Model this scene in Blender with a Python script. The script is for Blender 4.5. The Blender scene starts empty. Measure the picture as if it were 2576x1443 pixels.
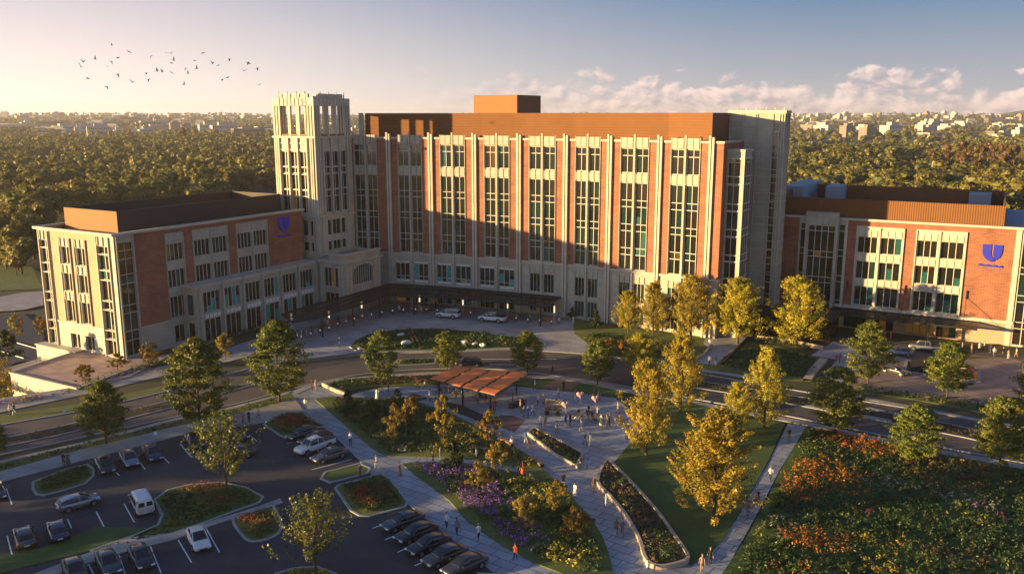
import bpy, bmesh, math, random
import numpy as np
from mathutils import Vector, Matrix
R = math.radians
scene = bpy.context.scene
col = scene.collection
random.seed(7)
# ------------------------------------------------------------------ camera
CH = 42.0
PITCH = math.atan((721.5-290.)/2150.)
cam = bpy.data.cameras.new("camera"); camo = bpy.data.objects.new("camera", cam); col.objects.link(camo)
cam.sensor_width = 36.0; cam.lens = 2150./2576.*36.; cam.clip_end = 30000; cam.clip_start = .5
camo.location = (0, 0, CH); camo.rotation_euler = (math.pi/2-PITCH, 0, 0)
scene.camera = camo
# ------------------------------------------------------------------ light
SUN_EL = 6.4; SUN_DIR = Vector((-.966, -.259, 0)).normalized()      # towards the sun
world = bpy.data.worlds.new("World"); scene.world = world; world.use_nodes = True
wn = world.node_tree.nodes; wl = world.node_tree.links; wn.clear()
def W(t, **k):
    n = wn.new(t)
    for a, b in k.items(): setattr(n, a, b)
    return n
sky = W('ShaderNodeTexSky'); sky.sky_type = 'NISHITA'; sky.sun_disc = False
sky.sun_elevation = R(SUN_EL); sky.sun_rotation = math.atan2(SUN_DIR.x, SUN_DIR.y)
sky.altitude = 50; sky.air_density = 1.0; sky.dust_density = 2.2; sky.ozone_density = 1.5
tc = W('ShaderNodeTexCoord'); sep = W('ShaderNodeSeparateXYZ'); wl.new(tc.outputs['Generated'], sep.inputs[0])
def math_(op, a, b=None, c=None, clamp=False):
    n = W('ShaderNodeMath', operation=op, use_clamp=clamp)
    for i, v in enumerate((a, b, c)):
        if v is None: continue
        if isinstance(v, (int, float)): n.inputs[i].default_value = v
        else: wl.new(v, n.inputs[i])
    return n.outputs[0]
# clouds: a low bank of cumulus above the horizon, in directions, and thin high streaks
az = math_('ARCTAN2', sep.outputs[0], sep.outputs[1]); el = math_('ARCSINE', sep.outputs[2])
cmb = W('ShaderNodeCombineXYZ'); wl.new(math_('MULTIPLY', az, 15.0), cmb.inputs[0]); wl.new(math_('MULTIPLY', el, 22.0), cmb.inputs[1])
nz = W('ShaderNodeTexNoise'); nz.inputs['Scale'].default_value = 1.5; nz.inputs['Detail'].default_value = 8; nz.inputs['Roughness'].default_value = .58; nz.inputs['Distortion'].default_value = .25
wl.new(cmb.outputs[0], nz.inputs['Vector'])
cmb2 = W('ShaderNodeCombineXYZ'); wl.new(math_('MULTIPLY', az, 3.4), cmb2.inputs[0]); cmb2.inputs[1].default_value = 5.1
nz2 = W('ShaderNodeTexNoise'); nz2.inputs['Scale'].default_value = 1.9; nz2.inputs['Detail'].default_value = 2; wl.new(cmb2.outputs[0], nz2.inputs['Vector'])
# cloud top height varies with azimuth
right = math_('MULTIPLY', math_('ADD', az, .16), 3.2, clamp=True)
toph = math_('ADD', math_('MULTIPLY', nz2.outputs[0], .088), math_('MULTIPLY', right, .002))
toph = math_('SUBTRACT', toph, .006)
edge = math_('SUBTRACT', toph, el)
m1 = math_('ADD', math_('MULTIPLY', edge, 48.0), math_('MULTIPLY', math_('SUBTRACT', nz.outputs[0], .5), 6.5))
m1 = math_('MULTIPLY', m1, 2.0, clamp=True)
mask = math_('MULTIPLY', math_('MULTIPLY', m1, right), .85)
# bright lit sides: derivative of noise toward the sun (left)
cmb3 = W('ShaderNodeCombineXYZ'); wl.new(math_('MULTIPLY', math_('SUBTRACT', az, .006), 15.0), cmb3.inputs[0]); wl.new(math_('MULTIPLY', math_('ADD', el, .005), 22.0), cmb3.inputs[1])
nz3 = W('ShaderNodeTexNoise')
for k in ('Scale', 'Detail', 'Roughness', 'Distortion'): nz3.inputs[k].default_value = nz.inputs[k].default_value
wl.new(cmb3.outputs[0], nz3.inputs['Vector'])
litf = math_('ADD', math_('MULTIPLY', math_('SUBTRACT', nz.outputs[0], nz3.outputs[0]), 5.0), .5, clamp=True)
def rgbmix(f, a, b, mode='MIX'):
    n = W('ShaderNodeMix', data_type='RGBA', blend_type=mode)
    for s, v in ((0, f), (6, a), (7, b)):
        if isinstance(v, (int, float)): n.inputs[s].default_value = v
        elif isinstance(v, tuple): n.inputs[s].default_value = v
        else: wl.new(v, n.inputs[s])
    return n.outputs[2]
cloudcol = rgbmix(litf, (2.2, 1.95, 2.1, 1), (4.9, 3.8, 3.4, 1))
tint = rgbmix(1.0, sky.outputs[0], (.62, .84, 1.32, 1), 'MULTIPLY')
# low band of evening air: cream towards the sun, blue grey away from it, joining the sky model above
dx = math_('MULTIPLY', sep.outputs[0], SUN_DIR.x); dy = math_('MULTIPLY', sep.outputs[1], SUN_DIR.y)
dot = math_('ADD', dx, dy)
g_ = W('ShaderNodeMapRange', interpolation_type='SMOOTHSTEP'); g_.inputs[1].default_value = -.62; g_.inputs[2].default_value = .5; wl.new(dot, g_.inputs[0]); g_ = g_.outputs[0]
t_ = math_('POWER', math_('DIVIDE', math_('MAXIMUM', el, 0.0), .135, clamp=True), .95)
hor = rgbmix(g_, (2.5, 2.4, 2.4, 1), (6.2, 5.2, 4.4, 1)); top = rgbmix(g_, (.58, 1.14, 1.9, 1), (3.3, 2.9, 3.15, 1))
low = rgbmix(t_, hor, top)
up = W('ShaderNodeMapRange', interpolation_type='SMOOTHSTEP'); up.inputs[1].default_value = .135; up.inputs[2].default_value = .27; wl.new(el, up.inputs[0])
base = rgbmix(up.outputs[0], low, tint)
fin = rgbmix(mask, base, cloudcol)
bg = W('ShaderNodeBackground'); bg.inputs[1].default_value = .073
wl.new(fin, bg.inputs[0]); wo = W('ShaderNodeOutputWorld'); wl.new(bg.outputs[0], wo.inputs[0])
sun = bpy.data.lights.new("sun", 'SUN'); sun.energy = 5.0; sun.angle = R(.6); sun.color = (1.0, .69, .30)
suno = bpy.data.objects.new("sun", sun); col.objects.link(suno)
sd = Vector((SUN_DIR.x*math.cos(R(SUN_EL)), SUN_DIR.y*math.cos(R(SUN_EL)), math.sin(R(SUN_EL))))
suno.rotation_euler = sd.to_track_quat('Z', 'Y').to_euler(); suno.location = sd*300
scene.view_settings.view_transform = 'Standard'; scene.view_settings.look = 'None'
scene.view_settings.exposure = 1.65; scene.view_settings.gamma = 1
scene.render.engine = 'CYCLES'
scene.cycles.max_bounces = 5; scene.cycles.transparent_max_bounces = 8; scene.cycles.volume_bounces = 0
# ------------------------------------------------------------------ helpers
sp_, cp_ = math.sin(PITCH), math.cos(PITCH)
def at(x, y, z=0.0):
    """point of the horizontal plane z that the photograph (2576 x 1443 frame) shows at x, y"""
    u = (x-1288.)/2150.; v = (y-721.5)/2150.
    d = (u, cp_-v*sp_, -sp_-v*cp_); t = (z-CH)/d[2]
    return Vector((d[0]*t, d[1]*t, z))
def height(x, ytop, g):
    v = (ytop-721.5)/2150.
    d = (cp_-v*sp_, -sp_-v*cp_); return CH+g.y/d[0]*d[1]-g.z
OFF = {}
def tag(o, label=None, cat=None, group=None, kind=None):
    if label: o['label'] = label
    if cat: o['category'] = cat
    if group: o['group'] = group
    if kind: o['kind'] = kind
    return o
def empty(name, loc=(0, 0, 0), label=None, cat=None, group=None, rz=0):
    o = bpy.data.objects.new(name, None); col.objects.link(o); o.empty_display_size = .5
    o.location = loc; o.rotation_euler = (0, 0, rz); OFF[o.name] = Vector(loc)
    return tag(o, label, cat, group)
def copy_tree(o, parent=None):
    c = o.copy(); col.objects.link(c); c.parent = parent
    if parent is not None and 'label' in c and 'category' in c: pass
    for ch in list(o.children): copy_tree(ch, c)
    return c
def lift(p, z): return [Vector((a[0], a[1], z)) for a in p]
class Fr:
    def __init__(s, O, U, N): s.O = Vector((O[0], O[1], O[2] if len(O) > 2 else 0)); s.U = Vector((U[0], U[1], 0)).normalized(); s.N = Vector((N[0], N[1], 0)).normalized()
    def P(s, u, n, z): return s.O+s.U*u+s.N*n+Vector((0, 0, z))
    def sh(s, u, n=0): return Fr(s.P(u, n, 0), s.U, s.N)
class MB:
    def __init__(s): s.v = []; s.f = []; s.uv = []; s.m = []
    def face(s, pts, uvs=None, m=0):
        b = len(s.v); s.v += [tuple(p) for p in pts]; s.f.append(tuple(range(b, b+len(pts)))); s.m.append(m)
        s.uv += (uvs if uvs else [(p[0], p[1]) for p in pts])
    def box(s, fr, u0, u1, n0, n1, z0, z1, m=0):
        P = fr.P
        for q, ax in ((((u0,n1,z0),(u1,n1,z0),(u1,n1,z1),(u0,n1,z1)), 'uz'), (((u0,n0,z0),(u0,n0,z1),(u1,n0,z1),(u1,n0,z0)), 'uz'),
                      (((u0,n0,z0),(u0,n1,z0),(u0,n1,z1),(u0,n0,z1)), 'nz'), (((u1,n0,z0),(u1,n0,z1),(u1,n1,z1),(u1,n1,z0)), 'nz'),
                      (((u0,n0,z1),(u0,n1,z1),(u1,n1,z1),(u1,n0,z1)), 'un'), (((u0,n0,z0),(u1,n0,z0),(u1,n1,z0),(u0,n1,z0)), 'un')):
            uv = [(c[0], c[2]) if ax == 'uz' else (c[1], c[2]) if ax == 'nz' else (c[0], c[1]) for c in q]
            s.face([P(*c) for c in q], uv, m)
    def quad(s, fr, u0, u1, n, z0, z1, m=0):
        s.face([fr.P(u0,n,z0), fr.P(u1,n,z0), fr.P(u1,n,z1), fr.P(u0,n,z1)], [(u0,z0),(u1,z0),(u1,z1),(u0,z1)], m)
    def holes(s, fr, u0, u1, z0, z1, hs, n=0.0, depth=.4, m=0):
        hs = [(max(a, u0), min(b, u1), max(c, z0), min(d, z1)) for a, b, c, d in hs]
        us = sorted({u0, u1} | {h[0] for h in hs} | {h[1] for h in hs}); zs = sorted({z0, z1} | {h[2] for h in hs} | {h[3] for h in hs})
        for a, b in zip(us, us[1:]):
            for c, d in zip(zs, zs[1:]):
                mu, mz = (a+b)/2, (c+d)/2
                if any(h[0] < mu < h[1] and h[2] < mz < h[3] for h in hs): continue
                s.quad(fr, a, b, n, c, d, m)
        P = fr.P
        for a, b, c, d in hs:
            for q in (((a,n,c),(a,n,d),(a,n-depth,d),(a,n-depth,c)), ((b,n,c),(b,n-depth,c),(b,n-depth,d),(b,n,d))):
                s.face([P(*k) for k in q], [(k[1], k[2]) for k in q], m)
            for q in (((a,n,c),(a,n-depth,c),(b,n-depth,c),(b,n,c)), ((a,n,d),(b,n,d),(b,n-depth,d),(a,n-depth,d))):
                s.face([P(*k) for k in q], [(k[0], k[1]) for k in q], m)
    def tube(s, p0, p1, r0, r1=None, seg=8, m=0, cap=True):
        r1 = r0 if r1 is None else r1
        p0 = Vector(p0); p1 = Vector(p1); d = (p1-p0).normalized(); a = d.orthogonal().normalized(); b = d.cross(a)
        k = [(math.cos(2*math.pi*i/seg), math.sin(2*math.pi*i/seg)) for i in range(seg)]
        A = [p0+(a*c+b*q)*r0 for c, q in k]; B = [p1+(a*c+b*q)*r1 for c, q in k]
        for i in range(seg):
            j = (i+1) % seg; s.face([A[i], A[j], B[j], B[i]], None, m)
        if cap: s.face(A[::-1], None, m); s.face(B, None, m)
    def prism(s, poly, z0, z1, m=0, mtop=None, bottom=True):
        n = len(poly)
        top = [Vector((p[0], p[1], z1)) for p in poly]; bot = [Vector((p[0], p[1], z0)) for p in poly]
        s.face(top, None, m if mtop is None else mtop)
        if bottom: s.face(bot[::-1], None, m)
        for i in range(n):
            j = (i+1) % n; L = (bot[j]-bot[i]).length
            s.face([bot[i], bot[j], top[j], top[i]], [(0, z0), (L, z0), (L, z1), (0, z1)], m)
    def build(s, name, mats, parent=None, weld=False, smooth=False, off=None):
        me = bpy.data.meshes.new(name)
        o3 = off if off is not None else (OFF.get(parent.name, Vector((0, 0, 0))) if parent is not None else Vector((0, 0, 0)))
        me.from_pydata([(x-o3[0], y-o3[1], z-o3[2]) for x, y, z in s.v], [], s.f)
        ul = me.uv_layers.new(name='UVMap')
        ul.data.foreach_set('uv', np.array(s.uv, dtype=np.float32).ravel())
        me.polygons.foreach_set('material_index', np.array(s.m, dtype=np.int32))
        for mt in (mats if isinstance(mats, (list, tuple)) else [mats]): me.materials.append(mt)
        if weld or smooth:
            bm = bmesh.new(); bm.from_mesh(me); bmesh.ops.remove_doubles(bm, verts=bm.verts, dist=.0005); bmesh.ops.recalc_face_normals(bm, faces=bm.faces); bm.to_mesh(me); bm.free()
        if smooth: me.polygons.foreach_set('use_smooth', np.ones(len(me.polygons), dtype=bool))
        o = bpy.data.objects.new(name, me); col.objects.link(o)
        if parent is not None: o.parent = parent; OFF[o.name] = o3
        return o
def npmesh(name, V, F, mats, colr=None, midx=None, parent=None, smooth=False):
    """V (n,3); F (m,k) faces; colr (n,3) vertex colours as a plain material attribute"""
    me = bpy.data.meshes.new(name); V = np.asarray(V, np.float32); F = np.asarray(F, np.int32); k = F.shape[1]
    me.vertices.add(len(V)); me.vertices.foreach_set('co', V.ravel())
    me.loops.add(F.size); me.loops.foreach_set('vertex_index', F.ravel())
    me.polygons.add(len(F)); me.polygons.foreach_set('loop_start', np.arange(0, F.size, k, dtype=np.int32))
    try: me.polygons.foreach_set('loop_total', np.full(len(F), k, dtype=np.int32))
    except Exception: pass
    if smooth: me.polygons.foreach_set('use_smooth', np.ones(len(F), dtype=bool))
    if colr is not None:
        a = me.color_attributes.new(name='tone', type='FLOAT_COLOR', domain='POINT')
        a.data.foreach_set('color', np.concatenate([colr, np.ones((len(V), 1))], 1).astype(np.float32).ravel())
    for mt in (mats if isinstance(mats, (list, tuple)) else [mats]): me.materials.append(mt)
    if midx is not None: me.polygons.foreach_set('material_index', np.asarray(midx, np.int32))
    me.update(calc_edges=True); me.validate()
    if parent is False: return me
    o = bpy.data.objects.new(name, me); col.objects.link(o)
    if parent is not None: o.parent = parent
    return o
# ------------------------------------------------------------------ materials
def mat(name, c, rough=.7, var=.12, scale=1.0, bump=0.0, metal=0.0, detail=4, coords='Object', bscale=None, c2=None, sx=(1,1,1), emit=None, spec=None, coat=0):
    m = bpy.data.materials.new(name); m.use_nodes = True; nt = m.node_tree; b = nt.nodes['Principled BSDF']
    b.inputs['Roughness'].default_value = rough; b.inputs['Metallic'].default_value = metal
    if coat: b.inputs['Coat Weight'].default_value = coat; b.inputs['Coat Roughness'].default_value = .06
    if spec is not None: b.inputs['Specular IOR Level'].default_value = spec
    if emit: b.inputs['Emission Color'].default_value = (*emit[0], 1); b.inputs['Emission Strength'].default_value = emit[1]
    c = tuple(c)
    if var or c2:
        t = nt.nodes.new('ShaderNodeTexCoord'); mp = nt.nodes.new('ShaderNodeMapping'); mp.inputs['Scale'].default_value = sx
        nt.links.new(t.outputs[coords], mp.inputs[0])
        n = nt.nodes.new('ShaderNodeTexNoise'); n.inputs['Scale'].default_value = scale; n.inputs['Detail'].default_value = detail; n.inputs['Roughness'].default_value = .65
        nt.links.new(mp.outputs[0], n.inputs['Vector'])
        r = nt.nodes.new('ShaderNodeValToRGB'); r.color_ramp.elements[0].position = .3; r.color_ramp.elements[1].position = .7
        hi = c2 if c2 else tuple(x*(1+var) for x in c); lo = c if c2 else tuple(x*(1-var) for x in c)
        r.color_ramp.elements[0].color = (*lo, 1); r.color_ramp.elements[1].color = (*hi, 1)
        nt.links.new(n.outputs[0], r.inputs[0]); nt.links.new(r.outputs[0], b.inputs['Base Color'])
        if bump:
            bp = nt.nodes.new('ShaderNodeBump'); bp.inputs['Strength'].default_value = bump; bp.inputs['Distance'].default_value = .05
            n2 = nt.nodes.new('ShaderNodeTexNoise'); n2.inputs['Scale'].default_value = bscale or scale*6; n2.inputs['Detail'].default_value = 3
            nt.links.new(mp.outputs[0], n2.inputs['Vector']); nt.links.new(n2.outputs[0], bp.inputs['Height']); nt.links.new(bp.outputs[0], b.inputs['Normal'])
    else: b.inputs['Base Color'].default_value = (*c, 1)
    return m
def brickmat(name, c1, c2, mortar, bw, bh, ms, rot=0, coords='UV', var=.25, rough=.85, bump=.3, offset=.5, nscale=.6, patch=None):
    m = bpy.data.materials.new(name); m.use_nodes = True; nt = m.node_tree; b = nt.nodes['Principled BSDF']; b.inputs['Roughness'].default_value = rough
    t = nt.nodes.new('ShaderNodeTexCoord'); mp = nt.nodes.new('ShaderNodeMapping'); mp.inputs['Rotation'].default_value = (0, 0, rot)
    nt.links.new(t.outputs[coords], mp.inputs[0])
    k = nt.nodes.new('ShaderNodeTexBrick'); k.offset = offset
    for a, v in (('Color1', (*c1, 1)), ('Color2', (*c2, 1)), ('Mortar', (*mortar, 1)), ('Scale', 1.0), ('Mortar Size', ms), ('Brick Width', bw), ('Row Height', bh), ('Bias', 0.0)): k.inputs[a].default_value = v
    nt.links.new(mp.outputs[0], k.inputs['Vector'])
    n = nt.nodes.new('ShaderNodeTexNoise'); n.inputs['Scale'].default_value = nscale; n.inputs['Detail'].default_value = 6; nt.links.new(mp.outputs[0], n.inputs['Vector'])
    r = nt.nodes.new('ShaderNodeMapRange'); r.inputs[1].default_value = .3; r.inputs[2].default_value = .7; r.inputs[3].default_value = 1-var; r.inputs[4].default_value = 1+var
    nt.links.new(n.outputs[0], r.inputs[0])
    mx = nt.nodes.new('ShaderNodeMix'); mx.data_type = 'RGBA'; mx.blend_type = 'MULTIPLY'; mx.inputs[0].default_value = 1
    nt.links.new(k.outputs[0], mx.inputs[6]); nt.links.new(r.outputs[0], mx.inputs[7]); nt.links.new(mx.outputs[2], b.inputs['Base Color'])
    bp = nt.nodes.new('ShaderNodeBump'); bp.inputs['Strength'].default_value = bump; bp.inputs['Distance'].default_value = .02; bp.invert = True
    nt.links.new(k.outputs[1], bp.inputs['Height']); nt.links.new(bp.outputs[0], b.inputs['Normal'])
    return m
def leafmat(name, tr=.35):
    """foliage: leaf colour from the mesh attribute, each plant a little different"""
    m = bpy.data.materials.new(name); m.use_nodes = True; nt = m.node_tree; nt.nodes.clear()
    a = nt.nodes.new('ShaderNodeAttribute'); a.attribute_name = 'tone'
    oi = nt.nodes.new('ShaderNodeObjectInfo'); hs = nt.nodes.new('ShaderNodeHueSaturation')
    r1 = nt.nodes.new('ShaderNodeMapRange'); r1.inputs[3].default_value = .488; r1.inputs[4].default_value = .512; nt.links.new(oi.outputs['Random'], r1.inputs[0]); nt.links.new(r1.outputs[0], hs.inputs['Hue'])
    r2 = nt.nodes.new('ShaderNodeMapRange'); r2.inputs[3].default_value = .85; r2.inputs[4].default_value = 1.15; nt.links.new(oi.outputs['Random'], r2.inputs[0]); nt.links.new(r2.outputs[0], hs.inputs['Value'])
    nt.links.new(a.outputs['Color'], hs.inputs['Color'])
    d = nt.nodes.new('ShaderNodeBsdfDiffuse'); t = nt.nodes.new('ShaderNodeBsdfTranslucent'); g = nt.nodes.new('ShaderNodeBsdfGlossy'); g.inputs['Roughness'].default_value = .45
    nt.links.new(hs.outputs[0], d.inputs[0]); nt.links.new(hs.outputs[0], t.inputs[0]); g.inputs[0].default_value = (.6, .6, .5, 1)
    mx = nt.nodes.new('ShaderNodeMixShader'); mx.inputs[0].default_value = tr; nt.links.new(d.outputs[0], mx.inputs[1]); nt.links.new(t.outputs[0], mx.inputs[2])
    mx2 = nt.nodes.new('ShaderNodeMixShader'); mx2.inputs[0].default_value = .04; nt.links.new(mx.outputs[0], mx2.inputs[1]); nt.links.new(g.outputs[0], mx2.inputs[2])
    o = nt.nodes.new('ShaderNodeOutputMaterial'); nt.links.new(mx2.outputs[0], o.inputs[0])
    return m
M = {}
M['brick'] = brickmat('red_brick', (.29, .095, .045), (.21, .068, .034), (.30, .19, .13), .9, .3, .02, var=.22, nscale=.35)
M['stone'] = brickmat('limestone', (.40, .37, .285), (.37, .335, .26), (.27, .245, .19), 1.7, .85, .022, var=.13, nscale=.3, rough=.8, bump=.25)
M['stone2'] = brickmat('cast_stone_trim', (.47, .43, .335), (.44, .40, .31), (.33, .30, .235), 1.5, 1.9, .02, var=.12, nscale=.35, rough=.75, bump=.2)
M['wallcream'] = mat('cream_render', (.56, .47, .36), .85, .05, .4)
M['tanpanel'] = mat('tan_panel', (.42, .275, .175), .8, .05, .4)
M['screen'] = mat('bronze_metal_screen', (.26, .10, .026), .75, .07, .3)
M['screenshaded'] = mat('shaded_bronze_screen', (.042, .027, .022), .7, .08, .3)  # shaded copy of the screen bronze: shade put into the colour
M['roof'] = mat('roof_membrane', (.16, .155, .15), .9, .15, .15)
M['whiteroof'] = mat('grey_roof_membrane', (.27, .28, .29), .8, .1, .2)
M['body'] = mat('shaft_interior', (.06, .055, .05), .9, 0)
M['metal'] = mat('painted_mullion', (.50, .46, .37), .5, 0)
M['dkmetal'] = mat('black_metal', (.022, .021, .021), .42, 0, metal=.3)
M['greymetal'] = mat('grey_metal', (.25, .26, .28), .4, 0, metal=.6)
M['glass'] = mat('dark_glass', (.012, .014, .013), .06, 0, spec=.85)
M['glassbrown'] = mat('bronze_glass', (.022, .016, .012), .08, 0, spec=.8)
M['glassgreen'] = mat('green_tinted_glass', (.010, .030, .026), .07, 0, spec=.7)
M['blind'] = mat('teal_blind_glass', (.016, .085, .075), .2, .3, 2.0, spec=.6, coords='UV')
M['warmglass'] = mat('lamp_lit_glass', (.06, .032, .012), .1, 0, emit=((1, .5, .10), .02))
M['whiteglass'] = mat('white_glazing_band', (.7, .7, .66), .3, 0)
M['greenlit'] = mat('lit_lobby_glass', (.12, .14, .05), .1, .4, 1.2, emit=((.75, .8, .22), .16), coords='UV')
M['canopy'] = mat('black_canopy_glass', (.012, .013, .015), .38, 0, spec=.3)
_b = M['canopy'].node_tree.nodes['Principled BSDF']; _b.inputs['Alpha'].default_value = .62
M['leaf'] = leafmat('foliage')
M['leafflat'] = leafmat('flower_foliage', .2)
M['bark'] = mat('bark', (.075, .045, .028), .9, .3, 3.0, .4)
M['barkred'] = mat('pine_bark', (.22, .095, .05), .9, .3, 1.0, .2)
M['tealbright'] = mat('teal_lit_glass', (.035, .26, .23), .25, .35, 1.6, spec=.5, coords='UV')
GLASSES = [M['glass'], M['glassbrown'], M['glassgreen'], M['blind'], M['warmglass']]
# ------------------------------------------------------------------ terrain
def smooth(a, b, x):
    t = min(1.0, max(0.0, (x-a)/(b-a))); return t*t*(3-2*t)
def gz(x, y):
    n = -.36*(x+77)+.93*(y-124.0)
    d = -4.0*smooth(0, 7, n)*smooth(66, 80, -x)*(1-smooth(260, 420, math.hypot(x, y)))
    r = math.hypot(x, y)
    far = 40*smooth(1100, 5200, r)+(3.0*math.sin(x*.0031+1.1)+2.0*math.sin(x*.009+y*.002))*smooth(1500, 4200, r)
    return d+far
def atg(x, y):
    p = at(x, y, 0)
    for _ in range(6): p = at(x, y, gz(p.x, p.y))
    return p
def axis(lo, hi, dense0, dense1, step, growth):
    a = list(np.arange(dense0, dense1+step, step)); s = step
    while a[-1] < hi: s *= growth; a.append(a[-1]+s)
    s = step
    while a[0] > lo: s *= growth; a.insert(0, a[0]-s)
    return np.array(a)
xs = axis(-9000, 9000, -130, 130, 4, 1.13); ys = axis(-400, 9000, 20, 230, 4, 1.13)
V = np.array([(x, y, gz(x, y)) for y in ys for x in xs]); nx_ = len(xs)
F = [(j*nx_+i, j*nx_+i+1, (j+1)*nx_+i+1, (j+1)*nx_+i) for j in range(len(ys)-1) for i in range(nx_-1)]
M['ground'] = mat('meadow_ground', (.028, .036, .012), .95, .3, .02, c2=(.07, .062, .026), bump=.6, bscale=1.5, detail=9)
M['lawn'] = mat('mown_lawn', (.034, .075, .010), .95, 0, .35, c2=(.07, .11, .018), bump=.8, bscale=12, detail=8)
M['verge'] = mat('rough_verge_grass', (.06, .10, .016), .95, 0, .7, c2=(.14, .14, .032), bump=1, bscale=9, detail=8)
M['soil'] = mat('bed_soil', (.030, .022, .014), .95, 0, 1.2, c2=(.06, .045, .022), bump=1, bscale=9, detail=6)
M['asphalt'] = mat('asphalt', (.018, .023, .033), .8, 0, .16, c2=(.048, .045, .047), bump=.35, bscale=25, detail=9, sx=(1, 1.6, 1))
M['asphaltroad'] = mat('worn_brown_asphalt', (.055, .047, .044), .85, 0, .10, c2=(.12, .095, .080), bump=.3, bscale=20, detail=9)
M['slate'] = brickmat('slate_pavers', (.23, .25, .275), (.31, .325, .345), (.085, .09, .10), 2.2, 1.3, .05, rot=.62, var=.22, rough=.6, bump=.5, nscale=.25)
M['slate2'] = brickmat('forecourt_pavers', (.25, .255, .265), (.34, .34, .345), (.13, .135, .14), 1.8, .7, .02, rot=.1, var=.22, rough=.65, bump=.4, nscale=.22)
M['brownpave'] = brickmat('brown_pavers', (.21, .15, .125), (.26, .19, .155), (.055, .045, .04), 6.0, 2.6, .05, rot=1.15, var=.2, rough=.75, bump=.5, offset=0, nscale=.25)
M['brickpave'] = brickmat('red_brick_paving', (.15, .075, .05), (.20, .10, .065), (.10, .07, .05), .5, .25, .02, rot=.5, var=.2)
M['concrete'] = brickmat('pale_concrete_paving', (.33, .30, .27), (.29, .265, .24), (.17, .155, .14), 1.6, 1.6, .03, rot=.4, var=.2, nscale=.35, rough=.8, bump=.3, offset=0)
M['kerb'] = mat('concrete_kerb', (.27, .27, .265), .75, .1, 1.5)
M['paint'] = mat('white_line_paint', (.72, .72, .70), .6, .08, 4)
M['terrace'] = brickmat('terrace_stone', (.34, .23, .18), (.42, .29, .23), (.26, .18, .14), 3.0, .6, .02, rot=.5, var=.25, nscale=.4, bump=.2)
npmesh('ground', V, F, M['ground'], smooth=True)['kind'] = 'structure'
def spline(P, n=6, closed=False):
    out = []; N = len(P)
    for i in range(N if closed else N-1):
        a, b, c, d = (P[(i-1) % N] if closed or i > 0 else P[0]), P[i], P[(i+1) % N], (P[(i+2) % N] if closed or i+2 < N else P[-1])
        for k in range(n):
            t = k/n; q = []
            for j in (0, 1):
                q.append(.5*(2*b[j]+(c[j]-a[j])*t+(2*a[j]-5*b[j]+4*c[j]-d[j])*t*t+(3*b[j]-3*c[j]+d[j]-a[j])*t**3))
            out.append(tuple(q))
    if not closed: out.append(tuple(P[-1][:2]))
    return out
def D(P, z=0): return [tuple(at(x, y, z)[:2]) for x, y in P]
def slab(name, P, z0, z1, m, kind='structure', sp=0, world_=False, label=None, cat=None):
    pts = P if world_ else D(P)
    if sp: pts = spline(pts, sp, True)
    mb = MB(); mb.prism(pts, z0, z1, bottom=False); o = mb.build(name, m)
    bm = bmesh.new(); bm.from_mesh(o.data); bmesh.ops.triangulate(bm, faces=[f for f in bm.faces if len(f.verts) > 4]); bm.to_mesh(o.data); bm.free()
    return tag(o, label, cat, None, kind)
def area2(p): return sum(p[i][0]*p[(i+1) % len(p)][1]-p[(i+1) % len(p)][0]*p[i][1] for i in range(len(p)))/2
def inset(pts, d):
    n = len(pts); s = 1 if area2(pts) > 0 else -1; out = []
    for i in range(n):
        a, b, c = (Vector(pts[(i-1) % n][:2]), Vector(pts[i][:2]), Vector(pts[(i+1) % n][:2]))
        u = (b-a); v = (c-b)
        if u.length < 1e-6 or v.length < 1e-6: out.append(tuple(b)); continue
        u.normalize(); v.normalize()
        nn = (Vector((-u.y, u.x))+Vector((-v.y, v.x)))*s
        if nn.length < 1e-4: nn = Vector((-u.y, u.x))*s
        nn.normalize(); k = max(.5, nn.dot(Vector((-u.y, u.x))*s)); out.append(tuple(b+nn*d/k))
    return out
def ring(name, pts, d, z0, z1, m, parent=None):
    q = inset(pts, d); mb = MB(); n = len(pts)
    V3 = lambda p, z: Vector((p[0], p[1], z))
    for i in range(n):
        j = (i+1) % n
        mb.face([V3(pts[i], z1), V3(pts[j], z1), V3(q[j], z1), V3(q[i], z1)])
        mb.face([V3(pts[i], z0), V3(pts[j], z0), V3(pts[j], z1), V3(pts[i], z1)]); mb.face([V3(q[j], z0), V3(q[i], z0), V3(q[i], z1), V3(q[j], z1)])
    return mb.build(name, m, parent), q
def island(P, sp=0, soil='verge', name='planted_island', world_=False, h=.13):
    pts = P if world_ else D(P)
    if sp: pts = spline(pts, sp, True)
    o, q = ring('kerb', pts, .28, 0, h, M['kerb']); tag(o, kind='structure')
    slab(name, q, 0, h-.03, M[soil], world_=True)
    return q
def strip(name, P, w, z0, z1, m, sp=6, world_=False, kind='structure'):
    pts = P if world_ else D(P)
    pts = spline(pts, sp) if sp else pts
    L, Rr = [], []
    for i, p in enumerate(pts):
        a = Vector(pts[max(0, i-1)]); b = Vector(pts[min(len(pts)-1, i+1)]); d = (b-a).normalized(); n = Vector((-d.y, d.x))*w/2
        L.append(tuple(Vector(p)+n)); Rr.append(tuple(Vector(p)-n))
    mb = MB()
    for i in range(len(L)-1):
        T = [Vector((*q, z1)) for q in (L[i], L[i+1], Rr[i+1], Rr[i])]; mb.face(T)
        for a, b in ((L[i], L[i+1]), (Rr[i+1], Rr[i])): mb.face([Vector((*a, z0)), Vector((*b, z0)), Vector((*b, z1)), Vector((*a, z1))])
    return tag(mb.build(name, m), kind=kind)
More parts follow.
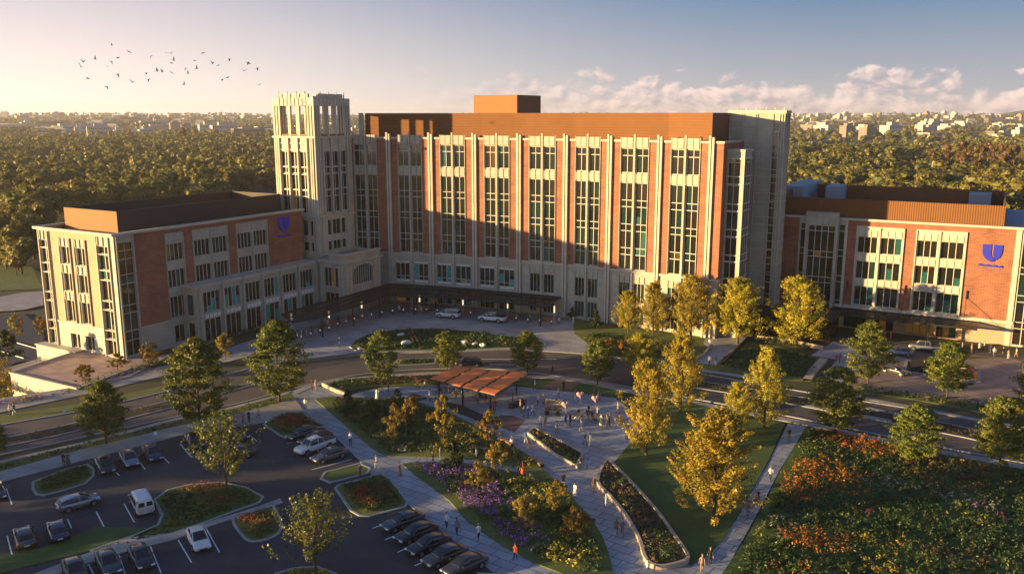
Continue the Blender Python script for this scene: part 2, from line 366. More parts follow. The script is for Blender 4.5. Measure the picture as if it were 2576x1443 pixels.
# --- boulevard: two carriageways round a planted median
roadN = [(-400,1150),(0,1070),(200,1034),(420,984),(630,927),(770,905),(900,887),(1100,879),(1300,880),(1500,893),(1640,915),(1790,945),(2020,985),(2400,1045),(2576,1075),(2900,1130)]
roadS = [(-400,1235),(0,1145),(200,1102),(400,1058),(600,1015),(760,972),(900,944),(1050,930),(1180,927),(1300,933),(1440,952),(1570,972),(1740,1002),(2000,1050),(2350,1122),(2576,1165),(2900,1235)]
RN = spline(D(roadN), 6); RS = spline(D(roadS), 6)
def polyslab(name, pts, z0, z1, m, kind='structure'): return slab(name, pts, z0, z1, m, kind, world_=True)
polyslab('road', RN+RS[::-1], 0, .02, M['asphaltroad'])
# --- road kerbs
strip('kerb', RN, .35, 0, .13, M['kerb'], sp=0, world_=True); strip('kerb', RS, .35, 0, .13, M['kerb'], sp=0, world_=True)
medians = [([(-120,1152),(0,1127),(130,1100),(300,1060),(450,1022),(560,990),(636,970),(640,963),(560,974),(440,1004),(300,1038),(130,1077),(0,1104),(-120,1130)], 'soil'),
           ([(985,921),(1095,915),(1098,901),(1000,904)], 'lawn'),
           ([(1742,975),(1850,992),(1960,1012),(2090,1036),(2250,1066),(2420,1100),(2640,1150),(2650,1128),(2440,1078),(2270,1042),(2100,1012),(1960,990),(1850,972),(1750,958)], 'soil')]
medq = [island(P, 0, s, 'median_bed') for P, s in medians]
for P in ([(2030,1000),(2110,1014),(2250,1044),(2268,1047),(2262,1041),(2180,1024),(2100,1010),(2040,998)], [(2020,1022),(2100,1036),(2240,1064),(2244,1058),(2160,1042),(2040,1018)]): slab('gravel_border', P, .1, .15, M['concrete'])
# darker asphalt over two stretches of road
slab('asphalt_patch', [(1510,898),(1640,918),(1790,948),(1990,985),(2000,1040),(1740,998),(1570,968),(1530,958),(1490,935)], .02, .024, M['asphalt'])
slab('asphalt_patch', [(765,912),(900,893),(1000,887),(1000,902),(900,908),(800,925),(700,952),(690,940)], .02, .024, M['asphalt'])
for a, b in (((1170,903),(1400,903)), ((1230,916),(1330,917))):
    strip('lane_line', [a, ((a[0]+b[0])/2, a[1]+.5), b], .14, .02, .028, M['paint'])
# --- sidewalks
strip('sidewalk', [(-300,1235),(0,1163),(259,1103),(418,1061),(560,1032),(672,1003),(735,985)], .95, 0, .1, M['concrete'])
strip('sidewalk', [(735,990),(818,962),(960,948),(1110,939),(1250,944),(1380,949),(1480,962),(1590,985),(1700,1004),(1850,1033),(2030,1066),(2166,1096),(2358,1135),(2475,1156),(2700,1200)], 1.5, 0, .1, M['concrete'])
slab('sidewalk', [(-200,1270),(0,1187),(200,1133),(450,1072),(600,1042),(742,1003),(765,1035),(660,1064),(640,1068),(470,1092),(240,1151),(0,1214),(-200,1300)], 0, .12, M['concrete'])
slab('sidewalk', [(-200,1080),(0,1038),(120,1012),(250,985),(330,965),(420,944),(520,925),(640,893),(640,880),(560,895),(430,918),(340,935),(240,955),(180,975),(0,1004),(-200,1040)], 0, .1, M['concrete'])
strip('sidewalk', [(1600,912),(1790,935),(1960,962)], 1.2, 0, .1, M['concrete'])
strip('sidewalk', [(2150,997),(2270,1020),(2400,1045),(2576,1080),(2700,1105)], 1.1, 0, .1, M['concrete'])
# verges
for P in ([(-200,1225),(0,1155),(200,1112),(400,1068),(560,1030),(690,996),(668,999),(560,1026),(418,1056),(259,1098),(0,1157)],
          [(-200,1275),(0,1175),(200,1124),(450,1062),(600,1030),(730,1000),(700,1003),(560,1040),(418,1069),(259,1111),(0,1170)],
          [(0,1068),(200,1032),(420,983),(520,955),(520,945),(420,968),(200,1015),(0,1045)]):
    slab('grass_verge', P, 0, .05, M['verge'])
slab('grass_verge', [(2145,985),(2300,1005),(2420,1028),(2576,1062),(2576,1010),(2420,995),(2300,985),(2160,960)], 0, .06, M['verge'])
slab('grass_verge', [(-250,1300),(0,1187),(200,1133),(450,1072),(600,1042),(742,1003),(735,990),(672,1006),(418,1064),(259,1106),(0,1166),(-250,1235)], 0, .055, M['verge'])
# --- car park
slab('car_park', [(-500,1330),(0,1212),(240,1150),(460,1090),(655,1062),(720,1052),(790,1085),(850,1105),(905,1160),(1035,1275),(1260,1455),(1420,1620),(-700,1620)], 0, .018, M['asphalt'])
isl = []
isl.append(island([(80,1213),(165,1180),(222,1167),(238,1180),(238,1198),(215,1218),(160,1235),(110,1248),(88,1245),(80,1230)], 0, 'verge'))
isl.append(island([(660,1068),(700,1045),(760,1035),(800,1062),(828,1072),(770,1085),(720,1105),(700,1095)], 0, 'verge'))
isl.append(island([(385,1258),(420,1232),(480,1218),(560,1212),(620,1225),(665,1250),(655,1265),(585,1290),(510,1318),(430,1345),(340,1372),(240,1392),(225,1385),(340,1345),(395,1320),(405,1295)], 0, 'lawn'))
isl.append(island([(583,1310),(600,1295),(680,1272),(695,1282),(712,1318),(700,1345),(665,1360),(625,1362),(600,1340)], 3, 'verge'))
isl.append(island([(805,1205),(815,1188),(905,1165),(935,1178),(925,1192),(830,1216)], 0, 'lawn'))
isl.append(island([(840,1228),(850,1220),(960,1190),(985,1205),(1028,1262),(1022,1276),(930,1300),(902,1298),(880,1285)], 0, 'verge'))
isl.append(island([(690,1443),(740,1428),(800,1425),(850,1443),(850,1480),(700,1490)], 0, 'verge'))
slab('grass_verge', [(-300,1500),(-300,1440),(0,1402),(110,1378),(210,1340),(240,1325),(395,1330),(300,1368),(130,1410),(0,1443),(-200,1500)], 0, .1, M['lawn'])
slab('sidewalk', [(-100,1520),(90,1443),(200,1400),(330,1352),(430,1342),(520,1315),(640,1278),(705,1255),(712,1265),(640,1290),(540,1320),(440,1358),(330,1385),(240,1412),(130,1450),(0,1500)], 0, .125, M['concrete'])
def line(a, b, w=.12, z=.018, name='bay_line'):
    P = [at(*a), at(*b)]; strip(name, [(p.x, p.y) for p in P], w, z, z+.006, M['paint'], sp=0, world_=True)
for a, b in (((453,1116),(483,1151)), ((626,1092),(647,1110)), ((15,1225),(30,1268)), ((242,1286),(267,1334)), ((312,1266),(338,1313)), ((392,1268),(404,1293)), ((18,1347),(32,1401)), ((292,1187),(301,1196)), ((352,1162),(365,1180)),
             ((410,1148),(426,1165)), ((448,1357),(482,1414)), ((517,1325),(552,1388)), ((378,1372),(405,1440)), ((295,1380),(315,1443)), ((784,1181),(884,1155)), ((740,1110),(722,1115)), ((937,1328),(962,1319)), ((968,1357),(990,1348)), ((1000,1388),(1022,1379)), ((1043,1422),(1065,1413)), ((1200,1440),(1250,1443)), ((218,1408),(235,1443)), ((170,1305),(180,1328))):
    line(a, b)
# --- plaza, paths, lawn and beds
plaza_c = [(700,992),(735,984),(800,972),(850,985),(880,995),(905,986),(960,975),(1040,972),(1130,968),(1297,972),(1359,978),(1432,985),(1491,994),(1548,1001),(1594,1036),(1619,1080),(1580,1122),(1542,1166),(1560,1190),(1700,1360),(1736,1425),(1850,1310),(1932,1165),(1982,1066),(2028,1072),(1957,1190),(1911,1280),(1869,1356),(1810,1460),(1700,1600),(1500,1700),(1420,1620),(1260,1455),(1035,1275),(940,1200),(905,1160),(850,1105),(800,1062),(765,1035)]
slab('plaza', plaza_c, 0, .05, M['slate'])
lawn = slab('lawn', spline(D([(1542,1166),(1580,1122),(1619,1080)]), 1)+spline(D([(1619,1080),(1625,1052),(1700,1010),(1780,1024),(1900,1048),(1975,1066)]), 3)+spline(D([(1975,1066),(1932,1160),(1890,1237),(1848,1310),(1820,1356),(1782,1394),(1740,1422)]), 4)+spline(D([(1736,1406),(1704,1358),(1659,1295),(1596,1224),(1528,1164)]), 4), .05, .1, M['lawn'], world_=True)
gardenA = D([(793,1006),(822,1001),(870,1000),(960,1003),(1030,1010),(1052,1012),(1140,1044),(1206,1076),(1251,1101),(1297,1126),(1331,1148),(1357,1174),(1402,1212),(1370,1205),(1330,1190),(1280,1172),(1220,1160),(1167,1155),(1100,1152),(1030,1150),(972,1148),(945,1135),(906,1103),(870,1072),(839,1045)])
gardenB = D([(1012,1170),(1031,1164),(1106,1163),(1180,1168),(1240,1178),(1300,1190),(1350,1200),(1400,1215),(1425,1238),(1452,1266),(1494,1316),(1515,1350),(1530,1390),(1542,1440),(1545,1500),(1500,1480),(1410,1443),(1343,1417),(1260,1371),(1176,1312),(1131,1262),(1085,1225),(1048,1199)])
meadow = D([(2024,1078),(1957,1196),(1913,1290),(1870,1365),(1812,1450),(1700,1600),(2200,1700),(2900,1700),(2900,1250),(2576,1185),(2475,1163),(2358,1142),(2166,1102),(2060,1080)])
wedge = D([(812,968),(870,955),(960,950),(1050,946),(1160,942),(1160,962),(1100,970),(1040,968),(960,972),(900,978),(868,990),(845,984)])
bedN1 = D([(1297,955),(1380,957),(1440,962),(1480,968),(1590,992),(1545,998),(1491,990),(1432,982),(1359,976),(1300,970)])
ss = D([(1116,1012),(1160,1020),(1253,1062),(1232,1070),(1140,1035)])
for nm, P, mm, z1 in (('garden_bed', gardenA, 'verge', .16), ('garden_bed', gardenB, 'verge', .16), ('meadow_bed', meadow, 'lawn', .12), ('garden_bed', wedge, 'verge', .18), ('grass_verge', bedN1, 'lawn', .1), ('garden_bed', ss, 'soil', .14), ('garden_bed', D([(1020,1003),(1040,990),(1075,1003),(1050,1010)]), 'soil', .14)):
    slab(nm, P, .02, z1, M[mm], world_=True)
slab('brick_paving', [(1290,1045),(1322,1057),(1294,1088),(1240,1068),(1258,1044)], .05, .056, M['brickpave'])
slab('brick_paving', [(1393,957),(1460,962),(1432,984),(1362,977)], .1, .106, M['brickpave'])
# front forecourt
fore = D([(640,893),(735,858),(760,838),(900,795),(980,770),(1100,765),(1300,775),(1430,790),(1445,815),(1470,840),(1475,862),(1500,893),(1300,880),(1100,879),(900,887),(770,905),(700,918),(660,920)])
slab('forecourt', fore, 0, .045, M['slate2'], world_=True)
slab('forecourt', [(640,893),(560,905),(560,880),(700,835),(740,800),(960,735),(1440,775),(1430,790),(980,772),(900,797),(760,840),(735,860)], 0, .11, M['slate'])
oval = island([(878,873),(890,858),(920,843),(980,832),(1047,827),(1120,828),(1200,836),(1292,848),(1345,855),(1372,864),(1372,872),(1340,877),(1285,878),(1200,882),(1100,884),(996,885),(940,887),(895,884)], 0, 'lawn', 'planted_island', h=.2)
strip('kerb', [(995,887),(1100,885),(1200,882),(1285,878)], .9, 0, .21, M['concrete'], 0)
# planting and paths between the forecourt and the right wing
slab('grass_verge', [(1445,840),(1475,862),(1500,893),(1600,905),(1790,930),(1950,955),(2060,960),(2070,905),(1960,870),(1820,850),(1640,835),(1440,800)], 0, .07, M['verge'])
slab('sidewalk', [(1740,912),(1800,918),(1870,862),(1890,835),(1780,842),(1770,862),(1790,880)], .07, .11, M['slate2'])
slab('sidewalk', [(2062,965),(2120,972),(2180,905),(2180,880),(2096,860),(2040,895),(2105,905)], .07, .12, M['slate2'])
slab('brown_plaza', [(2120,972),(2145,975),(2300,995),(2465,1018),(2580,1035),(2800,1060),(2900,1010),(2640,930),(2540,900),(2400,905),(2290,905),(2190,880),(2175,905)], 0, .1, M['brownpave'])
slab('service_road', [(2170,905),(2096,862),(2110,845),(2300,868),(2540,892),(2700,905),(2700,925),(2540,902),(2420,893),(2380,905),(2190,905)], 0, .09, M['asphaltroad'])
# far left: access road and bays behind the corner
def gslab(name, P, m, up=.05):
    pts = [atg(*p) for p in P]; mb = MB(); mb.face([p+Vector((0, 0, up)) for p in pts]); return tag(mb.build(name, m), kind='structure')
gslab('access_road', [(-60,800),(-60,975),(40,915),(98,905),(112,850),(100,825),(60,790)], M['asphalt'], .25)
gslab('access_path', [(-60,760),(-60,790),(60,782),(110,770),(108,735),(60,738)], M['concrete'], .3)
gslab('field', [(-80,672),(-80,735),(60,730),(108,728),(104,690),(80,672)], M['verge'], .2)
gslab('sidewalk', [(-60,950),(-60,1000),(20,950),(100,922),(98,905),(30,925)], M['concrete'], .3)
for a, b in (((30,862),(92,880)), ((-20,880),(60,905))):
    p, q = atg(*a), atg(*b); mb = MB(); mb.tube(p+Vector((0,0,.35)), q+Vector((0,0,.35)), .08, seg=4); tag(mb.build('bay_line', M['paint']), kind='structure')
# ------------------------------------------------------------------ buildings
A0 = R(29.4); e1 = Vector((math.sin(A0), math.cos(A0), 0)); e2 = Vector((math.cos(A0), -math.sin(A0), 0))
rg = random.Random(11)
def pane(p_teal=.04, p_warm=.015, p_brown=.25, p_green=.15):
    r = rg.random()
    if r < p_teal: return 3
    if r < p_teal+p_warm: return 4
    if r < p_teal+p_warm+p_brown: return 1
    if r < p_teal+p_warm+p_brown+p_green: return 2
    return 0
def window(par, fr, u0, u1, z0, z1, nx=2, rails=(), n=-.28, fw=.09, teal=.04, warm=.02, brown=.25, name='window', white=(), fm=None, mats=None, fd=.12):
    """one window: its panes in one mesh, its frame as a sub-part"""
    zs = [z0]+sorted(rails)+[z1]; w = (u1-u0)/nx; g = MB(); f = MB()
    colp = [pane(teal, warm, brown) for _ in range(nx)]
    for i in range(nx):
        a = u0+i*w
        for k in range(len(zs)-1):
            c, d = zs[k], zs[k+1]
            if k in white: g.quad(fr, a, a+w, n+.01, c, d, 5); continue
            mi = colp[i] if rg.random() < .7 else pane(teal, warm, brown)
            if mi == 3 and (d-c) > 1.5 and rg.random() < .6:
                h = c+(d-c)*rg.choice((.3, .45, .65)); g.quad(fr, a, a+w, n, c, h, 3); g.quad(fr, a, a+w, n, h, d, 0)
            else: g.quad(fr, a, a+w, n, c, d, mi)
    gl = g.build(name, (mats or GLASSES)+[M['whiteglass']], par)
    for i in range(nx+1):
        a = u0+i*w; s = fw if 0 < i < nx else fw*.8
        f.box(fr, max(u0, a-s/2), min(u1, a+s/2), n+.012, n+fd, z0, z1)
    for z in zs: f.box(fr, u0, u1, n+.010, n+fd*.8, max(z0, z-.065), min(z1, z+.065))
    f.build('frame', fm or M['metal'], gl)
    return gl
def part(par, name, m, *boxes, fr=None):
    mb = MB()
    for b in boxes: mb.box(fr, *b)
    return mb.build(name, m, par)
def roofpoly(par, name, poly, z0, z1, m, mtop=None):
    mb = MB(); mb.prism(poly, z0, z1); o = mb.build(name, [m, mtop or m], par)
    bm = bmesh.new(); bm.from_mesh(o.data); bmesh.ops.triangulate(bm, faces=[f for f in bm.faces if len(f.verts) > 4]); bm.to_mesh(o.data); bm.free()
    return o
def screen(par, fr, u0, u1, n0, n1, z0, z1, t=.25, name='roof_screen', m=None, base=None):
    """open-topped screen wall round roof plant"""
    mb = MB()
    for b in ((u0, u1, n1-t, n1), (u0, u1, n0, n0+t)): mb.box(fr, b[0], b[1], b[2], b[3], z0, z1)
    for b in ((u0, u0+t), (u1-t, u1)): mb.box(fr, b[0], b[1], n0+t, n1-t, z0, z1-.003)
    return mb.build(name, m or M['screen'], par)
def ribs(m, sc, axis=0):
    nt = m.node_tree; b = nt.nodes['Principled BSDF']; t = nt.nodes.new('ShaderNodeTexCoord'); w = nt.nodes.new('ShaderNodeTexWave')
    w.wave_type = 'BANDS'; w.bands_direction = 'X' if axis == 0 else 'Y'; w.inputs['Scale'].default_value = sc; w.wave_profile = 'TRI'
    nt.links.new(t.outputs['UV'], w.inputs[0]); bp = nt.nodes.new('ShaderNodeBump'); bp.inputs['Strength'].default_value = .9; bp.inputs['Distance'].default_value = .06
    nt.links.new(w.outputs[0], bp.inputs['Height']); nt.links.new(bp.outputs[0], b.inputs['Normal'])
M['screenv'] = mat('ribbed_bronze_screen', (.17, .066, .016), .85, .07, .3); ribs(M['screenv'], .75, 0)
M['screenh'] = mat('louvred_bronze_screen', (.17, .066, .016), .85, .07, .3); ribs(M['screenh'], .55, 1)
GB = [M['glass'], M['glassbrown'], M['glassgreen'], M['tealbright'], M['warmglass']]
# ===== left wing (local: u along e1, n = e2 outwards on the long side)
C0 = Vector((-67.6, 143.8, 0)); LBr = empty('clinic_wing', C0, 'four storey brick wing with open shade-coloured roof screen, left of the stone tower', 'building')
L = Fr(C0, e1, e2); S = Fr(C0, -e2, -e1)
zr = 22.3
part(LBr, 'core', M['body'], (0.7, 44.9, -19.9, -.7, -6, 21.2), fr=L)
part(LBr, 'roof', M['roof'], (.35, 45.4, -20.2, -.35, 21.2, 21.5), fr=L)
mb = MB()
groups = [(10.1, 14.2, [(10.3, 14.0)]), (16.2, 24.7, [(16.6, 20.2), (20.9, 24.4)]), (26.8, 35.2, [(27.2, 30.8), (31.4, 34.9)])]
lvl = [(16.0, 19.1), (11.05, 14.3), (5.45, 9.35)]
hs = [(a, b, (5.05 if i == 0 else 11.0), 21.1) for i, (a, b, w) in enumerate(groups)]
mb.holes(L, 3.7, 45.5, 5.1, 21.9, hs, 0, .35); mb.build('brick_wall', M['brick'], LBr)
for i, (a, b, ws) in enumerate(groups):
    z0 = 5.1 if i == 0 else 11.0
    hl = [(w0, w1, c, d) for w0, w1 in ws for c, d in lvl if c > z0-.1]
    m2 = MB(); m2.holes(L, a, b, z0, 21.1, hl, .06, .4)
    m2.box(L, a, a+.16, .0, .2, z0, 21.1); m2.box(L, b-.16, b, .0, .2, z0, 21.1); m2.box(L, a+.16, b-.16, .0, .2, 20.93, 21.1)
    if len(ws) == 2: mm = (ws[0][1]+ws[1][0])/2; m2.box(L, mm-.12, mm+.12, .06, .22, z0, 20.93)
    for w0, w1 in ws:
        for c, d in lvl:
            if c > z0-.1: m2.box(L, w0-.05, w1+.05, .06, .16, c-.12, c)
    m2.build('window_surround', M['stone'], LBr)
    for w0, w1, c, d in hl: window(LBr, L, w0, w1, c, d, 4, teal=.16 if i == 0 else .03, fw=.12)
    if i == 0: window(LBr, L, 10.9, 14.3, .7, 3.9, 3, teal=.05)
m2 = MB(); m2.holes(L, 3.7, 13.25, -6, 5.05, [(10.9, 14.3, .7, 3.9)], 0, .35); m2.build('base_wall', M['stone'], LBr)
# corner glazed bay on both faces
zz = [.6, 3.4, 4.9, 9.3, 10.9, 15.4, 16.3, 19.9, 21.2]
m2 = MB(); m2.holes(L, 0.05, 3.7, -5, 21.9, [(.5, 3.4, .6, 20.6)], .05, .45); m2.box(L, .12, .42, .05, .3, 0, 21.9); m2.box(L, 3.42, 3.68, .05, .25, 0, 21.9); m2.build('corner_surround', M['stone'], LBr)
window(LBr, L, .5, 3.4, .6, 20.6, 2, (3.3, 5.0, 8.2, 9.6, 13.4, 15.0, 17.7, 19.2), n=-.2, teal=.08, brown=.6)
# short (sunlit) face
m2 = MB(); gx = [(12.15, 15.2, 13.0, 14.9), (7.75, 10.95, 8.2, 10.3)]
m2.holes(S, 5.0, 17.9, 5.1, 21.9, [(7.7, 11.0, 5.3, 20.7), (12.1, 15.3, 5.3, 20.7)], 0, .3); m2.build('tan_wall', M['tanpanel'], LBr)
m2 = MB()
for a, b in ((7.7, 11.0), (12.1, 15.3)):
    hl = [(a+.45, b-.45, c, d) for c, d in lvl]; m2.holes(S, a, b, 5.3, 20.7, hl, .08, .45)
    for w in (a, b-.15): m2.box(S, w, w+.15, .08, .3, 5.3, 20.7)
    for c, d in lvl:
        for k in range(3): x = a+.45+k*(b-a-.9)/2; m2.box(S, x-.09, x+.09, .08, .28, d+.1, d+1.55)
        m2.box(S, a+.3, b-.3, .08, .2, c-.15, c)
m2.build('window_surround', M['stone2'], LBr)
for a, b in ((7.7, 11.0), (12.1, 15.3)):
    for c, d in lvl: window(LBr, S, a+.45, b-.45, c, d, 2, n=-.3, teal=0, brown=.7, fw=.14)
m2 = MB(); m2.holes(S, 5.0, 17.9, -6, 5.1, [(7.9, 10.4, .5, 3.2), (11.95, 14.7, .5, 3.2)], .05, .5); m2.box(S, 5.0, 17.9, .05, .22, 5.0, 5.3); m2.build('base_wall', M['stone2'], LBr)
window(LBr, S, 7.9, 10.4, .5, 3.2, 2, n=-.4, teal=0, brown=.8, fw=.2); window(LBr, S, 11.95, 14.7, .5, 3.2, 2, n=-.4, teal=0, brown=.8, fw=.2)
zrows = [(.6, 3.3), (3.5, 4.9), (5.1, 8.6), (8.8, 10.2), (10.4, 13.9), (14.1, 15.6), (15.8, 18.4), (18.6, 19.9)]
for a, b in ((.9, 5.0), (17.9, 21.4)):
    hl = [(a+.5, b-.55, c, d) for c, d in zrows]
    m2 = MB(); m2.holes(S, a-.9 if a < 1 else a, b, -6, 21.9, hl, .1, .45)
    for w in (a+.3, b-.55): m2.box(S, w, w+.2, .1, .38, 0, 21.6)
    for c, d in zrows: m2.box(S, a+.5, b-.55, .1, .25, c-.12, c)
    for k in range(3): x = a+.6+k*(b-a-1.4)/2; m2.box(S, x-.1, x+.1, .1, .3, 20, 21.6)
    m2.build('glazed_bay_surround', M['stone2'], LBr)
    for c, d in zrows: window(LBr, S, a+.5, b-.55, c, d, 2, n=-.25, teal=.06, brown=.5, fw=.14)
part(LBr, 'cornice', M['stone2'], (-.75, 45.9, -.3, .5, 21.9, 22.35), (-.75, -.2, -21.7, -.3, 21.9, 22.35), (-.2, 45.9, -21.7, -21.0, 21.9, 22.35), fr=L)
part(LBr, 'side_wall', M['brick'], (45.2, 45.5, -20.6, -.02, -1, 21.9), (.3, 45.2, -21.2, -20.6, -6, 21.9), fr=L)
part(LBr, 'trim_band', M['stone2'], (3.7, 13.25, .0, .18, 5.0, 5.25), fr=L)
sc = screen(LBr, L, 4.6, 44.6, -20.0, -5.0, 21.5, 25.35, m=M['screenshaded'])
part(LBr, 'sunlit_screen_face', M['screen'], (4.55, 4.6, -20.0, -5.0, 21.5, 25.36), fr=L)  # sunlit face painted in a brighter bronze than the shaded sides
# blue shield mark with a bar of script below
M['bluesign'] = mat('royal_blue_sign_face', (.022, .026, .40), .45, 0, coat=.3)
M['coppersign'] = mat('copper_edge', (.55, .2, .08), .4, 0)
def shield(par, fr, uc, zc, s, flip=1, orange=True):
    mb = MB()
    def ext(pts, d0, d1, m=0):
        n = len(pts); A = [fr.P(uc+flip*x*s, d0, zc+z*s) for x, z in pts]; B = [fr.P(uc+flip*x*s, d1, zc+z*s) for x, z in pts]
        mb.face(B, None, m)
        for i in range(n): j = (i+1) % n; mb.face([A[i], A[j], B[j], B[i]], None, m)
    # U-shaped shield: left arm with the bowl, a slit, the right arm
    left = [(-1, 1), (-.12, 1), (-.12, .1), (-.05, -.28), (.12, -.5), (.36, -.7), (.2, -.85), (0, -.95), (-.35, -.82), (-.66, -.58), (-.88, -.25), (-1, .15)]
    rightp = [(.06, 1), (.98, 1), (.98, .15), (.9, -.2), (.72, -.5), (.45, -.72), (.24, -.5), (.1, -.25), (.06, .1)]
    ext(left, .02, .28); ext(rightp, .02, .2)
    o = mb.build('shield_sign', M['bluesign'], par)
    if orange:
        mb = MB(); ext([(-.12, .98), (.06, .98), (.06, .1), (.12, -.25), (.45, -.7), (.36, -.7), (.1, -.48), (-.05, -.26), (-.12, .1)], .02, .08); mb.build('shield_slit', M['coppersign'], o)
    mb = MB(); bar = [(-1.25, -1.5), (-1.2, -1.27)]
    k = 14
    for i in range(1, k): bar.append((-1.2+2.4*i/k, -1.3+.07*math.sin(i*1.5)-.05*i/k))
    bar += [(1.2, -1.42), (1.15, -1.58)]
    ext(bar, .02, .2); mb.build('sign_bar', M['bluesign'], par)
shield(LBr, L, 40.0, 19.5, 1.62, 1, False)
# podium along the long side
PN = 3.7; Pf = L.sh(0, PN); pod_us = [13.6, 19.2, 24.2, 29.4, 34.6, 39.7, 45.6]
hl = []; wl_ = [(14.7, 18.6), (19.8, 23.6), (25.0, 28.8), (30.0, 33.8), (35.2, 39.0), (40.2, 44.0)]
for a, b in wl_: hl += [(a, b, 6.0, 9.8), (a, b, .4, 4.6)]
m2 = MB(); m2.holes(Pf, 13.25, 47.4, 0, 10.9, hl, 0, .4)
for u in (13.9, 19.2, 24.3, 29.4, 34.5, 39.6, 44.9):
    m2.box(Pf, u-.2, u+.2, 0, .45, 0, 11.6)
m2.quad(Fr(Pf.P(13.25, 0, 0), -e2, -e1), 0, PN, 0, 0, 10.9); m2.build('podium_wall', M['stone'], LBr)
sd = Fr(Pf.P(13.25, 0, 0), -e2, -e1); window(LBr, sd, .9, 2.6, 5.6, 9.6, 1, n=.03, teal=.9); window(LBr, sd, .9, 2.6, .8, 4.2, 1, n=.03, teal=.2)
part(LBr, 'podium_cornice', M['stone2'], (12.95, 46.0, -PN, .3, 10.9, 11.3), fr=Pf)
for i, (a, b) in enumerate(wl_):
    window(LBr, Pf, a, b, 6.0, 9.8, 4, n=-.3, teal=.25, warm=.01, fw=.12, mats=GB); window(LBr, Pf, a, b, .4, 4.6, 3, n=-.3, teal=.3, warm=.02, fw=.12, mats=GB)
    m2 = MB()
    for k in range(4): x = a+.25+k*(b-a-.1)/4; m2.box(Pf, x, x+.65, .0, .08, 4.9, 5.6)
    m2.build('white_panel', M['whiteglass'], LBr)  # row of plain white panels between the window rows
# ===== lobby block with arched window
LO = L.P(45.8, 11.1, 0); lob = empty('lobby_block', LO, 'low stone lobby block with an arched window at the foot of the tower', 'building')
Lf = Fr(LO, e1, e2); Ls = Fr(LO, -e2, -e1)
part(lob, 'core', M['body'], (.6, 12.0, -10.5, -.6, 0, 11), fr=Lf)
m2 = MB(); arch = []
# facade with a true segmental arch opening
u0, u1, zs_, zt = 2.6, 9.3, 8.9, 10.35
seg = 16; pts = [(u0+(u1-u0)*i/seg, zs_+(zt-zs_)*math.sqrt(max(0, 1-(2*i/seg-1)**2))) for i in range(seg+1)]
P = Lf.P
def fq(c): m2.face([P(*q) for q in c], [(q[0], q[2]) for q in c])
fq([(0,0,0),(u0,0,0),(u0,0,11.1),(0,0,11.1)]); fq([(u1,0,0),(12.2,0,0),(12.2,0,11.1),(u1,0,11.1)]); fq([(u0,0,0),(u1,0,0),(u1,0,5.9),(u0,0,5.9)])
for (a, b), (c, d) in zip(pts, pts[1:]): fq([(a,0,b),(c,0,d),(c,0,11.1),(a,0,11.1)]); fq([(a,0,b),(c,0,d),(c,-.5,d),(a,-.5,b)])
fq([(u0,0,5.9),(u0,0,zs_),(u0,-.5,zs_),(u0,-.5,5.9)]); fq([(u1,0,5.9),(u1,0,zs_),(u1,-.5,zs_),(u1,-.5,5.9)]); fq([(u0,0,5.9),(u1,0,5.9),(u1,-.5,5.9),(u0,-.5,5.9)])
m2.holes(Ls, 0, 7.4, 0, 11.1, [(1.9, 5.7, 5.9, 10.0), (1.9, 5.7, .6, 4.6)], 0, .4)
m2.quad(Fr(Lf.P(12.2, 0, 0), -e2, e1), 0, 8, 0, 0, 11.1)
m2.build('stone_wall', M['stone'], lob)
g = MB(); g.face([P(u0, -.45, 5.9), P(u1, -.45, 5.9)]+[P(a, -.45, b) for a, b in pts[::-1]]); gw = g.build('arched_window', M['glassgreen'], lob)
f = MB()
for i in range(1, 9):
    x = u0+(u1-u0)*i/9; zt_ = zs_+(zt-zs_)*math.sqrt(max(0, 1-(2*i/9-1)**2)); f.box(Lf, x-.06, x+.06, -.44, -.25, 5.9, zt_)
f.box(Lf, u0, u1, -.44, -.22, 5.9, 6.05); f.build('frame', M['metal'], gw)
f = MB()
for (a, b), (c, d) in zip(pts, pts[1:]):
    f.face([P(a,.15,b),P(c,.15,d),P(c,.15,d+.45),P(a,.15,b+.45)]); f.face([P(a,0,b),P(c,0,d),P(c,.15,d),P(a,.15,b)]); f.face([P(a,.15,b+.45),P(c,.15,d+.45),P(c,0,d+.45),P(a,0,b+.45)])
f.build('arch_hood', M['stone2'], lob)
window(lob, Ls, 1.9, 5.7, 5.9, 10.0, 4, n=-.3, warm=.3, fw=.12); window(lob, Ls, 1.9, 5.7, .6, 4.6, 3, n=-.3, teal=.2)
for fr_, us in ((Lf, (.5, 1.6, 10.1, 11.3)), (Ls, (.3, 1.2, 6.3))):
    for u in us:
        m2 = MB()
        for k in range(10): m2.box(fr_, u, u+.45+.12*(k % 2), 0, .12, .5+k*1.02, 1.52+k*1.02)
        m2.build('quoin', M['stone2'], lob)
part(lob, 'cornice', M['stone2'], (-.4, 12.6, -8.5, .4, 11.1, 11.5), fr=Lf)
part(lob, 'parapet', M['stone'], (.2, 12.2, -.9, -.1, 11.5, 12.7), (.2, 1.1, -4.5, -.9, 11.5, 12.7), (11.4, 12.2, -6, -.9, 11.5, 12.7), fr=Lf)
part(lob, 'parapet_coping', M['stone2'], (0, 12.5, -1.1, .1, 12.7, 13.0), (0, 1.3, -4.6, -1.1, 12.7, 13.0), fr=Lf)
part(lob, 'roof', M['whiteroof'], (1.1, 11.4, -8.3, -.9, 11.5, 11.62), fr=Lf)
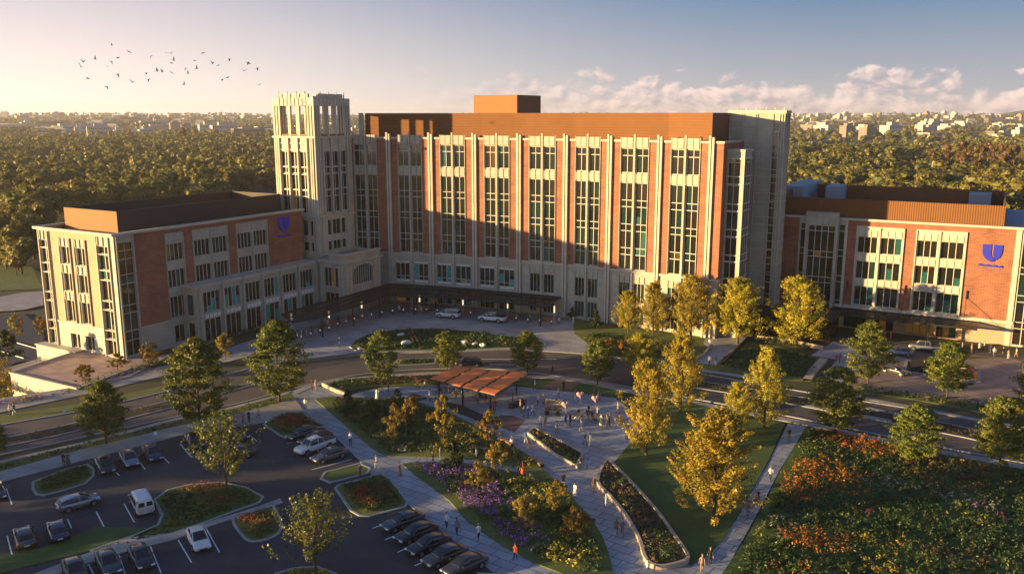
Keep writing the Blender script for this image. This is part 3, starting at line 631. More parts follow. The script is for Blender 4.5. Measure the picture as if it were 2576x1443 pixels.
# ===== tower
T0 = Vector((-41.8, 183.8, 0)); tow = empty('stone_tower', T0, 'tall pale stone tower with an open lantern top', 'tower')
TR = Fr(T0, e1, e2); TL = Fr(T0, -e2, -e1); WT = 11.7
part(tow, 'core', M['body'], (.7, WT-.7, -WT+.7, -.7, 0, 35.5), fr=TR)
def tface(fr, low):
    m2 = MB(); rows = [(31.1, 34.3), (29.5, 30.9), (26.2, 29.35), (24.8, 26.0), (21.2, 24.6)]
    cols = [(2.3, 4.6), (5.0, 7.3), (7.7, 9.9)]
    hl = [(a, b, c, d) for a, b in cols for c, d in rows]
    lowr = [(16.2, 19.5), (12.8, 14.8)] if low else [(16.2, 19.5), (12.8, 14.8)]
    lcols = [(3.0, 4.2), (4.6, 7.2), (7.6, 8.9)] if low else [(.9, 2.4), (3.1, 4.6)]
    hl2 = [(a, b, c, d) for a, b in lcols for c, d in lowr]
    m2.holes(fr, 0, WT, 0, 37.2, hl+hl2, 0, .45)
    for a in (2.0, 4.62, 7.32, 9.95): m2.box(fr, a, a+.36, 0, .4, 20.6, 37.2)
    for a in (.5, 1.05, 10.7, 11.2): m2.box(fr, a, a+.3, 0, .25, 12.6, 37.2)
    for z in (34.6, 36.0): m2.box(fr, 2.36, 9.95, 0, .18, z, z+.2)
    for c, d in lowr: m2.box(fr, 2.6, 9.3, 0, .2, c-.25, c)
    m2.box(fr, 0, WT, 0, .35, 20.35, 20.6)
    m2.build('stone_wall', M['stone2'], tow)
    for a, b in cols:
        for c, d in ((21.2, 26.0), (26.2, 30.9), (31.1, 34.3)):
            window(tow, fr, a, b, c, d, 2, () if c > 31 else (c+3.5,), n=-.3, teal=0, warm=.08, brown=.3, fw=.12)
    for a, b, c, d in hl2: window(tow, fr, a, b, c, d, 2 if b-a > 2 else 1, n=-.3, teal=.12 if not low else 0)
tface(TR, True); tface(TL, False)
m2 = MB()
for fr_ in (Fr(TR.P(WT, 0, 0), -e2, e1), Fr(TL.P(WT, 0, 0), e1, -e2)): m2.quad(fr_, 0, WT, 0, 0, 37.2)
m2.build('rear_wall', M['stone2'], tow)
part(tow, 'belt_cornice', M['stone2'], (-.3, WT+.3, -WT-.3, .3, 37.2, 37.6), fr=TR)
part(tow, 'foot_cornice', M['stone2'], (-.4, WT+1.2, -1, .5, 12.0, 12.4), fr=TR)
# lantern: corner piers, slender columns, top band and crown
for cx, cy in ((0, 0), (WT-2.0, 0), (0, -WT+2.0), (WT-2.0, -WT+2.0)):
    m2 = MB(); m2.box(TR, cx+.25, cx+1.75, cy-1.75, cy-.25, 37.6, 44)
    for a, b in ((0, 0), (1.55, 0), (0, -1.55), (1.55, -1.55), (.78, 0), (0, -.78)): m2.box(TR, cx+a, cx+a+.42, cy+b-.42, cy+b, 37.6, 44.0)
    m2.build('corner_pier', M['stone2'], tow)
for k in range(2):
    for fr_ in (TR, TL, Fr(TR.P(WT, 0, 0), -e2, e1), Fr(TL.P(WT, 0, 0), e1, -e2)):
        a = 2.0+(WT-4.0)*(k+1)/3; part(tow, 'lantern_column', M['stone2'], (a-.28, a+.28, -.7, -.15, 37.6, 44.0), fr=fr_)
m2 = MB()
for a, b, c, d in ((0, WT, -1.2, 0), (0, WT, -WT, -WT+1.2), (0, 1.2, -WT+1.2, -1.2), (WT-1.2, WT, -WT+1.2, -1.2)): m2.box(TR, a, b, c, d, 44.0, 45.6)
for k in range(8): a = 2.1+k*(WT-4.2)/7; m2.box(TR, a-.08, a+.08, 0, .14, 44.1, 45.6); m2.box(TL, a-.08, a+.08, 0, .14, 44.1, 45.6)
m2.build('lantern_band', M['stone2'], tow)
m2 = MB()
for a, b, c, d in ((1.9, WT-1.9, -.9, -.4), (1.9, WT-1.9, -WT+.4, -WT+.9), (.4, .9, -WT+1.9, -1.9), (WT-.9, WT-.4, -WT+1.9, -1.9)): m2.box(TR, a, b, c, d, 45.6, 46.5)
m2.build('crown', M['stone2'], tow)
for fr_ in (TR, TL):
    for k in range(4): a = 2.1+k*(WT-4.2)/3; part(tow, 'finial', M['stone'], (a-.09, a+.09, .02, .2, 45.6, 46.95), fr=fr_)
m2 = MB()
for fr_ in (TR, TL): m2.box(fr_, 2.1, WT-2.1, -.5, -.2, 37.6, 38.0)
m2.build('railing', M['screen'], tow)
# ===== main building
PP = [(-27.44,192.39),(-17.84,189.44),(-8.05,185.75),(1.54,181.47),(11.08,176.55),(19.54,171.65),(28.48,165.9),(37.03,159.88)]
PL = Vector((-36.0, 194.4, 0)); K = Vector((38.83, 158.54, 0)); base0 = Vector((1.54, 181.47, 0))
main = empty('hospital_tower', base0, 'long curved main building with brick bays and bronze penthouse', 'building')
def frame_between(a, b):
    a = Vector((a[0], a[1], 0)); b = Vector((b[0], b[1], 0)); u = (b-a).normalized(); return Fr(a, u, Vector((u.y, -u.x, 0))), (b-a).length
ROWS = [(11.7, 14.6, ()), (14.6, 19.4, (15.95, )), (19.4, 24.2, (20.75, )), (24.2, 28.9, (25.5, )), (30.95, 35.6, (34.25, ))]
def bay(fr, w, i, half=False):
    k = w/10.4; a1, b1, a2, b2 = 2.42*k, 4.87*k, 5.55*k, 8.0*k
    if half: a1, b1, a2, b2 = .6, 2.9, 3.6, 5.8
    sL, sR = a1-.2, b2+.2; cm = (b1+a2)/2
    m2 = MB()
    if not half: m2.holes(fr, 0, sL, 11.4, 36.9, [], 0, 0)
    m2.holes(fr, sR, w, 11.4, 36.9, [], 0, 0); m2.build('brick_wall', M['brick'], main)
    m2 = MB(); hl = [(a, b, 11.7, 28.9) for a, b in ((a1, b1), (a2, b2))]+[(a, b, 30.95, 35.6) for a, b in ((a1, b1), (a2, b2))]
    m2.holes(fr, sL, sR, 11.4, 36.9, hl, .05, .45)
    m2.box(fr, sL, sL+.13, .0, .2, 11.4, 37.9); m2.box(fr, sR-.13, sR, .0, .2, 11.4, 37.9)
    m2.box(fr, cm-.2, cm+.2, .05, .34, 11.4, 38.35)
    for a, b in ((a1, b1), (a2, b2)):
        q = (b-a)/2
        for j in range(2):
            m2.box(fr, a+j*q+.06, a+(j+1)*q-.06, .05, .3, 35.8, 37.75)
            m2.box(fr, a+j*q+.12, a+(j+1)*q-.12, .05, .16, 29.15, 30.7)
        for j in range(3): m2.box(fr, a+j*q-.05, a+j*q+.05, .05, .26, 29.0, 30.9)
    m2.build('window_surround', M['stone'], main)
    for a, b in ((a1, b1), (a2, b2)):
        for c, d, r in ROWS: window(main, fr, a, b, c, d, 2, r, n=-.25, teal=.10 if c > 30 or c < 15 else .02, warm=.02, brown=.2, fw=.11)
    for s0, s1 in (((0.6 if not half else 0), sL), (sR, w-.6)):
        if s1 > s0: part(main, 'brick_coping', M['stone2'], (s0, s1, -.5, .14, 36.9, 37.3), fr=fr)
    return cm
frs = []
fr, w = frame_between(PL, PP[0]); frs.append((fr, w)); bay(fr, w, -1, True)
for i in range(7):
    fr, w = frame_between(PP[i], PP[i+1]); frs.append((fr, w)); bay(fr, w, i)
for i, p in enumerate(PP):
    fa = frs[i][0]; fb = frs[min(i+1, 7)][0]; nn = (fa.N+fb.N).normalized(); fr = Fr(p, Vector((-nn.y, nn.x, 0)), nn)
    part(main, 'pier', M['stone2'], (-.52, -.12, -.1, .5, 0, 38.3), (.12, .52, -.1, .5, 0, 38.0), (-.12, .12, -.1, .2, 0, 37.6), fr=fr)
# right-hand stub and brick flank
fr, w = frame_between(PP[7], K); m2 = MB(); m2.holes(fr, 0, w, 11.4, 36.9, []); sideF = Fr(K, e1, e2); m2.holes(sideF, 0, 24, 11.4, 36.9, []); m2.build('brick_wall', M['brick'], main)
part(main, 'brick_coping', M['stone2'], (.6, w+.15, -.5, .14, 36.9, 37.3), fr=fr); part(main, 'brick_coping', M['stone2'], (.15, 11.6, -.5, .14, 36.9, 37.3), fr=sideF)
m2 = MB(); m2.holes(fr, 0, w, 0, 11.4, []); m2.holes(sideF, 0, 24, 0, 11.4, []); m2.build('base_wall', M['stone'], main)
part(main, 'trim_band', M['stone2'], (.55, w+.2, 0, .2, 11.15, 11.55), fr=fr); part(main, 'trim_band', M['stone2'], (.2, 24, 0, .2, 11.15, 11.55), fr=sideF)
# base storeys
for i, (fr, w) in enumerate(frs):
    k = w/10.4; m2 = MB()
    if i == 0: ws = [(1.0, 5.6)]; wide = True
    elif i <= 3: ws = [(1.0*k, 4.5*k), (5.6*k, 9.2*k)]; wide = True
    else: ws = [(2.5*k, 4.78*k), (5.66*k, 7.94*k)]; wide = False
    hl = []
    for a, b in ws: hl += [(a, b, 4.9, 9.6) if wide else (a, b, 4.9, 8.9), (a, b, .2 if wide else .6, 3.9)]
    m2.holes(fr, 0, w, 0, 11.4, hl, 0, .35)
    if not wide:
        m2.box(fr, .5, w-.5, 0, .12, 4.45, 4.62)
        for a, b in ws: 
            for j in range(3): x = a+j*(b-a)/2; m2.box(fr, x-.05, x+.05, 0, .15, 8.95, 10.3)
        cm = w/2; m2.box(fr, cm-.2, cm+.2, 0, .3, 0, 11.2)
    else: m2.box(fr, w/2-.2, w/2+.2, 0, .3, 4.2, 11.2) if i else None
    m2.build('base_wall', M['stone'], main)
    for a, b in ws:
        if wide:
            window(main, fr, a, b, 4.9, 9.6, 3, (5.35, 6.2, 9.15), n=-.3, teal=.2, warm=.03, fw=.13, white=(0, 3), fm=M['metal'], mats=GB)
            window(main, fr, a, b, .2, 3.9, 3, (2.6,), n=-.3, teal=.25, warm=.12, brown=.4, mats=GB)
        else:
            window(main, fr, a, b, 4.9, 8.9, 3, n=-.3, teal=.06, fw=.08); window(main, fr, a, b, .6, 3.9, 3, n=-.3, teal=.2, fw=.08)
    part(main, 'trim_band', M['stone2'], (.5 if i else 0, w-.5, 0, .28, 11.1, 11.5), fr=fr)
# body, roof, penthouse
front = [PL]+[Vector((*p, 0)) for p in PP]+[K]
inn = [p-Fr(K, e1, e2).N*0 for p in front]
def setback(pts, d):
    out = []
    for i, p in enumerate(pts):
        a = pts[max(0, i-1)]; b = pts[min(len(pts)-1, i+1)]; u = (b-a).normalized(); out.append(p-Vector((u.y, -u.x, 0))*d)
    return out
f6 = setback(front, .62); back = [K+e1*24-e2*.6, PL+e1*26]
poly = f6[:-1]+[K+e1*.62-e2*.6]+back
roofpoly(main, 'core', [(p.x, p.y) for p in poly], 0, 36.2, M['body'])
fr_roof = setback(front, .5)[:-1]+[K+e1*.5-e2*.5, K+e1*24-e2*.5, PL+e1*26]
roofpoly(main, 'roof', [(p.x, p.y) for p in fr_roof], 36.2, 36.5, M['roof'])
part(main, 'end_wall', M['brick'], (0, 26, -.3, 0, 0, 36.9), fr=Fr(PL, e1, -e2))
ph = setback(front, 3.6); ph = [ph[0]+Vector((1.8, 0, 0))]+ph[1:8]+[K+e1*2.2-e2*3.0]
phb = [K+e1*21-e2*3.0, ph[0]+e1*20]
def wallrun(par, pts, z0, z1, t, name, m):
    mb = MB()
    for a, b in zip(pts, pts[1:]):
        f_, w_ = frame_between(a, b); mb.box(f_, 0, w_, -t, 0, z0, z1)
    return mb.build(name, m, par)
roofpoly(main, 'penthouse', [(p.x, p.y) for p in ph+phb], 36.5, 42.45, M['screenh'], M['roof'])
# taller plant box on the penthouse
pb = Fr(Vector((1.1, 188.0, 0)), -e2, -e1)
part(main, 'lift_overrun', M['screen'], (0, 11.0, -11.0, 0, 42.45, 46.3), fr=pb)
part(main, 'penthouse_end_post', M['stone2'], (-.5, .5, -.4, .4, 36.5, 42.5), fr=Fr(ph[0]-Vector((.9,0,0)), Vector((1,0,0)), Vector((0,-1,0))))
# glazed end bay
bf = 2.5; eb = empty('glazed_stair_bay', K+e1*bf, 'narrow glazed stone bay on the right flank of the main building', 'building')
B1 = Fr(K+e1*bf, e2, -e1); B2 = Fr(K+e1*bf+e2*3.1, e1, e2)
rowz = [1.0, 5.0, 6.4, 10.2, 11.5, 14.8, 16.0, 19.6, 20.9, 24.4, 25.7, 29.4, 30.8, 34.1]
m2 = MB(); m2.holes(B1, 0, 3.1, 0, 35.4, [(.35, 2.5, .8, 34.2)], 0, .3); m2.holes(B2, 0, 6.1, 0, 35.4, [(.5, 5.6, .8, 34.2)], 0, .3); m2.build('stone_wall', M['stone'], eb)
for a, b in zip([.8]+rowz[2::2], rowz[2::2]+[34.2]):
    window(eb, B1, .35, 2.5, a, b, 2, ((a+b)/2+.9,), n=-.2, fw=.1, teal=0); window(eb, B2, .5, 5.6, a, b, 4, ((a+b)/2+.9,), n=-.2, fw=.12, teal=0, brown=.1)
m2 = MB()
for z in rowz: m2.box(B1, 0, 3.25, 0, .14, z-.1, z+.1); m2.box(B2, 0, 6.1, 0, .14, z-.1, z+.1)
m2.box(B2, -.12, .12, -.1, .22, 0, 35.4); m2.build('rail', M['metal'], eb)
part(eb, 'cornice', M['stone2'], (-.1, 6.2, -3.2, .25, 35.4, 35.8), fr=B2)
# stair tower
us = 14.0; S0 = K+e1*us+e2*7.7; st = empty('stair_tower', S0, 'plain stone stair tower with one dark vertical window strip, right of the main building', 'tower')
S1 = Fr(S0, -e2, -e1); S2 = Fr(S0, e1, e2)
part(st, 'core', M['body'], (.6, 10.4, -4.2, -.6, 0, 41.5), fr=S1)
m2 = MB(); m2.holes(S1, 0, 11, 0, 42.3, [(1.1, 2.15, 1, 40.4)], 0, .35); m2.holes(S2, 0, 4.6, 0, 42.3, [], 0, .1); m2.quad(Fr(S1.P(11, 0, 0), e1, -e2), 0, 4.6, 0, 0, 42.3); m2.quad(Fr(S2.P(4.6, 0, 0), -e2, e1), 0, 11, 0, 0, 42.3)
m2.build('stone_wall', M['stone'], st)
m2 = MB()
for z in (4.5, 7.0, 11.4, 13, 16, 17.6, 20.8, 22.3, 25.3, 27, 30.2, 31.6, 35.1): m2.box(S1, 0, 5.2, 0, .12, z-.07, z+.07); m2.box(S2, 0, 4.6, 0, .12, z-.07, z+.07)
for u in (.0, .45, .95, 2.2, 5.2, 5.6, 7.9, 8.3, 10.6): m2.box(S1, u, u+.13, 0, .2, 0, 42.2)
for u in (.9, 1.9, 2.9, 3.9): m2.box(S2, u, u+.12, 0, .16, 0, 42.2)
m2.build('rail', M['stone2'], st)
for a in range(8): window(st, S1, 1.1, 2.15, 1+a*4.925, 1+(a+1)*4.925, 1, (1+a*4.925+3.4,), n=-.2, teal=0, warm=0, brown=.5)
part(st, 'parapet', M['stone2'], (-.15, 11.1, -4.7, .15, 42.3, 42.9), fr=S1)
for u in (.2, 1.9, 3.6, 5.5, 7.4, 9.2): part(st, 'finial', M['stone2'], (u, u+.14, -.02, .22, 42.9, 43.5), fr=S1)
# low link at the foot of the stair tower
lk = empty('entrance_link', S0+e2*1, 'low dark glazed entrance link between stair tower and right wing', 'building')
LK = Fr(S0-e1*6, e2, -e1)
part(vb, 'red_sign', M['redsign'], (33.4, 36.6, 8.4, 8.5, 4.15, 4.5), fr=Q) if 0 else None
part(lk, 'wall', M['glassbrown'], (-8, 12, -9, 0, 0, 4.1), fr=LK); part(lk, 'roof', M['dkmetal'], (-8.5, 12.6, -9, .9, 4.1, 4.6), fr=LK)
m2 = MB()
for k in range(11): m2.box(LK, -7.8+k*1.9, -7.7+k*1.9, 0, .1, 0, 4.1)
m2.build('frame', M['dkmetal'], lk)
# ===== right wing (u to the left along the facade from its right-hand corner)
RB0 = Vector((92.1, 153.9, 0)); rw = empty('brick_wing', RB0, 'three storey brick wing with orange ribbed roof screen and blue shield sign, at right', 'building')
Q = Fr(RB0, -e2, -e1)
part(rw, 'core', M['body'], (-13, 41.2, -40, -.8, 0, 21.2), fr=Q); part(rw, 'roof', M['whiteroof'], (-13.6, 41.7, -40.5, -.35, 21.2, 21.5), fr=Q)
G = [(8.35, 16.9, 12.85), (19.0, 27.6, 23.4)]
lv = [(15.4, 18.6), (10.25, 13.75), (4.9, 8.75)]
m2 = MB(); m2.holes(Q, .5, 29.3, 4.6, 21.7, [(a, b, 4.6, 20.55) for a, b, m_ in G], 0, .3); m2.holes(Q, 38.6, 41.8, 0, 21.7, []); m2.build('brick_wall', M['brick'], rw)
for a, b, m_ in G:
    cols = [(a+.35, m_-.35), (m_+.35, b-.35)]; hl = [(c, d, e, f_) for c, d in cols for e, f_ in lv]
    m2 = MB(); m2.holes(Q, a, b, 4.6, 20.55, hl, .06, .4); m2.box(Q, a-.05, a+.15, .0, .3, 4.6, 20.7); m2.box(Q, b-.15, b+.05, 0, .3, 4.6, 20.7); m2.box(Q, m_-.2, m_+.2, .06, .3, 4.6, 20.5); m2.box(Q, a+.15, b-.15, 0, .32, 20.5, 20.7)
    for c, d in cols:
        q = (d-c)/3
        for e, f_ in lv:
            for j in range(3): m2.box(Q, c+j*q+.07, c+(j+1)*q-.07, .06, .2, f_+.18, f_+1.35)
            m2.box(Q, c-.05, d+.05, .06, .22, e-.14, e); m2.box(Q, c-.05, d+.05, .06, .22, f_, f_+.12)
    m2.build('window_surround', M['stone2'], rw)
    for c, d, e, f_ in hl: window(rw, Q, c, d, e, f_, 3, n=-.28, teal=.12, warm=.02, brown=.15, fw=.12)
# base and ground floor glazing
m2 = MB(); m2.holes(Q, -.6, 29.3, 0, 4.6, [(8.6, 12.0, .2, 3.4), (12.4, 17.3, .2, 3.4), (19.6, 28.8, .2, 3.4)], .1, .4); m2.build('base_wall', M['tanpanel'], rw)
for a, b, n_ in ((8.6, 12.0, 3), (12.4, 17.3, 4), (19.6, 28.8, 7)): window(rw, Q, a, b, .2, 3.4, n_, n=-.25, teal=0, warm=.45, brown=.3, fm=M['dkmetal'])
part(rw, 'trim_band', M['stone2'], (-.6, 30.9, .1, .32, 4.15, 4.7), fr=Q)
part(rw, 'cornice', M['stone2'], (-14, 31.0, -.5, .35, 21.7, 22.1), (37.3, 41.8, -.5, .3, 21.7, 22.1), fr=Q)
part(rw, 'edge_pilaster', M['stone2'], (-.4, .5, 0, .2, 0, 21.7), fr=Q); part(rw, 'edge_pilaster', M['stone2'], (29.3, 29.75, 0, .25, 0, 21.7), fr=Q)
# glazed left bays
m2 = MB(); m2.holes(Q, 29.75, 31.0, 0, 21.7, [(29.85, 30.9, .5, 20.8)], .02, .3); m2.holes(Q, 37.2, 38.6, 0, 21.7, [(37.3, 38.3, .5, 20.6)], .02, .3); m2.build('stone_wall', M['stone'], rw)
for a, b in ((29.85, 30.9), (37.3, 38.3)): window(rw, Q, a, b, .5, 20.7, 1, (4.2, 5.4, 9.2, 10.4, 14.4, 15.6, 19.4), n=-.2, warm=.03)
m2 = MB(); m2.holes(Q, 31.0, 37.2, 0, 22.9, [(31.6, 36.6, .5, 20.4)], .9, .3)
for u in (31.0, 36.8): m2.box(Q, u, u+.4, .9, 1.2, 0, 23.1)
for u in (32.6, 33.9, 35.2): m2.box(Q, u-.06, u+.06, .9, 1.05, 20.4, 22.8)
for u in (31.0, 37.2): m2.quad(Fr(Q.P(u, 0, 0), -e1, -e2), 0, .9, 0, 0, 22.9)
m2.box(Q, 31, 37.2, -.3, 1.1, 22.9, 23.05); m2.build('bay_surround', M['stone'], rw)
for a, b in ((.5, 4.9), (4.9, 10.0), (10.0, 15.2), (15.2, 20.4)): window(rw, Q, 31.6, 36.6, a, b, 4, (b-1.1,), n=.65, warm=.03, teal=.05, brown=.2, fw=.13)
# curtain wall at the far right corner
m2 = MB(); m2.holes(Q, -13.8, -.6, 0, 21.7, [(-3.4, -.75, .3, 20.4), (-7, -4.1, .3, 20.4)], .05, .3); m2.build('corner_wall', M['stone2'], rw)
for u0_, u1_ in ((-3.4, -.75), (-7, -4.1)):
    for a, b in ((.3, 4.6), (4.6, 9.6), (9.6, 14.8), (14.8, 20.4)): window(rw, Q, u0_, u1_, a, b, 2, (b-1.2,), n=-.15, warm=.03, teal=0, fw=.14)
part(rw, 'side_wall', M['brick'], (-14, -13.8, -40.6, .05, 0, 21.7), (41.6, 41.8, -40.6, 0, 0, 21.7), fr=Q)
screen(rw, Q, 2.6, 45, -40, -2.6, 21.5, 25.6, m=M['screenv'])
part(rw, 'roof_unit', M['whiteroof'], (35.5, 39.0, -38, -30, 21.5, 25.9), fr=Q); part(rw, 'roof_unit', M['whiteroof'], (5.2, 9.5, -39, -33, 21.5, 25.2), fr=Q)
part(rw, 'stair_head', M['whiteroof'], (42.5, 47, -46, -22, 21.5, 26.2), fr=Q)
shield(rw, Q, 4.0, 17.05, 1.62, -1, True)
# canopy on rods
cz = 3.85
cn = part(rw, 'canopy', M['canopy'], (5.2, 31, .12, 6.6, cz, cz+.12), fr=Q)
m2 = MB()
for a, b, c, d in ((5.0, 31.2, 6.6, 6.8), (5.0, 31.2, .34, .5), (5.0, 5.2, .5, 6.6), (17.5, 17.7, .5, 6.6), (31.0, 31.2, .5, 6.6)): m2.box(Q, a, b, c, d, cz-.12, cz+.24)
m2.build('canopy_frame', M['dkmetal'], rw)
for u in (7.4, 18.0, 28.6):
    m2 = MB(); m2.box(Q, u-.12, u+.12, .0, .25, 8.1, 9.7); m2.tube(Q.P(u, .25, 8.3), Q.P(u, 6.4, cz+.2), .05, seg=5); m2.build('canopy_rod', M['dkmetal'], rw)
for u in (13, 24): part(rw, 'canopy_post', M['dkmetal'], (u-.15, u+.15, 5.6, 5.9, .1, cz-.12), fr=Q)
# glass entrance vestibule of the right wing
v0 = Q.P(34.5, 0, 0); vb = empty('glass_vestibule', v0, 'lit green glass entrance vestibule under a black roof beside the right wing', 'entrance')
part(vb, 'glass_wall', M['greenlit'], (32.6, 38.2, 1.3, 7.6, .1, 4.0), fr=Q); part(vb, 'roof', M['dkmetal'], (31.6, 38.9, 1.25, 8.4, 4.0, 4.6), fr=Q)
m2 = MB()
for u in (32.5, 34.4, 36.3, 38.1): m2.box(Q, u-.07, u+.07, 7.6, 7.75, .1, 4.0)
M['redsign'] = mat('red_sign', (.5, .02, .015), .4, 0, emit=((1, .04, .02), .25)); part(vb, 'red_sign', M['redsign'], (33.6, 36.2, 8.42, 8.52, 4.62, 4.95), fr=Q); m2.box(Q, 31.9, 32.5, 6.8, 8.0, .1, 4.0); m2.box(Q, 32.6, 38.2, 7.6, 7.7, 2.4, 2.5); m2.build('frame', M['dkmetal'], vb)
# ===== main entrance canopy
cz = 4.25
cpoly = [(10.3,177.0),(6.6,166.9),(1.5,169.8),(-6,173.2),(-15,176.5),(-26,177.6),(-29.5,172.2),(-33.5,164),(-36.8,157.6),(-40.8,154.6),(-44.6,160.8),(-40.5,169.0),(-35.0,178.0),(-29.2,189.0),(-27.2,191.3),(-17.6,188.5),(-7.8,184.8),(1.7,180.5)]
ca = empty('entrance_canopy', (-6, 176, 0), 'long black glass canopy sweeping round the main entrance', 'canopy')
roofpoly(ca, 'canopy_roof', cpoly, cz, cz+.14, M['canopy'])
m2 = MB()
for i in range(len(cpoly)):
    a = Vector((*cpoly[i], cz+.07)); b = Vector((*cpoly[(i+1) % len(cpoly)], cz+.07)); m2.tube(a, b, .17, seg=6)
inl = spline([(9.2,174.0),(-7,181.2),(-20,184.6),(-28.2,186.5),(-33,175.5),(-39,164.5),(-42,158)], 3)
for a, b in zip(inl, inl[1:]): m2.tube(Vector((*a, cz+.2)), Vector((*b, cz+.2)), .12, seg=5)
inl = spline([(7.9,170.5),(-6.5,177.2),(-18,180.5),(-27.5,181.2),(-31.5,173),(-37,162.5)], 3)
for a, b in zip(inl, inl[1:]): m2.tube(Vector((*a, cz+.2)), Vector((*b, cz+.2)), .09, seg=5)
m2.build('canopy_frame', M['dkmetal'], ca)
for p in ((5.8,168.6),(-3,173),(-12,176.6),(-21,178.4),(-28,176.6),(-32.2,168.4),(-36.6,160.2)):
    m2 = MB(); m2.tube((*p, 0), (*p, cz), .13, seg=8); m2.build('canopy_post', M['dkmetal'], ca)
# ------------------------------------------------------------------ foliage
rs = np.random.RandomState(5)
def leafcloud(C, Nrm, size, colr, aspect=.6, tilt=.7):
    """one four-cornered leaf spray per row of C"""
    n = len(C); d = Nrm+rs.normal(0, tilt, (n, 3)); d /= np.linalg.norm(d, axis=1)[:, None]+1e-9
    a = np.cross(d, rs.normal(0, 1, (n, 3))); a /= np.linalg.norm(a, axis=1)[:, None]+1e-9; b = np.cross(d, a)
    s = (size*rs.uniform(.6, 1.3, n))[:, None]
    V = np.stack([C-a*s, C-b*s*aspect*rs.uniform(.6, 1.2, (n, 1)), C+a*s, C+b*s*aspect*rs.uniform(.6, 1.2, (n, 1))+d*s*.25], 1).reshape(-1, 3)
    F = np.arange(4*n).reshape(n, 4); return V, F, np.repeat(colr, 4, 0)
def crown_points(h0, h1, rad, nclump, nleaf, prof, clr=.22, up=0.35, vase=False, jag=0.0, sprays=False):
    """leaf positions gathered in uneven clumps inside a crown envelope"""
    P, Nn, Cl = [], [], []
    per = nleaf//nclump
    for i in range(nclump):
        t = rs.uniform(0, 1)**.85; z = h0+(h1-h0)*t; r = rad*prof(t)*(1+rs.normal(0, jag)); th = rs.uniform(0, 2*math.pi)
        q = r*math.sqrt(rs.uniform(.12, 1)); c = np.array([q*math.cos(th), q*math.sin(th), z])
        cr = rad*clr*rs.uniform(.6, 1.35)*(.55+.45*prof(t)); dirs = rs.normal(0, 1, (per, 3)); dirs[:, 2] = np.abs(dirs[:, 2])*.8+dirs[:, 2]*.2; dirs /= np.linalg.norm(dirs, axis=1)[:, None]
        rr = rs.uniform(.35, 1.0, (per, 1))**.5
        off = dirs*rr*cr; off[:, 2] *= .62
        if sprays:
            u = np.array([c[0], c[1], 0])/(np.linalg.norm(c[:2])+.3); k_ = rs.uniform(-1.5, 1.5, (per, 1))*sprays; off = off*(1-.38*sprays)+np.array([u[0]*(1-.35*(sprays > .6)), u[1]*(1-.35*(sprays > .6)), .38+.6*(sprays > .6)])*k_*cr; 
        if vase: off[:, 2] *= 2.2; off[:, :2] *= .6; off[:, :2] += (c[:2]/(np.linalg.norm(c[:2])+.1))*off[:, 2:3]*.28
        P.append(c+off); nn = dirs+np.array([c[0], c[1], 0])/rad*.6; nn[:, 2] += up; Nn.append(nn); Cl.append(np.full(per, i))
    return np.concatenate(P), np.concatenate(Nn), np.concatenate(Cl)
def tones(cl, pal, n, jit=.18):
    pal = np.array(pal); k = pal[rs.randint(0, len(pal), cl.max()+1)]; c = k[cl]*.65+pal[rs.randint(0, len(pal), n)]*.35
    return np.clip(c*rs.uniform(1-jit, 1+jit, (n, 1)), 0, 1)
egg = lambda t: math.sin(math.pi*min(1, (t*.92+.10))**.8)**.6 if t < 1 else 0
def prof_egg(t): return max(.12, math.sin(math.pi*(.08+.90*t)**.85)**.75)
def prof_tall(t): return max(.12, math.sin(math.pi*(.10+.88*t)**.75)**.8)
def prof_loose(t): return max(.2, math.sin(math.pi*(.10+.86*t)**.85)**.6)*(1-.25*t)
def prof_cone(t): return max(.08, (1-t)**.8*(.35+.65*min(1, t*5)))
PAL = {'green': [(.085,.12,.016),(.13,.16,.02),(.18,.19,.026),(.06,.09,.016),(.24,.215,.032)],
       'yellow': [(.36,.28,.022),(.44,.32,.028),(.27,.24,.022),(.50,.36,.035),(.18,.18,.02)],
       'copper': [(.32,.20,.03),(.28,.20,.03),(.38,.22,.035),(.20,.17,.028),(.15,.14,.026)],
       'olive': [(.10,.115,.02),(.13,.135,.022),(.075,.095,.018),(.17,.155,.03)],
       'dark': [(.03,.05,.018),(.045,.065,.02),(.022,.042,.016),(.06,.075,.02)],
       'autumn': [(.14,.10,.02),(.17,.09,.02),(.10,.085,.02)]}
def limbs(mb, h, r, top, spread, nl, vase=False, h0=.3):
    pts = [Vector((0, 0, -.15))]; n = 5
    for i in range(1, n+1): pts.append(Vector((rs.normal(0, .06)*i*.5, rs.normal(0, .06)*i*.5, top*i/n)))
    for i in range(n): mb.tube(pts[i], pts[i+1], r*(1-.16*i), r*(1-.16*(i+1)), 7, cap=False)
    for i in range(nl):
        t = h0+(1-h0)*(i+.5)/nl; z = top*t; k = min(n-1, int(t*n)); base = pts[k].lerp(pts[k+1], t*n-k); th = i*2.4+rs.uniform(-.4, .4)
        L_ = spread*(1-.45*t)*rs.uniform(.7, 1.1); up = L_*(1.6 if vase else .65); mid = base+Vector((math.cos(th)*L_*.5, math.sin(th)*L_*.5, up*.45)); end = base+Vector((math.cos(th)*L_, math.sin(th)*L_, up))
        rb = r*(1-.7*t)*.5; mb.tube(base, mid, rb, rb*.6, 5, cap=False); mb.tube(mid, end, rb*.6, rb*.25, 4, cap=False)
        th2 = th+.6; mb.tube(mid, mid+Vector((math.cos(th2)*L_*.4, math.sin(th2)*L_*.4, up*.5)), rb*.45, rb*.15, 4, cap=False)
MAIN_N = 5200
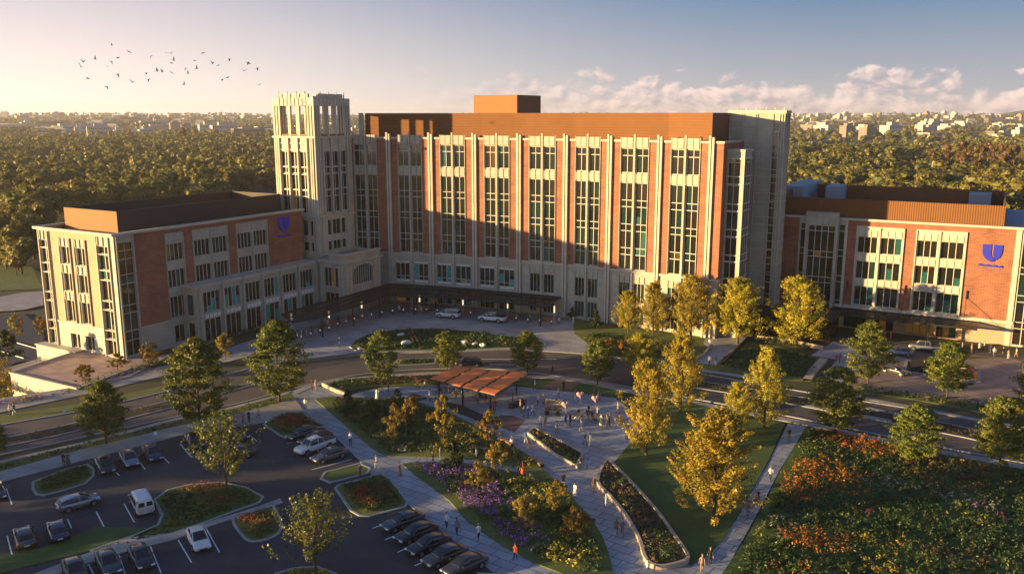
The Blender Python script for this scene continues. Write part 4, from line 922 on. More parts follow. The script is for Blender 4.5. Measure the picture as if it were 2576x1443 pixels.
def tree_proto(name, pal, H, rad, h0, prof, ncl, nleaf, lsize, vase=False, clr=.26, jag=.08, bark='bark', aspect=.6, tr=.16, trunk_r=None, tilt=.7, sprays=False):
    root = empty(name, (0, 0, 0))
    mb = MB(); limbs(mb, H, trunk_r or H*.017, H*.8, rad*.85, 11, vase); mb.build('trunk', M[bark], root, smooth=True)
    P, N_, cl = crown_points(h0, H, rad, ncl, nleaf, prof, clr, vase=vase and not sprays, jag=jag, sprays=sprays)
    V, F, Cc = leafcloud(P, N_, lsize, tones(cl, PAL[pal], len(P)), aspect, tilt)
    o = npmesh('crown', V, F, M['leaf'], Cc, parent=root)
    return root
USED = set()
def plant(proto, x, y, H, H0, rad_s=1.0, label=None, cat='tree', group=None, z=0, rz=None):
    o = proto if proto.name not in USED else copy_tree(proto)
    USED.add(proto.name); s = H/H0; o.location = (x, y, z); o.scale = (s*rad_s, s*rad_s, s); o.rotation_euler = (0, 0, rs.uniform(0, 6.28) if rz is None else rz)
    for k in ('label', 'category', 'group'):
        if k in o: del o[k]
    return tag(o, label, cat, group)
PG = [tree_proto('shade_tree', 'green', 10, 3.7, 1.3, prof_egg, 190, 17000, .155, jag=.12, clr=.24, sprays=.4) for _ in range(3)]
PY = [tree_proto('golden_tree', 'yellow', 12, 3.5, 1.4, prof_loose, 210, 17000, .125, vase=True, jag=.3, clr=.2, sprays=.7) for _ in range(3)]
PT = [tree_proto('sparse_tree', 'olive', 9, 3.3, 2.4, prof_egg, 90, 3800, .14, jag=.25, clr=.2, sprays=True) for _ in range(2)]
PC = [tree_proto('young_copper_tree', 'copper', 4.5, 1.35, .9, prof_tall, 46, 2600, .15, vase=True, jag=.15, clr=.34, aspect=.35, trunk_r=.06) for _ in range(3)]
PD = [tree_proto('dark_shrub_tree', 'dark', 3.5, 1.5, .2, prof_cone, 50, 2400, .16, vase=True, jag=.1, clr=.32, aspect=.35, trunk_r=.05) for _ in range(2)]
def place(protos, H0, rad0, x, yb, yt, wpx, label, group, name=None):
    g = at(x, yb); H = height(x, yt, g); px = 2150/(g.y*cp_+CH*sp_)
    rw_ = (wpx/2/px)/(rad0*H/H0); return plant(protos[rs.randint(len(protos))], g.x, g.y, H, H0, max(.6, min(1.8, rw_)), label, 'tree', group)
for x, yb, yt, w, lb in [(503,1072,855,160,'largest round green tree by the boulevard at left, tallest of the street trees'),(703,1010,812,155,'full green street tree right of the largest one, by the plaza corner'),(268,1118,962,125,'round green street tree behind the parked black and grey cars'),
     (962,965,833,88,'green street tree left of the planted oval, by the wedge shaped bed'),(1125,932,835,80,'green street tree behind the orange pergola, in front of the planted oval'),(1327,938,835,90,'green street tree at the right corner of the orange pergola'),
     (1503,968,857,86,'dark green street tree in the verge right of the pergola and brick paving'),(2183,965,812,118,'green tree in front of the silver pickup beside the right wing'),(2382,1003,862,112,'green tree in front of the sunken basin on the brown plaza'),
     (2100,1092,925,140,'large dark green tree at the top corner of the flower meadow'),(2297,1165,1020,135,'dark green tree standing in the orange flowers of the meadow'),(2512,1185,1000,140,'large olive green tree at the right end of the boulevard'),
     (2590,1050,905,90,'green tree cut by the right edge, on the brown plaza'),(-12,1155,1062,70,'green tree cut by the left edge, beside the boulevard')]:
    place(PG, 10, 3.9, x, yb, yt, w*.95, lb, 'green street trees')
for x, yb, yt, w, lb in [(1580,838,735,75,'leftmost golden tree before the right half of the main building'),(1642,845,712,85,'golden tree second from the left in the row before the main building'),(1737,855,695,120,'wide golden tree under the right end of the main building'),
     (1855,865,705,132,'golden tree in front of the stair tower'),(2002,872,700,140,'golden tree in front of the right wing, by the green lit vestibule'),(1612,955,842,95,'golden green tree by the curved road'),
     (1711,1037,840,112,'golden tree on the far edge of the dark lawn'),(1625,1147,910,130,'tall golden tree at the left tip of the dark lawn'),(1922,1077,880,110,'golden tree by the far end of the narrow lawn path'),
     (1852,1085,965,80,'smaller golden tree half hidden behind the near lawn tree'),(1793,1307,1037,225,'largest golden tree, nearest on the dark lawn')]:
    place(PY, 12, 3.4, x, yb, yt, w*.92, lb, 'golden trees')
place(PT, 9, 3.3, 570, 1232, 1045, 150, 'sparse small tree on the planted car park island with red shrubs', 'car park trees'); place(PT, 9, 3.3, 795, 1446, 1245, 165, 'sparse olive tree rising from the bottom edge between the two car park bays', 'car park trees')
for x, yb, yt, w, lb in [(993,1107,1022,50,'young copper tree, leftmost of the front pair in the left garden bed'),(1033,1076,1003,42,'young copper tree behind the left one in the garden bed'),(1117,1107,1001,60,'tallest young copper tree in the left garden bed'),(1234,1118,1036,58,'young copper tree at the right tip of the left garden bed'),
     (1252,1197,1116,60,'young copper tree beside the cross path'),(1202,1243,1166,62,'young copper tree above the purple flowers'),(1400,1293,1214,66,'young copper tree near the orange flowers by the curved path'),(1324,1330,1243,66,'young copper tree behind the lower purple flowers'),(1448,1360,1279,74,'young copper tree at the right edge of the lower garden bed'),
     (297,935,892,50,'spiky copper tree at the edge of the tan terrace, nearest the wing corner'),(378,932,862,52,'copper tree right of the terrace, by the glazed corner'),(215,968,918,48,'spiky olive tree in front of the tan terrace'),(568,905,838,44,'copper tree before the podium of the left wing'),(1535,895,850,52,'orange copper tree beside the forecourt verge'),
     (45,850,788,36,'copper tree beside the far left access road'),(105,850,798,32,'small copper tree behind the corner of the left wing')]:
    place(PC, 4.5, 1.35, x, yb, yt, w*1.05, lb, 'young copper trees')
for x, yb, yt, w, lb in [(876,1050,982,52,'dark spiky evergreen at the top of the left garden bed'),(1000,1012,980,46,'dark evergreen by the plaza edge behind the garden'),(937,1055,1007,46,'pale olive evergreen between the two dark ones'),(1140,1182,1112,62,'dark evergreen beside the cross path between the garden beds'),
     (1497,828,780,40,'dark conifer against the base of the main building'),(1440,800,772,30,'dark conifer at the right end of the entrance canopy'),(440,862,838,32,'dark shrub tree against the left wing wall'),(20,905,835,90,'dark evergreen by the access road at the far left')]:
    place(PD, 3.5, 1.5, x, yb, yt, w, lb, 'dark evergreens')
# unseen trees added beyond the left edge to shade the car park and gardens
OT = [(-84,86),(-90,73),(-80,61),(-96,98),(-73,49),(-88,38),(-76,74),(-80,94),(-86,55),(-72,66),(-102,84)]
for i, (x, y) in enumerate(OT): plant(PG[i % 3], x, y, 9+.9*(i % 3), 10, 1.35, 'unseen green tree added left of the car park to shade it', 'tree', 'unseen shade-casting trees beyond the car park')

def drop_unused(L_):
    for r_ in L_:
        if r_.name not in USED:
            for c_ in list(r_.children): bpy.data.objects.remove(c_)
            bpy.data.objects.remove(r_)
drop_unused(PG+PY+PT+PC+PD)
# ------------------------------------------------------------------ beds: masses of small plants
def inpoly(P, X, Y):
    n = len(P); r = np.zeros(len(X), bool); j = n-1
    for i in range(n):
        xi, yi = P[i][:2]; xj, yj = P[j][:2]
        c = ((yi > Y) != (yj > Y)) & (X < (xj-xi)*(Y-yi)/(yj-yi+1e-12)+xi); r ^= c; j = i
    return r
def sample(P, n):
    a = np.array([p[:2] for p in P]); lo, hi = a.min(0), a.max(0); X = rs.uniform(lo[0], hi[0], n*3); Y = rs.uniform(lo[1], hi[1], n*3)
    k = inpoly(P, X, Y); return X[k][:n], Y[k][:n]
PALB = {'g': [(.045,.08,.02),(.065,.10,.024),(.03,.06,.02),(.09,.11,.028)], 'dg': [(.035,.07,.02),(.055,.09,.03)], 'o': [(.38,.145,.018),(.46,.19,.022),(.28,.10,.016),(.16,.09,.02)], 'y': [(.34,.26,.035),(.27,.21,.035)],
        'w': [(.36,.35,.28),(.24,.25,.19),(.12,.14,.07)], 'p': [(.22,.10,.36),(.28,.13,.38),(.13,.07,.2)], 'r': [(.30,.045,.03),(.22,.05,.03),(.36,.08,.045)], 'b': [(.10,.07,.035),(.14,.10,.05)], 'k': [(.55,.10,.14),(.60,.2,.2)], 'l': [(.34,.22,.30),(.26,.15,.24),(.3,.24,.10)]}
def bed(name, P, dens, hgt, base='g', patches=(), z=.12, lsize=.10, label=None, blades=13, gap=0.0, avoid=()):
    A = abs(area2([tuple(p[:2]) for p in P])); n = int(A*dens); X, Y = sample(P, n); n = len(X)
    noi = np.sin(X*.55+1.3*np.sin(Y*.4))+np.sin(Y*.7+X*.23+1)+.7*np.sin(X*1.7-Y*1.3)
    kind = np.array([base]*n, dtype=object)
    kind[(noi > 1.2) & (rs.uniform(0, 1, n) < .35)] = 'y' if base == 'g' else 'b'; kind[(noi < -.5)] = 'dg'
    H = hgt*rs.uniform(.5, 1.25, n)*(1+.25*noi)
    for cx, cy, ra, k, hh, dn in patches:
        d = np.hypot((X-cx), (Y-cy))/ra+.25*np.sin(X*2.1+Y)+.2*np.sin(Y*2.7-X); q = (d < 1) & (rs.uniform(0, 1, n) < dn); kind[q] = k; H[q] = hh*rs.uniform(.7, 1.2, q.sum())
    cols = np.array([PALB[k][rs.randint(len(PALB[k]))] for k in kind]); H = np.maximum(H, .12)
    m = blades; th = rs.uniform(0, 6.28, (n, m)); rr = rs.uniform(.0, 1, (n, m))*(H[:, None]*.55+.08)
    zz = rs.uniform(.15, 1, (n, m))*H[:, None]; C = np.stack([X[:, None]+rr*np.cos(th), Y[:, None]+rr*np.sin(th), z+zz], -1).reshape(-1, 3)
    Nn = np.stack([np.cos(th), np.sin(th), np.full((n, m), .9)], -1).reshape(-1, 3)
    isf = np.isin(kind, ['o', 'w', 'p', 'r', 'k', 'l', 'y']); g = np.array(PALB['g'][1]); frac = (zz/H[:, None]).reshape(-1)
    cc = np.repeat(cols, m, 0); low = (frac < .45) & np.repeat(isf, m); cc[low] = g*rs.uniform(.7, 1.2, (low.sum(), 1)); cc *= rs.uniform(.75, 1.25, (len(cc), 1))
    V, F, Cc = leafcloud(C, Nn, lsize, cc, .45, .6)
    o = npmesh(name, V, F, M['leafflat'], Cc); return tag(o, label, 'flower bed' if label else None, None, 'stuff')
def pa(x, y, wpx, k, hh=.5, dn=.8): g = at(x, y); px = 2150/(g.y*cp_+CH*sp_); return (g.x, g.y, wpx/2/px, k, hh, dn)
bed('garden_flowers', inset(gardenA, 1.0), 5.5, .55, 'g', [pa(980,1100,60,'y',.6,.6),pa(1150,1120,90,'y',.7,.6),pa(1000,1140,50,'w',.5,.7),pa(1190,1140,60,'b',.5,.6),pa(860,1010,50,'b',.5,.5),pa(900,1040,60,'dg',.9,.8),pa(1080,1050,70,'dg',.9,.7),pa(1190,1075,50,'y',.6,.8),pa(1230,1130,60,'w',.4,.3)], .16, .13, 'dark green and gold planting in the left garden bed')
bed('garden_flowers', inset(gardenB, 1.0), 5.5, .6, 'g', [pa(1120,1190,170,'p',.65,.95),pa(1060,1178,70,'p',.6,.95),pa(1200,1262,180,'p',.6,.9),pa(1155,1215,70,'y',.5,.7),pa(1300,1350,150,'p',.5,.85),pa(1370,1380,90,'w',.4,.5),pa(1400,1420,120,'y',.6,.6),pa(1320,1230,110,'y',.6,.5),pa(1450,1400,100,'y',.7,.6),pa(1240,1240,50,'w',.4,.5),pa(1480,1340,80,'g',.9,.7)], .16, .13, 'purple and gold planting in the lower garden bed')
bed('meadow_flowers', inset(meadow, .8), 4.0, .62, 'g', [pa(2200,1112,210,'o',.9,.95),pa(2140,1125,70,'k',.4,.3),pa(2060,1205,200,'o',1.0,.95),pa(2010,1240,130,'o',.9,.95),pa(2130,1240,100,'o',.6,.6),pa(2100,1175,120,'y',.6,.4),
     pa(2230,1215,110,'w',.5,.55),pa(2400,1250,150,'w',.5,.5),pa(2455,1270,90,'w',.5,.7),pa(2460,1275,30,'k',.5,.9),pa(2520,1310,40,'k',.5,.8),pa(2180,1290,25,'k',.5,.9),pa(1950,1330,130,'w',.45,.6),pa(2060,1370,130,'o',1.1,.95),pa(1990,1345,80,'b',.6,.6),pa(2200,1440,130,'y',.6,.6),pa(1990,1420,120,'r',.4,.3),
     pa(2380,1210,150,'b',.7,.7),pa(2330,1165,120,'b',.6,.6),pa(2480,1180,120,'b',.5,.7),pa(2150,1330,160,'w',.4,.25),pa(2420,1400,160,'b',.6,.4),pa(2300,1300,200,'dg',.8,.7),pa(2500,1370,150,'dg',.8,.6),pa(2110,1260,150,'dg',.8,.5),pa(2250,1370,90,'y',.5,.25)], .12, .15, 'dark meadow of wild flowers with orange, white and pink drifts at lower right', blades=12)
bed('flower_wedge', inset(wedge, .4), 7, .35, 'b', [pa(1080,955,120,'o',.4,.6),pa(1130,950,70,'r',.3,.6),pa(900,965,80,'g',.3,.7)], .18, .10, 'wedge of orange and red planting behind the low stone wall')
for q, k, lb in ((isl[0], 'g', 'low green planting on the island left of the black car'), (isl[1], 'r', 'red grasses on the island at the top of the car park'), (isl[3], 'o', 'orange planting on the small island beside the white sedan'), (isl[5], 'o', 'orange and green planting on the square island between the bays'), (isl[6], 'y', 'green planting on the island at the bottom edge')):
    c = Vector((sum(p[0] for p in q)/len(q), sum(p[1] for p in q)/len(q), 0)); pt = [(c.x, c.y, 3.0, k, .55, .6), (c.x+1.2, c.y-1, 1.6, k, .7, .8)]
    if k == 'r': pt = [(c.x-.5, c.y+.5, 2.2, 'r', .9, .9)]
    if k == 'o': pt = [(c.x-.8, c.y-.9, 1.7, 'o', .7, .9), (c.x+.6, c.y+.8, 1.8, 'b', .7, .8), (c.x-1.5, c.y+.8, 1.2, 'r', .6, .7)]
    bed('island_planting', inset(q, .5), 10, .4, 'g', pt, .12, .11, lb)
bed('island_planting', inset(isl[2], .5), 8, .16, 'g', [pa(520,1240,90,'r',.9,.9),pa(555,1265,60,'r',.8,.7),pa(628,1238,44,'r',1.1,.95),pa(560,1222,60,'r',.8,.8),pa(500,1270,30,'y',.5,.6),pa(590,1245,60,'g',.9,.6)], .12, .10, 'red shrubs and grass on the long car park island')
bed('roundabout_planting', inset(oval, .8), 3.5, .3, 'dg', [pa(1100,845,60,'dg',.9,.8),pa(1200,850,80,'dg',.9,.8),pa(1260,858,60,'dg',.8,.8),pa(1290,868,80,'b',.4,.5),pa(960,860,50,'dg',.5,.6)], .18, .14, 'low dark planting on the oval island in the forecourt')
for i, (P, s) in enumerate(medians):
    bed('median_planting', inset(D(P), .5), 4.5 if s == 'soil' else 7, .25, 'b' if s == 'soil' else 'g', (), .11, .11, ('low brown planting in the left boulevard median', 'bright green grass strip in the short median by the oval', 'brown planting in the right boulevard median')[i])
bed('verge_grasses', D([(0,1175),(200,1124),(450,1062),(600,1030),(730,1002),(738,1008),(600,1040),(450,1070),(200,1130),(0,1184)]), 5, .45, 'b', [pa(550,1050,300,'y',.5,.3)], .06, .12, 'rough tan grasses in the verge above the car park')
bed('verge_grasses', D([(0,1166),(200,1118),(418,1066),(672,1008),(690,1003),(735,1000),(600,1036),(450,1068),(200,1128),(0,1182)]), 7, .28, 'g', (), .06, .11, 'green verge grass between path and car park sidewalk')
bed('purple_border', [tuple(atg(*p)[:2]) for p in ((-60,1010),(0,1008),(60,1000),(110,990),(180,978),(178,990),(110,1003),(60,1014),(0,1026),(-60,1035))], 9, .6, 'l', (), -.3, .13, 'lilac and gold flowers along the foot of the terrace wall')
bed('shrub_border', [tuple(atg(*p)[:2]) for p in ((-60,920),(0,935),(22,945),(38,985),(30,1000),(0,1005),(-60,1005))], 4, 1.1, 'y', (), -2.2, .2, 'golden shrubs left of the terrace wall')
bed('wing_border', D([(205,985),(300,950),(420,918),(520,898),(580,893),(575,885),(480,895),(380,915),(260,950),(200,970)]), 5, .5, 'dg', [pa(370,945,70,'r',.7,.9),pa(565,905,50,'r',.5,.8)], .05, .14, 'dark planting and red grasses below the left wing')
bed('wing_border', D([(505,870),(600,850),(690,828),(720,812),(700,808),(600,832),(500,858)]), 4, .8, 'g', (), .1, .16, 'green shrubs along the podium of the left wing')
for P, k, lb in (([(1460,845),(1500,838),(1600,852),(1700,866),(1740,880),(1730,905),(1600,900),(1510,890),(1480,865)], 'y', 'terraced gold green planting before the main building'), ([(1880,880),(1960,878),(2050,905),(2050,950),(1960,945),(1830,925),(1815,905)], 'g', 'clipped green planting between the two sidewalks'),
                 ([(1910,845),(2000,850),(2060,868),(2040,882),(1960,868),(1900,860)], 'g', 'green planting before the link building')):
    bed('terraced_planting', D(P), 4.5, .5, 'dg' if k == 'g' else 'g', [pa(1545,872,55,'o',.8,.9),pa(1640,860,120,'y',.5,.5)], .07, .14, lb)
bed('lawn_tufts', D([(2145,982),(2300,1003),(2420,1026),(2560,1056),(2560,1018),(2420,1000),(2300,988),(2160,965)]), 5, .2, 'g', (), .06, .11, 'rough grass bank below the brown plaza')
# ------------------------------------------------------------------ woods and town behind
def blobtree(pal, seed, ico=2, nl=180, shape='round', ls=.55):
    """far tree: a crown of leaf sprays over a lumpy core, with a short trunk; about 10 m tall"""
    r_ = np.random.RandomState(seed); V, F, Cc = [], [], []; off = 0
    bm = bmesh.new(); bmesh.ops.create_icosphere(bm, subdivisions=ico, radius=1)
    bv = np.array([v.co[:] for v in bm.verts]); bf = np.array([[v.index for v in f.verts] for f in bm.faces]); bm.free()
    lobes = [(0, 0, 5.5, 2.6)]+[(2.1*math.cos(a), 2.1*math.sin(a), r_.uniform(3.6, 7.2), r_.uniform(1.4, 2.2)) for a in r_.uniform(0, 6.28, 7)]
    if shape == 'tall': lobes = [(r_.normal(0, .3), r_.normal(0, .3), 2+i*1.5, 1.75-.24*i) for i in range(6)]
    if shape == 'pine': lobes = [(1.6*math.cos(a), 1.6*math.sin(a), r_.uniform(7, 12), r_.uniform(.8, 1.4)) for a in r_.uniform(0, 6.28, 9)]+[(0, 0, 12.4, 1.2)]
    pal = np.array(pal)
    for lx, ly, lz, lr in lobes:
        v = bv*lr*(1+r_.normal(0, .12, (len(bv), 1))); v[:, 2] *= .8; v += (lx, ly, lz); V.append(v); F.append(np.column_stack([bf, bf[:, 2]])+off); off += len(v); Cc.append(np.repeat(pal[r_.randint(len(pal))][None]*.75, len(v), 0))
    V, F, Cc = np.concatenate(V), np.concatenate(F), np.concatenate(Cc)
    P, Nn, cl = [], [], []
    for k, (lx, ly, lz, lr) in enumerate(lobes):
        d = r_.normal(0, 1, (nl//len(lobes), 3)); d[:, 2] = np.abs(d[:, 2])+d[:, 2]*.3; d /= np.linalg.norm(d, axis=1)[:, None]; P.append(d*lr*r_.uniform(.9, 1.25, (len(d), 1))*(1, 1, .85)+(lx, ly, lz)); Nn.append(d); cl.append(np.full(len(d), k))
    P, Nn, cl = np.concatenate(P), np.concatenate(Nn), np.concatenate(cl)
    lv_, lf, lc = leafcloud(P, Nn, ls, tones(cl, pal, len(P), .3), .7, .5)
    return V, F, Cc, lv_, lf, lc
def fartree(name, pal, seed, shape, nl=420, ls=.42):
    V, F, Cc, lv_, lf, lc = blobtree(pal, seed, 1, nl, shape, ls); root = empty(name)
    mb = MB(); mb.tube((0, 0, -1), (0, 0, 11 if shape == 'pine' else 5), .3, .14, 6, cap=False); mb.build('trunk', M['barkred'] if shape == 'pine' else M['bark'], root)
    tri = np.array([f[:3] for f in F]); npmesh('crown', np.concatenate([V, lv_]), np.concatenate([np.column_stack([F[:, 0], F[:, 1], F[:, 2], F[:, 2]])*0+np.column_stack([F[:, 0], F[:, 1], F[:, 2], F[:, 2]]), lf+len(V)]) if False else lf+0, M['leaf'], lc, parent=root) if False else None
    # core of the crown (triangles) and leaf sprays (quads) in one mesh
    me = bpy.data.meshes.new('crown'); VV = np.concatenate([V, lv_]); FF = [tuple(int(i) for i in t) for t in tri]+[tuple(int(i)+len(V) for i in q) for q in lf]
    me.from_pydata(VV.tolist(), [], FF); a = me.color_attributes.new(name='tone', type='FLOAT_COLOR', domain='POINT'); cc = np.concatenate([Cc, lc]); a.data.foreach_set('color', np.concatenate([cc, np.ones((len(cc), 1))], 1).astype(np.float32).ravel()); me.materials.append(M['leaf'])
    o = bpy.data.objects.new('crown', me); col.objects.link(o); o.parent = root; return root
PW = {'wood': [(.17,.155,.03),(.22,.185,.035),(.12,.125,.03),(.27,.20,.04),(.08,.10,.025)], 'woodred': [(.16,.085,.03),(.12,.075,.03)], 'pine': [(.16,.085,.032),(.20,.10,.035),(.11,.075,.028)]}
FT = [fartree('forest_tree', PW['wood'], 21+i, 'round') for i in range(4)]; FC = [fartree('forest_conifer', PW['wood'], 31+i, 'tall') for i in range(2)]; FP = [fartree('tall_pine', PW['pine'], 41+i, 'pine', 500, .4) for i in range(3)]
def proj(x, y, z):
    zc = y*cp_-(z-CH)*sp_; return 1288+2150*x/zc, 721.5-2150*(y*sp_+(z-CH)*cp_)/zc
LP = [(-60,345),(0,345),(190,352),(240,362),(300,345),(420,322),(560,330),(600,352),(690,372),(700,470),(600,480),(560,520),(140,560),(100,590),(90,668),(-60,672)]
RP = [(1975,478),(1975,395),(2060,400),(2300,420),(2330,400),(2600,395),(2600,500),(2540,520),(2300,500),(1990,470)]
def inside(P, x, y):
    r = False; j = len(P)-1
    for i in range(len(P)):
        if (P[i][1] > y) != (P[j][1] > y) and x < (P[j][0]-P[i][0])*(y-P[i][1])/(P[j][1]-P[i][1])+P[i][0]: r = not r
        j = i
    return r
rf = random.Random(3); wood = []
def near_ok(x, y):
    # keep clear of the buildings and the grounds
    p = Vector((x, y, 0))-C0; u, v = p.dot(e1), p.dot(e2)
    if -8 < u < 75 and -30 < v < 20: return False
    p = Vector((x, y, 0))-RB0; u, v = p.dot(-e2), p.dot(e1)
    if -30 < u < 60 and -40 < v < 52: return False
    return True
for P, lim in ((LP, 1100), (RP, 1300)):
    for sx in np.arange(P[0][0]-10, 2700, 9.0):
        pass
# jittered grid over the ground, so the wood is evenly dense
def scatter(P, x0, x1, y0, y1, step):
    y = y0
    while y < y1:
        x = x0
        while x < x1:
            gx = x+rf.uniform(-.5, .5)*step; gy = y+rf.uniform(-.5, .5)*step; z = gz(gx, gy); a, b = proj(gx, gy, z+3)
            if inside(P, a, b) and near_ok(gx, gy): wood.append((gx, gy, z, P is RP))
            x += step
        y += step
scatter(LP, -700, 10, 170, 520, 8.5); scatter(LP, -1100, 0, 520, 1500, 12.5); scatter(RP, 100, 900, 190, 1000, 10.5)
# belt of trees behind the left wing, right down to the access road
scatter([(-60,600),(-60,668),(95,668),(100,600)], -300, -70, 150, 420, 7)
wood.sort(key=lambda w: w[0]**2+w[1]**2)
def vis(w): a, b = proj(w[0], w[1], w[2]+6); return -20 < a < 2596
wood = [w for w in wood if vis(w)]
n_ind = 0; rest = []
for k, w in enumerate(wood):
    if n_ind < 270:
        r_ = rf.random(); s = rf.choice((.75, 1.0, 1.15, 1.3, 1.65))*rf.uniform(.92, 1.08)
        if r_ < .14: plant(FC[k % 2], w[0], w[1], 10*s*1.15, 10, .9, 'pointed conifer among the round crowns of the wood', 'tree', 'conifers in the wood', z=w[2])
        else: plant(FT[k % 4], w[0], w[1], 10*s, 10, rf.uniform(.95, 1.25), 'broad olive green tree in the wood behind the hospital', 'tree', 'trees of the wood behind', z=w[2])
        n_ind += 1
    else: rest.append(w)
for gy_ in np.arange(255, 720, 17):
    for gx_ in np.arange(-70, 560, 17):
        x_, y_ = gx_+rf.uniform(-8, 8), gy_+rf.uniform(-8, 8)
        if near_ok(x_, y_) and not any(inside(P_, *proj(x_, y_, 3)) for P_ in (LP, RP)): rest.append((x_, y_, gz(x_, y_), False))
# tall pines right of the stair tower
pines = [(2375,440,360),(2412,446,352),(2458,450,362),(2480,440,355),(2520,452,360),(2545,448,362),(2568,445,375),(2430,430,368),(2340,440,378),(2500,425,365)]
for i, (x, yb, yt) in enumerate(pines):
    g = atg(x, yb+8); plant(FP[i % 3], g.x, g.y, max(16, height(x, yt, g)), 13.6, .75, 'tall red barked pine standing above the far right wood', 'tree', 'tall pines at right', z=g.z)
for i, (x, yb, yt) in enumerate([(462,372,320),(330,366,330),(545,360,325),(2110,425,350),(2245,380,330)]):
    g = atg(x, yb); plant(FP[i % 3] if i < 3 else FT[i % 4], g.x, g.y, height(x, yt, g)*1.0, 13.6 if i < 3 else 10, 1, ('reddish pine, middle of three above the left wood','reddish pine, leftmost of three above the left wood','reddish pine, rightmost of three above the left wood','big rounded tree in the right field before the low offices','big rounded tree left of the pale glass office at right')[i], 'tree', z=g.z)
# the far woods: everything beyond reads as one mass
LOWT = []
for i in range(6):
    V, F, Cc, lv_, lf, lc = blobtree(PW['wood'], 60+i, 1, 70, 'round' if i < 5 else 'tall', .8)
    off_ = len(V); T_ = np.concatenate([F[:, :3], lf[:, [0, 1, 2]]+off_, lf[:, [0, 2, 3]]+off_]); LOWT.append((np.concatenate([V, lv_]), T_, np.concatenate([Cc, lc])))
def mass(name, L_, label, smul=1.0):
    VV, FF, CC = [], [], []; off = 0
    for x, y, z, *_ in L_:
        V, F, Cc = LOWT[rf.randrange(6)]; s = rf.uniform(.65, 1.6)*smul; a = rf.uniform(0, 6.28); c, q = math.cos(a), math.sin(a)
        v = np.column_stack([(V[:, 0]*c-V[:, 1]*q)*s*1.15+x, (V[:, 0]*q+V[:, 1]*c)*s*1.15+y, V[:, 2]*s+z]); VV.append(v); FF.append(F+off); off += len(v); CC.append(Cc*rf.choice((.6, .8, 1, 1.1, 1.35)))
    o = npmesh(name, np.concatenate(VV), np.concatenate(FF), M['leaf'], np.concatenate(CC)); return tag(o, label, 'wood', None, 'stuff')
far = []
def ring_trees(n, r0, r1, cond):
    k = 0
    while k < n:
        a = rf.uniform(-.60, .60); r = math.sqrt(rf.uniform(r0*r0, r1*r1)); x, y = r*math.sin(a), r*math.cos(a)
        if cond(x, y): far.append((x, y, gz(x, y))); k += 1
def cl(x, y, s, t): return (math.sin(x/s+1.7*math.sin(y/s*.8))+math.sin(y/s*1.3+x/s*.4)) > t
def view_ok(x, y):
    a, b = proj(x, y, gz(x, y)); return (a < 930 or a > 1960) and near_ok(x, y)
ring_trees(900, 1000, 2000, lambda x, y: view_ok(x, y) and cl(x, y, 90, -.3))
ring_trees(1600, 1900, 3300, lambda x, y: view_ok(x, y) and cl(x, y, 130, -.2))
ring_trees(1500, 3200, 5200, lambda x, y: cl(x, y, 200, -.6))
ring_trees(500, 450, 1000, lambda x, y: proj(x, y, 0)[0] > 1960 and inside([(1975,395),(2050,398),(2300,395),(2330,350),(2600,345),(2600,410),(1975,410)], *proj(x, y, 0)))
mass('wood_edge', rest, 'massed tree crowns of the wood filling the middle distance'); mass('distant_wood', far, 'hazy distant woods between the town blocks', 1.15)
# ------------------------------------------------------------------ town
M['town'] = mat('pale_town_wall', (.46, .42, .37), .8, .15, .02); M['town2'] = mat('tan_town_wall', (.22, .17, .14), .8, .15, .02); M['townroof'] = mat('grey_town_roof', (.20, .19, .18), .9, .2, .02); M['townglass'] = mat('town_window_band', (.06, .07, .09), .3, 0)
def block(w, d, h, floors, seed, kind=0):
    r_ = random.Random(seed); fr = Fr((0, 0, 0), (1, 0, 0), (0, -1, 0)); mb = MB()
    def vol(u0, u1, n0, n1, z0, z1, fl):
        mb.box(fr, u0, u1, n0, n1, z0, z1, 0); mb.box(fr, u0+.4, u1-.4, n0+.4, n1-.4, z1, z1+.15, 1)
        fh = (z1-z0)/max(1, fl)
        for k in range(fl):
            a, b = z0+fh*(k+.35), z0+fh*(k+.8)
            if kind == 0: mb.box(fr, u0+1, u1-1, n1, n1+.06, a, b, 2); mb.box(fr, u0-.06, u0, n0+1, n1-1, a, b, 2)
            else:
                m_ = int((u1-u0)/3)
                for q in range(m_): x = u0+1+q*(u1-u0-2)/m_; mb.box(fr, x, x+1.5, n1, n1+.06, a, b, 2)
    vol(-w/2, w/2, -d/2, d/2, -3, h, floors)
    if r_.random() < .7: vol(-w/2+r_.uniform(.1, .4)*w, w/2-.1*w, -d/4, d/4, h, h+r_.uniform(2, 4), 0)
    if r_.random() < .5: vol(w/2, w/2+w*.4, -d/3, d/3, -3, h*.6, max(1, floors//2))
    return mb
TB = []
for i, (w, d, h, f_, k) in enumerate([(46,22,10,3,0),(30,18,8,2,1),(60,26,9,2,0),(22,16,13,4,1),(80,30,8,2,0),(38,20,12,3,1),(26,20,6,2,0),(34,16,9,3,1)]):
    o = block(w, d, h, f_, i, k).build('town_block', [M['town'] if i % 3 else M['town2'], M['townroof'], M['townglass']]); TB.append(o)
first = set(); put = []
def town(x, y, i, rz, s, label, group):
    o = TB[i] if i not in first else TB[i].copy()
    if i in first: col.objects.link(o)
    first.add(i); o.location = (x, y, gz(x, y)); o.rotation_euler = (0, 0, rz); o.scale = (s, s, s*1.55); tag(o, label, 'building', group)
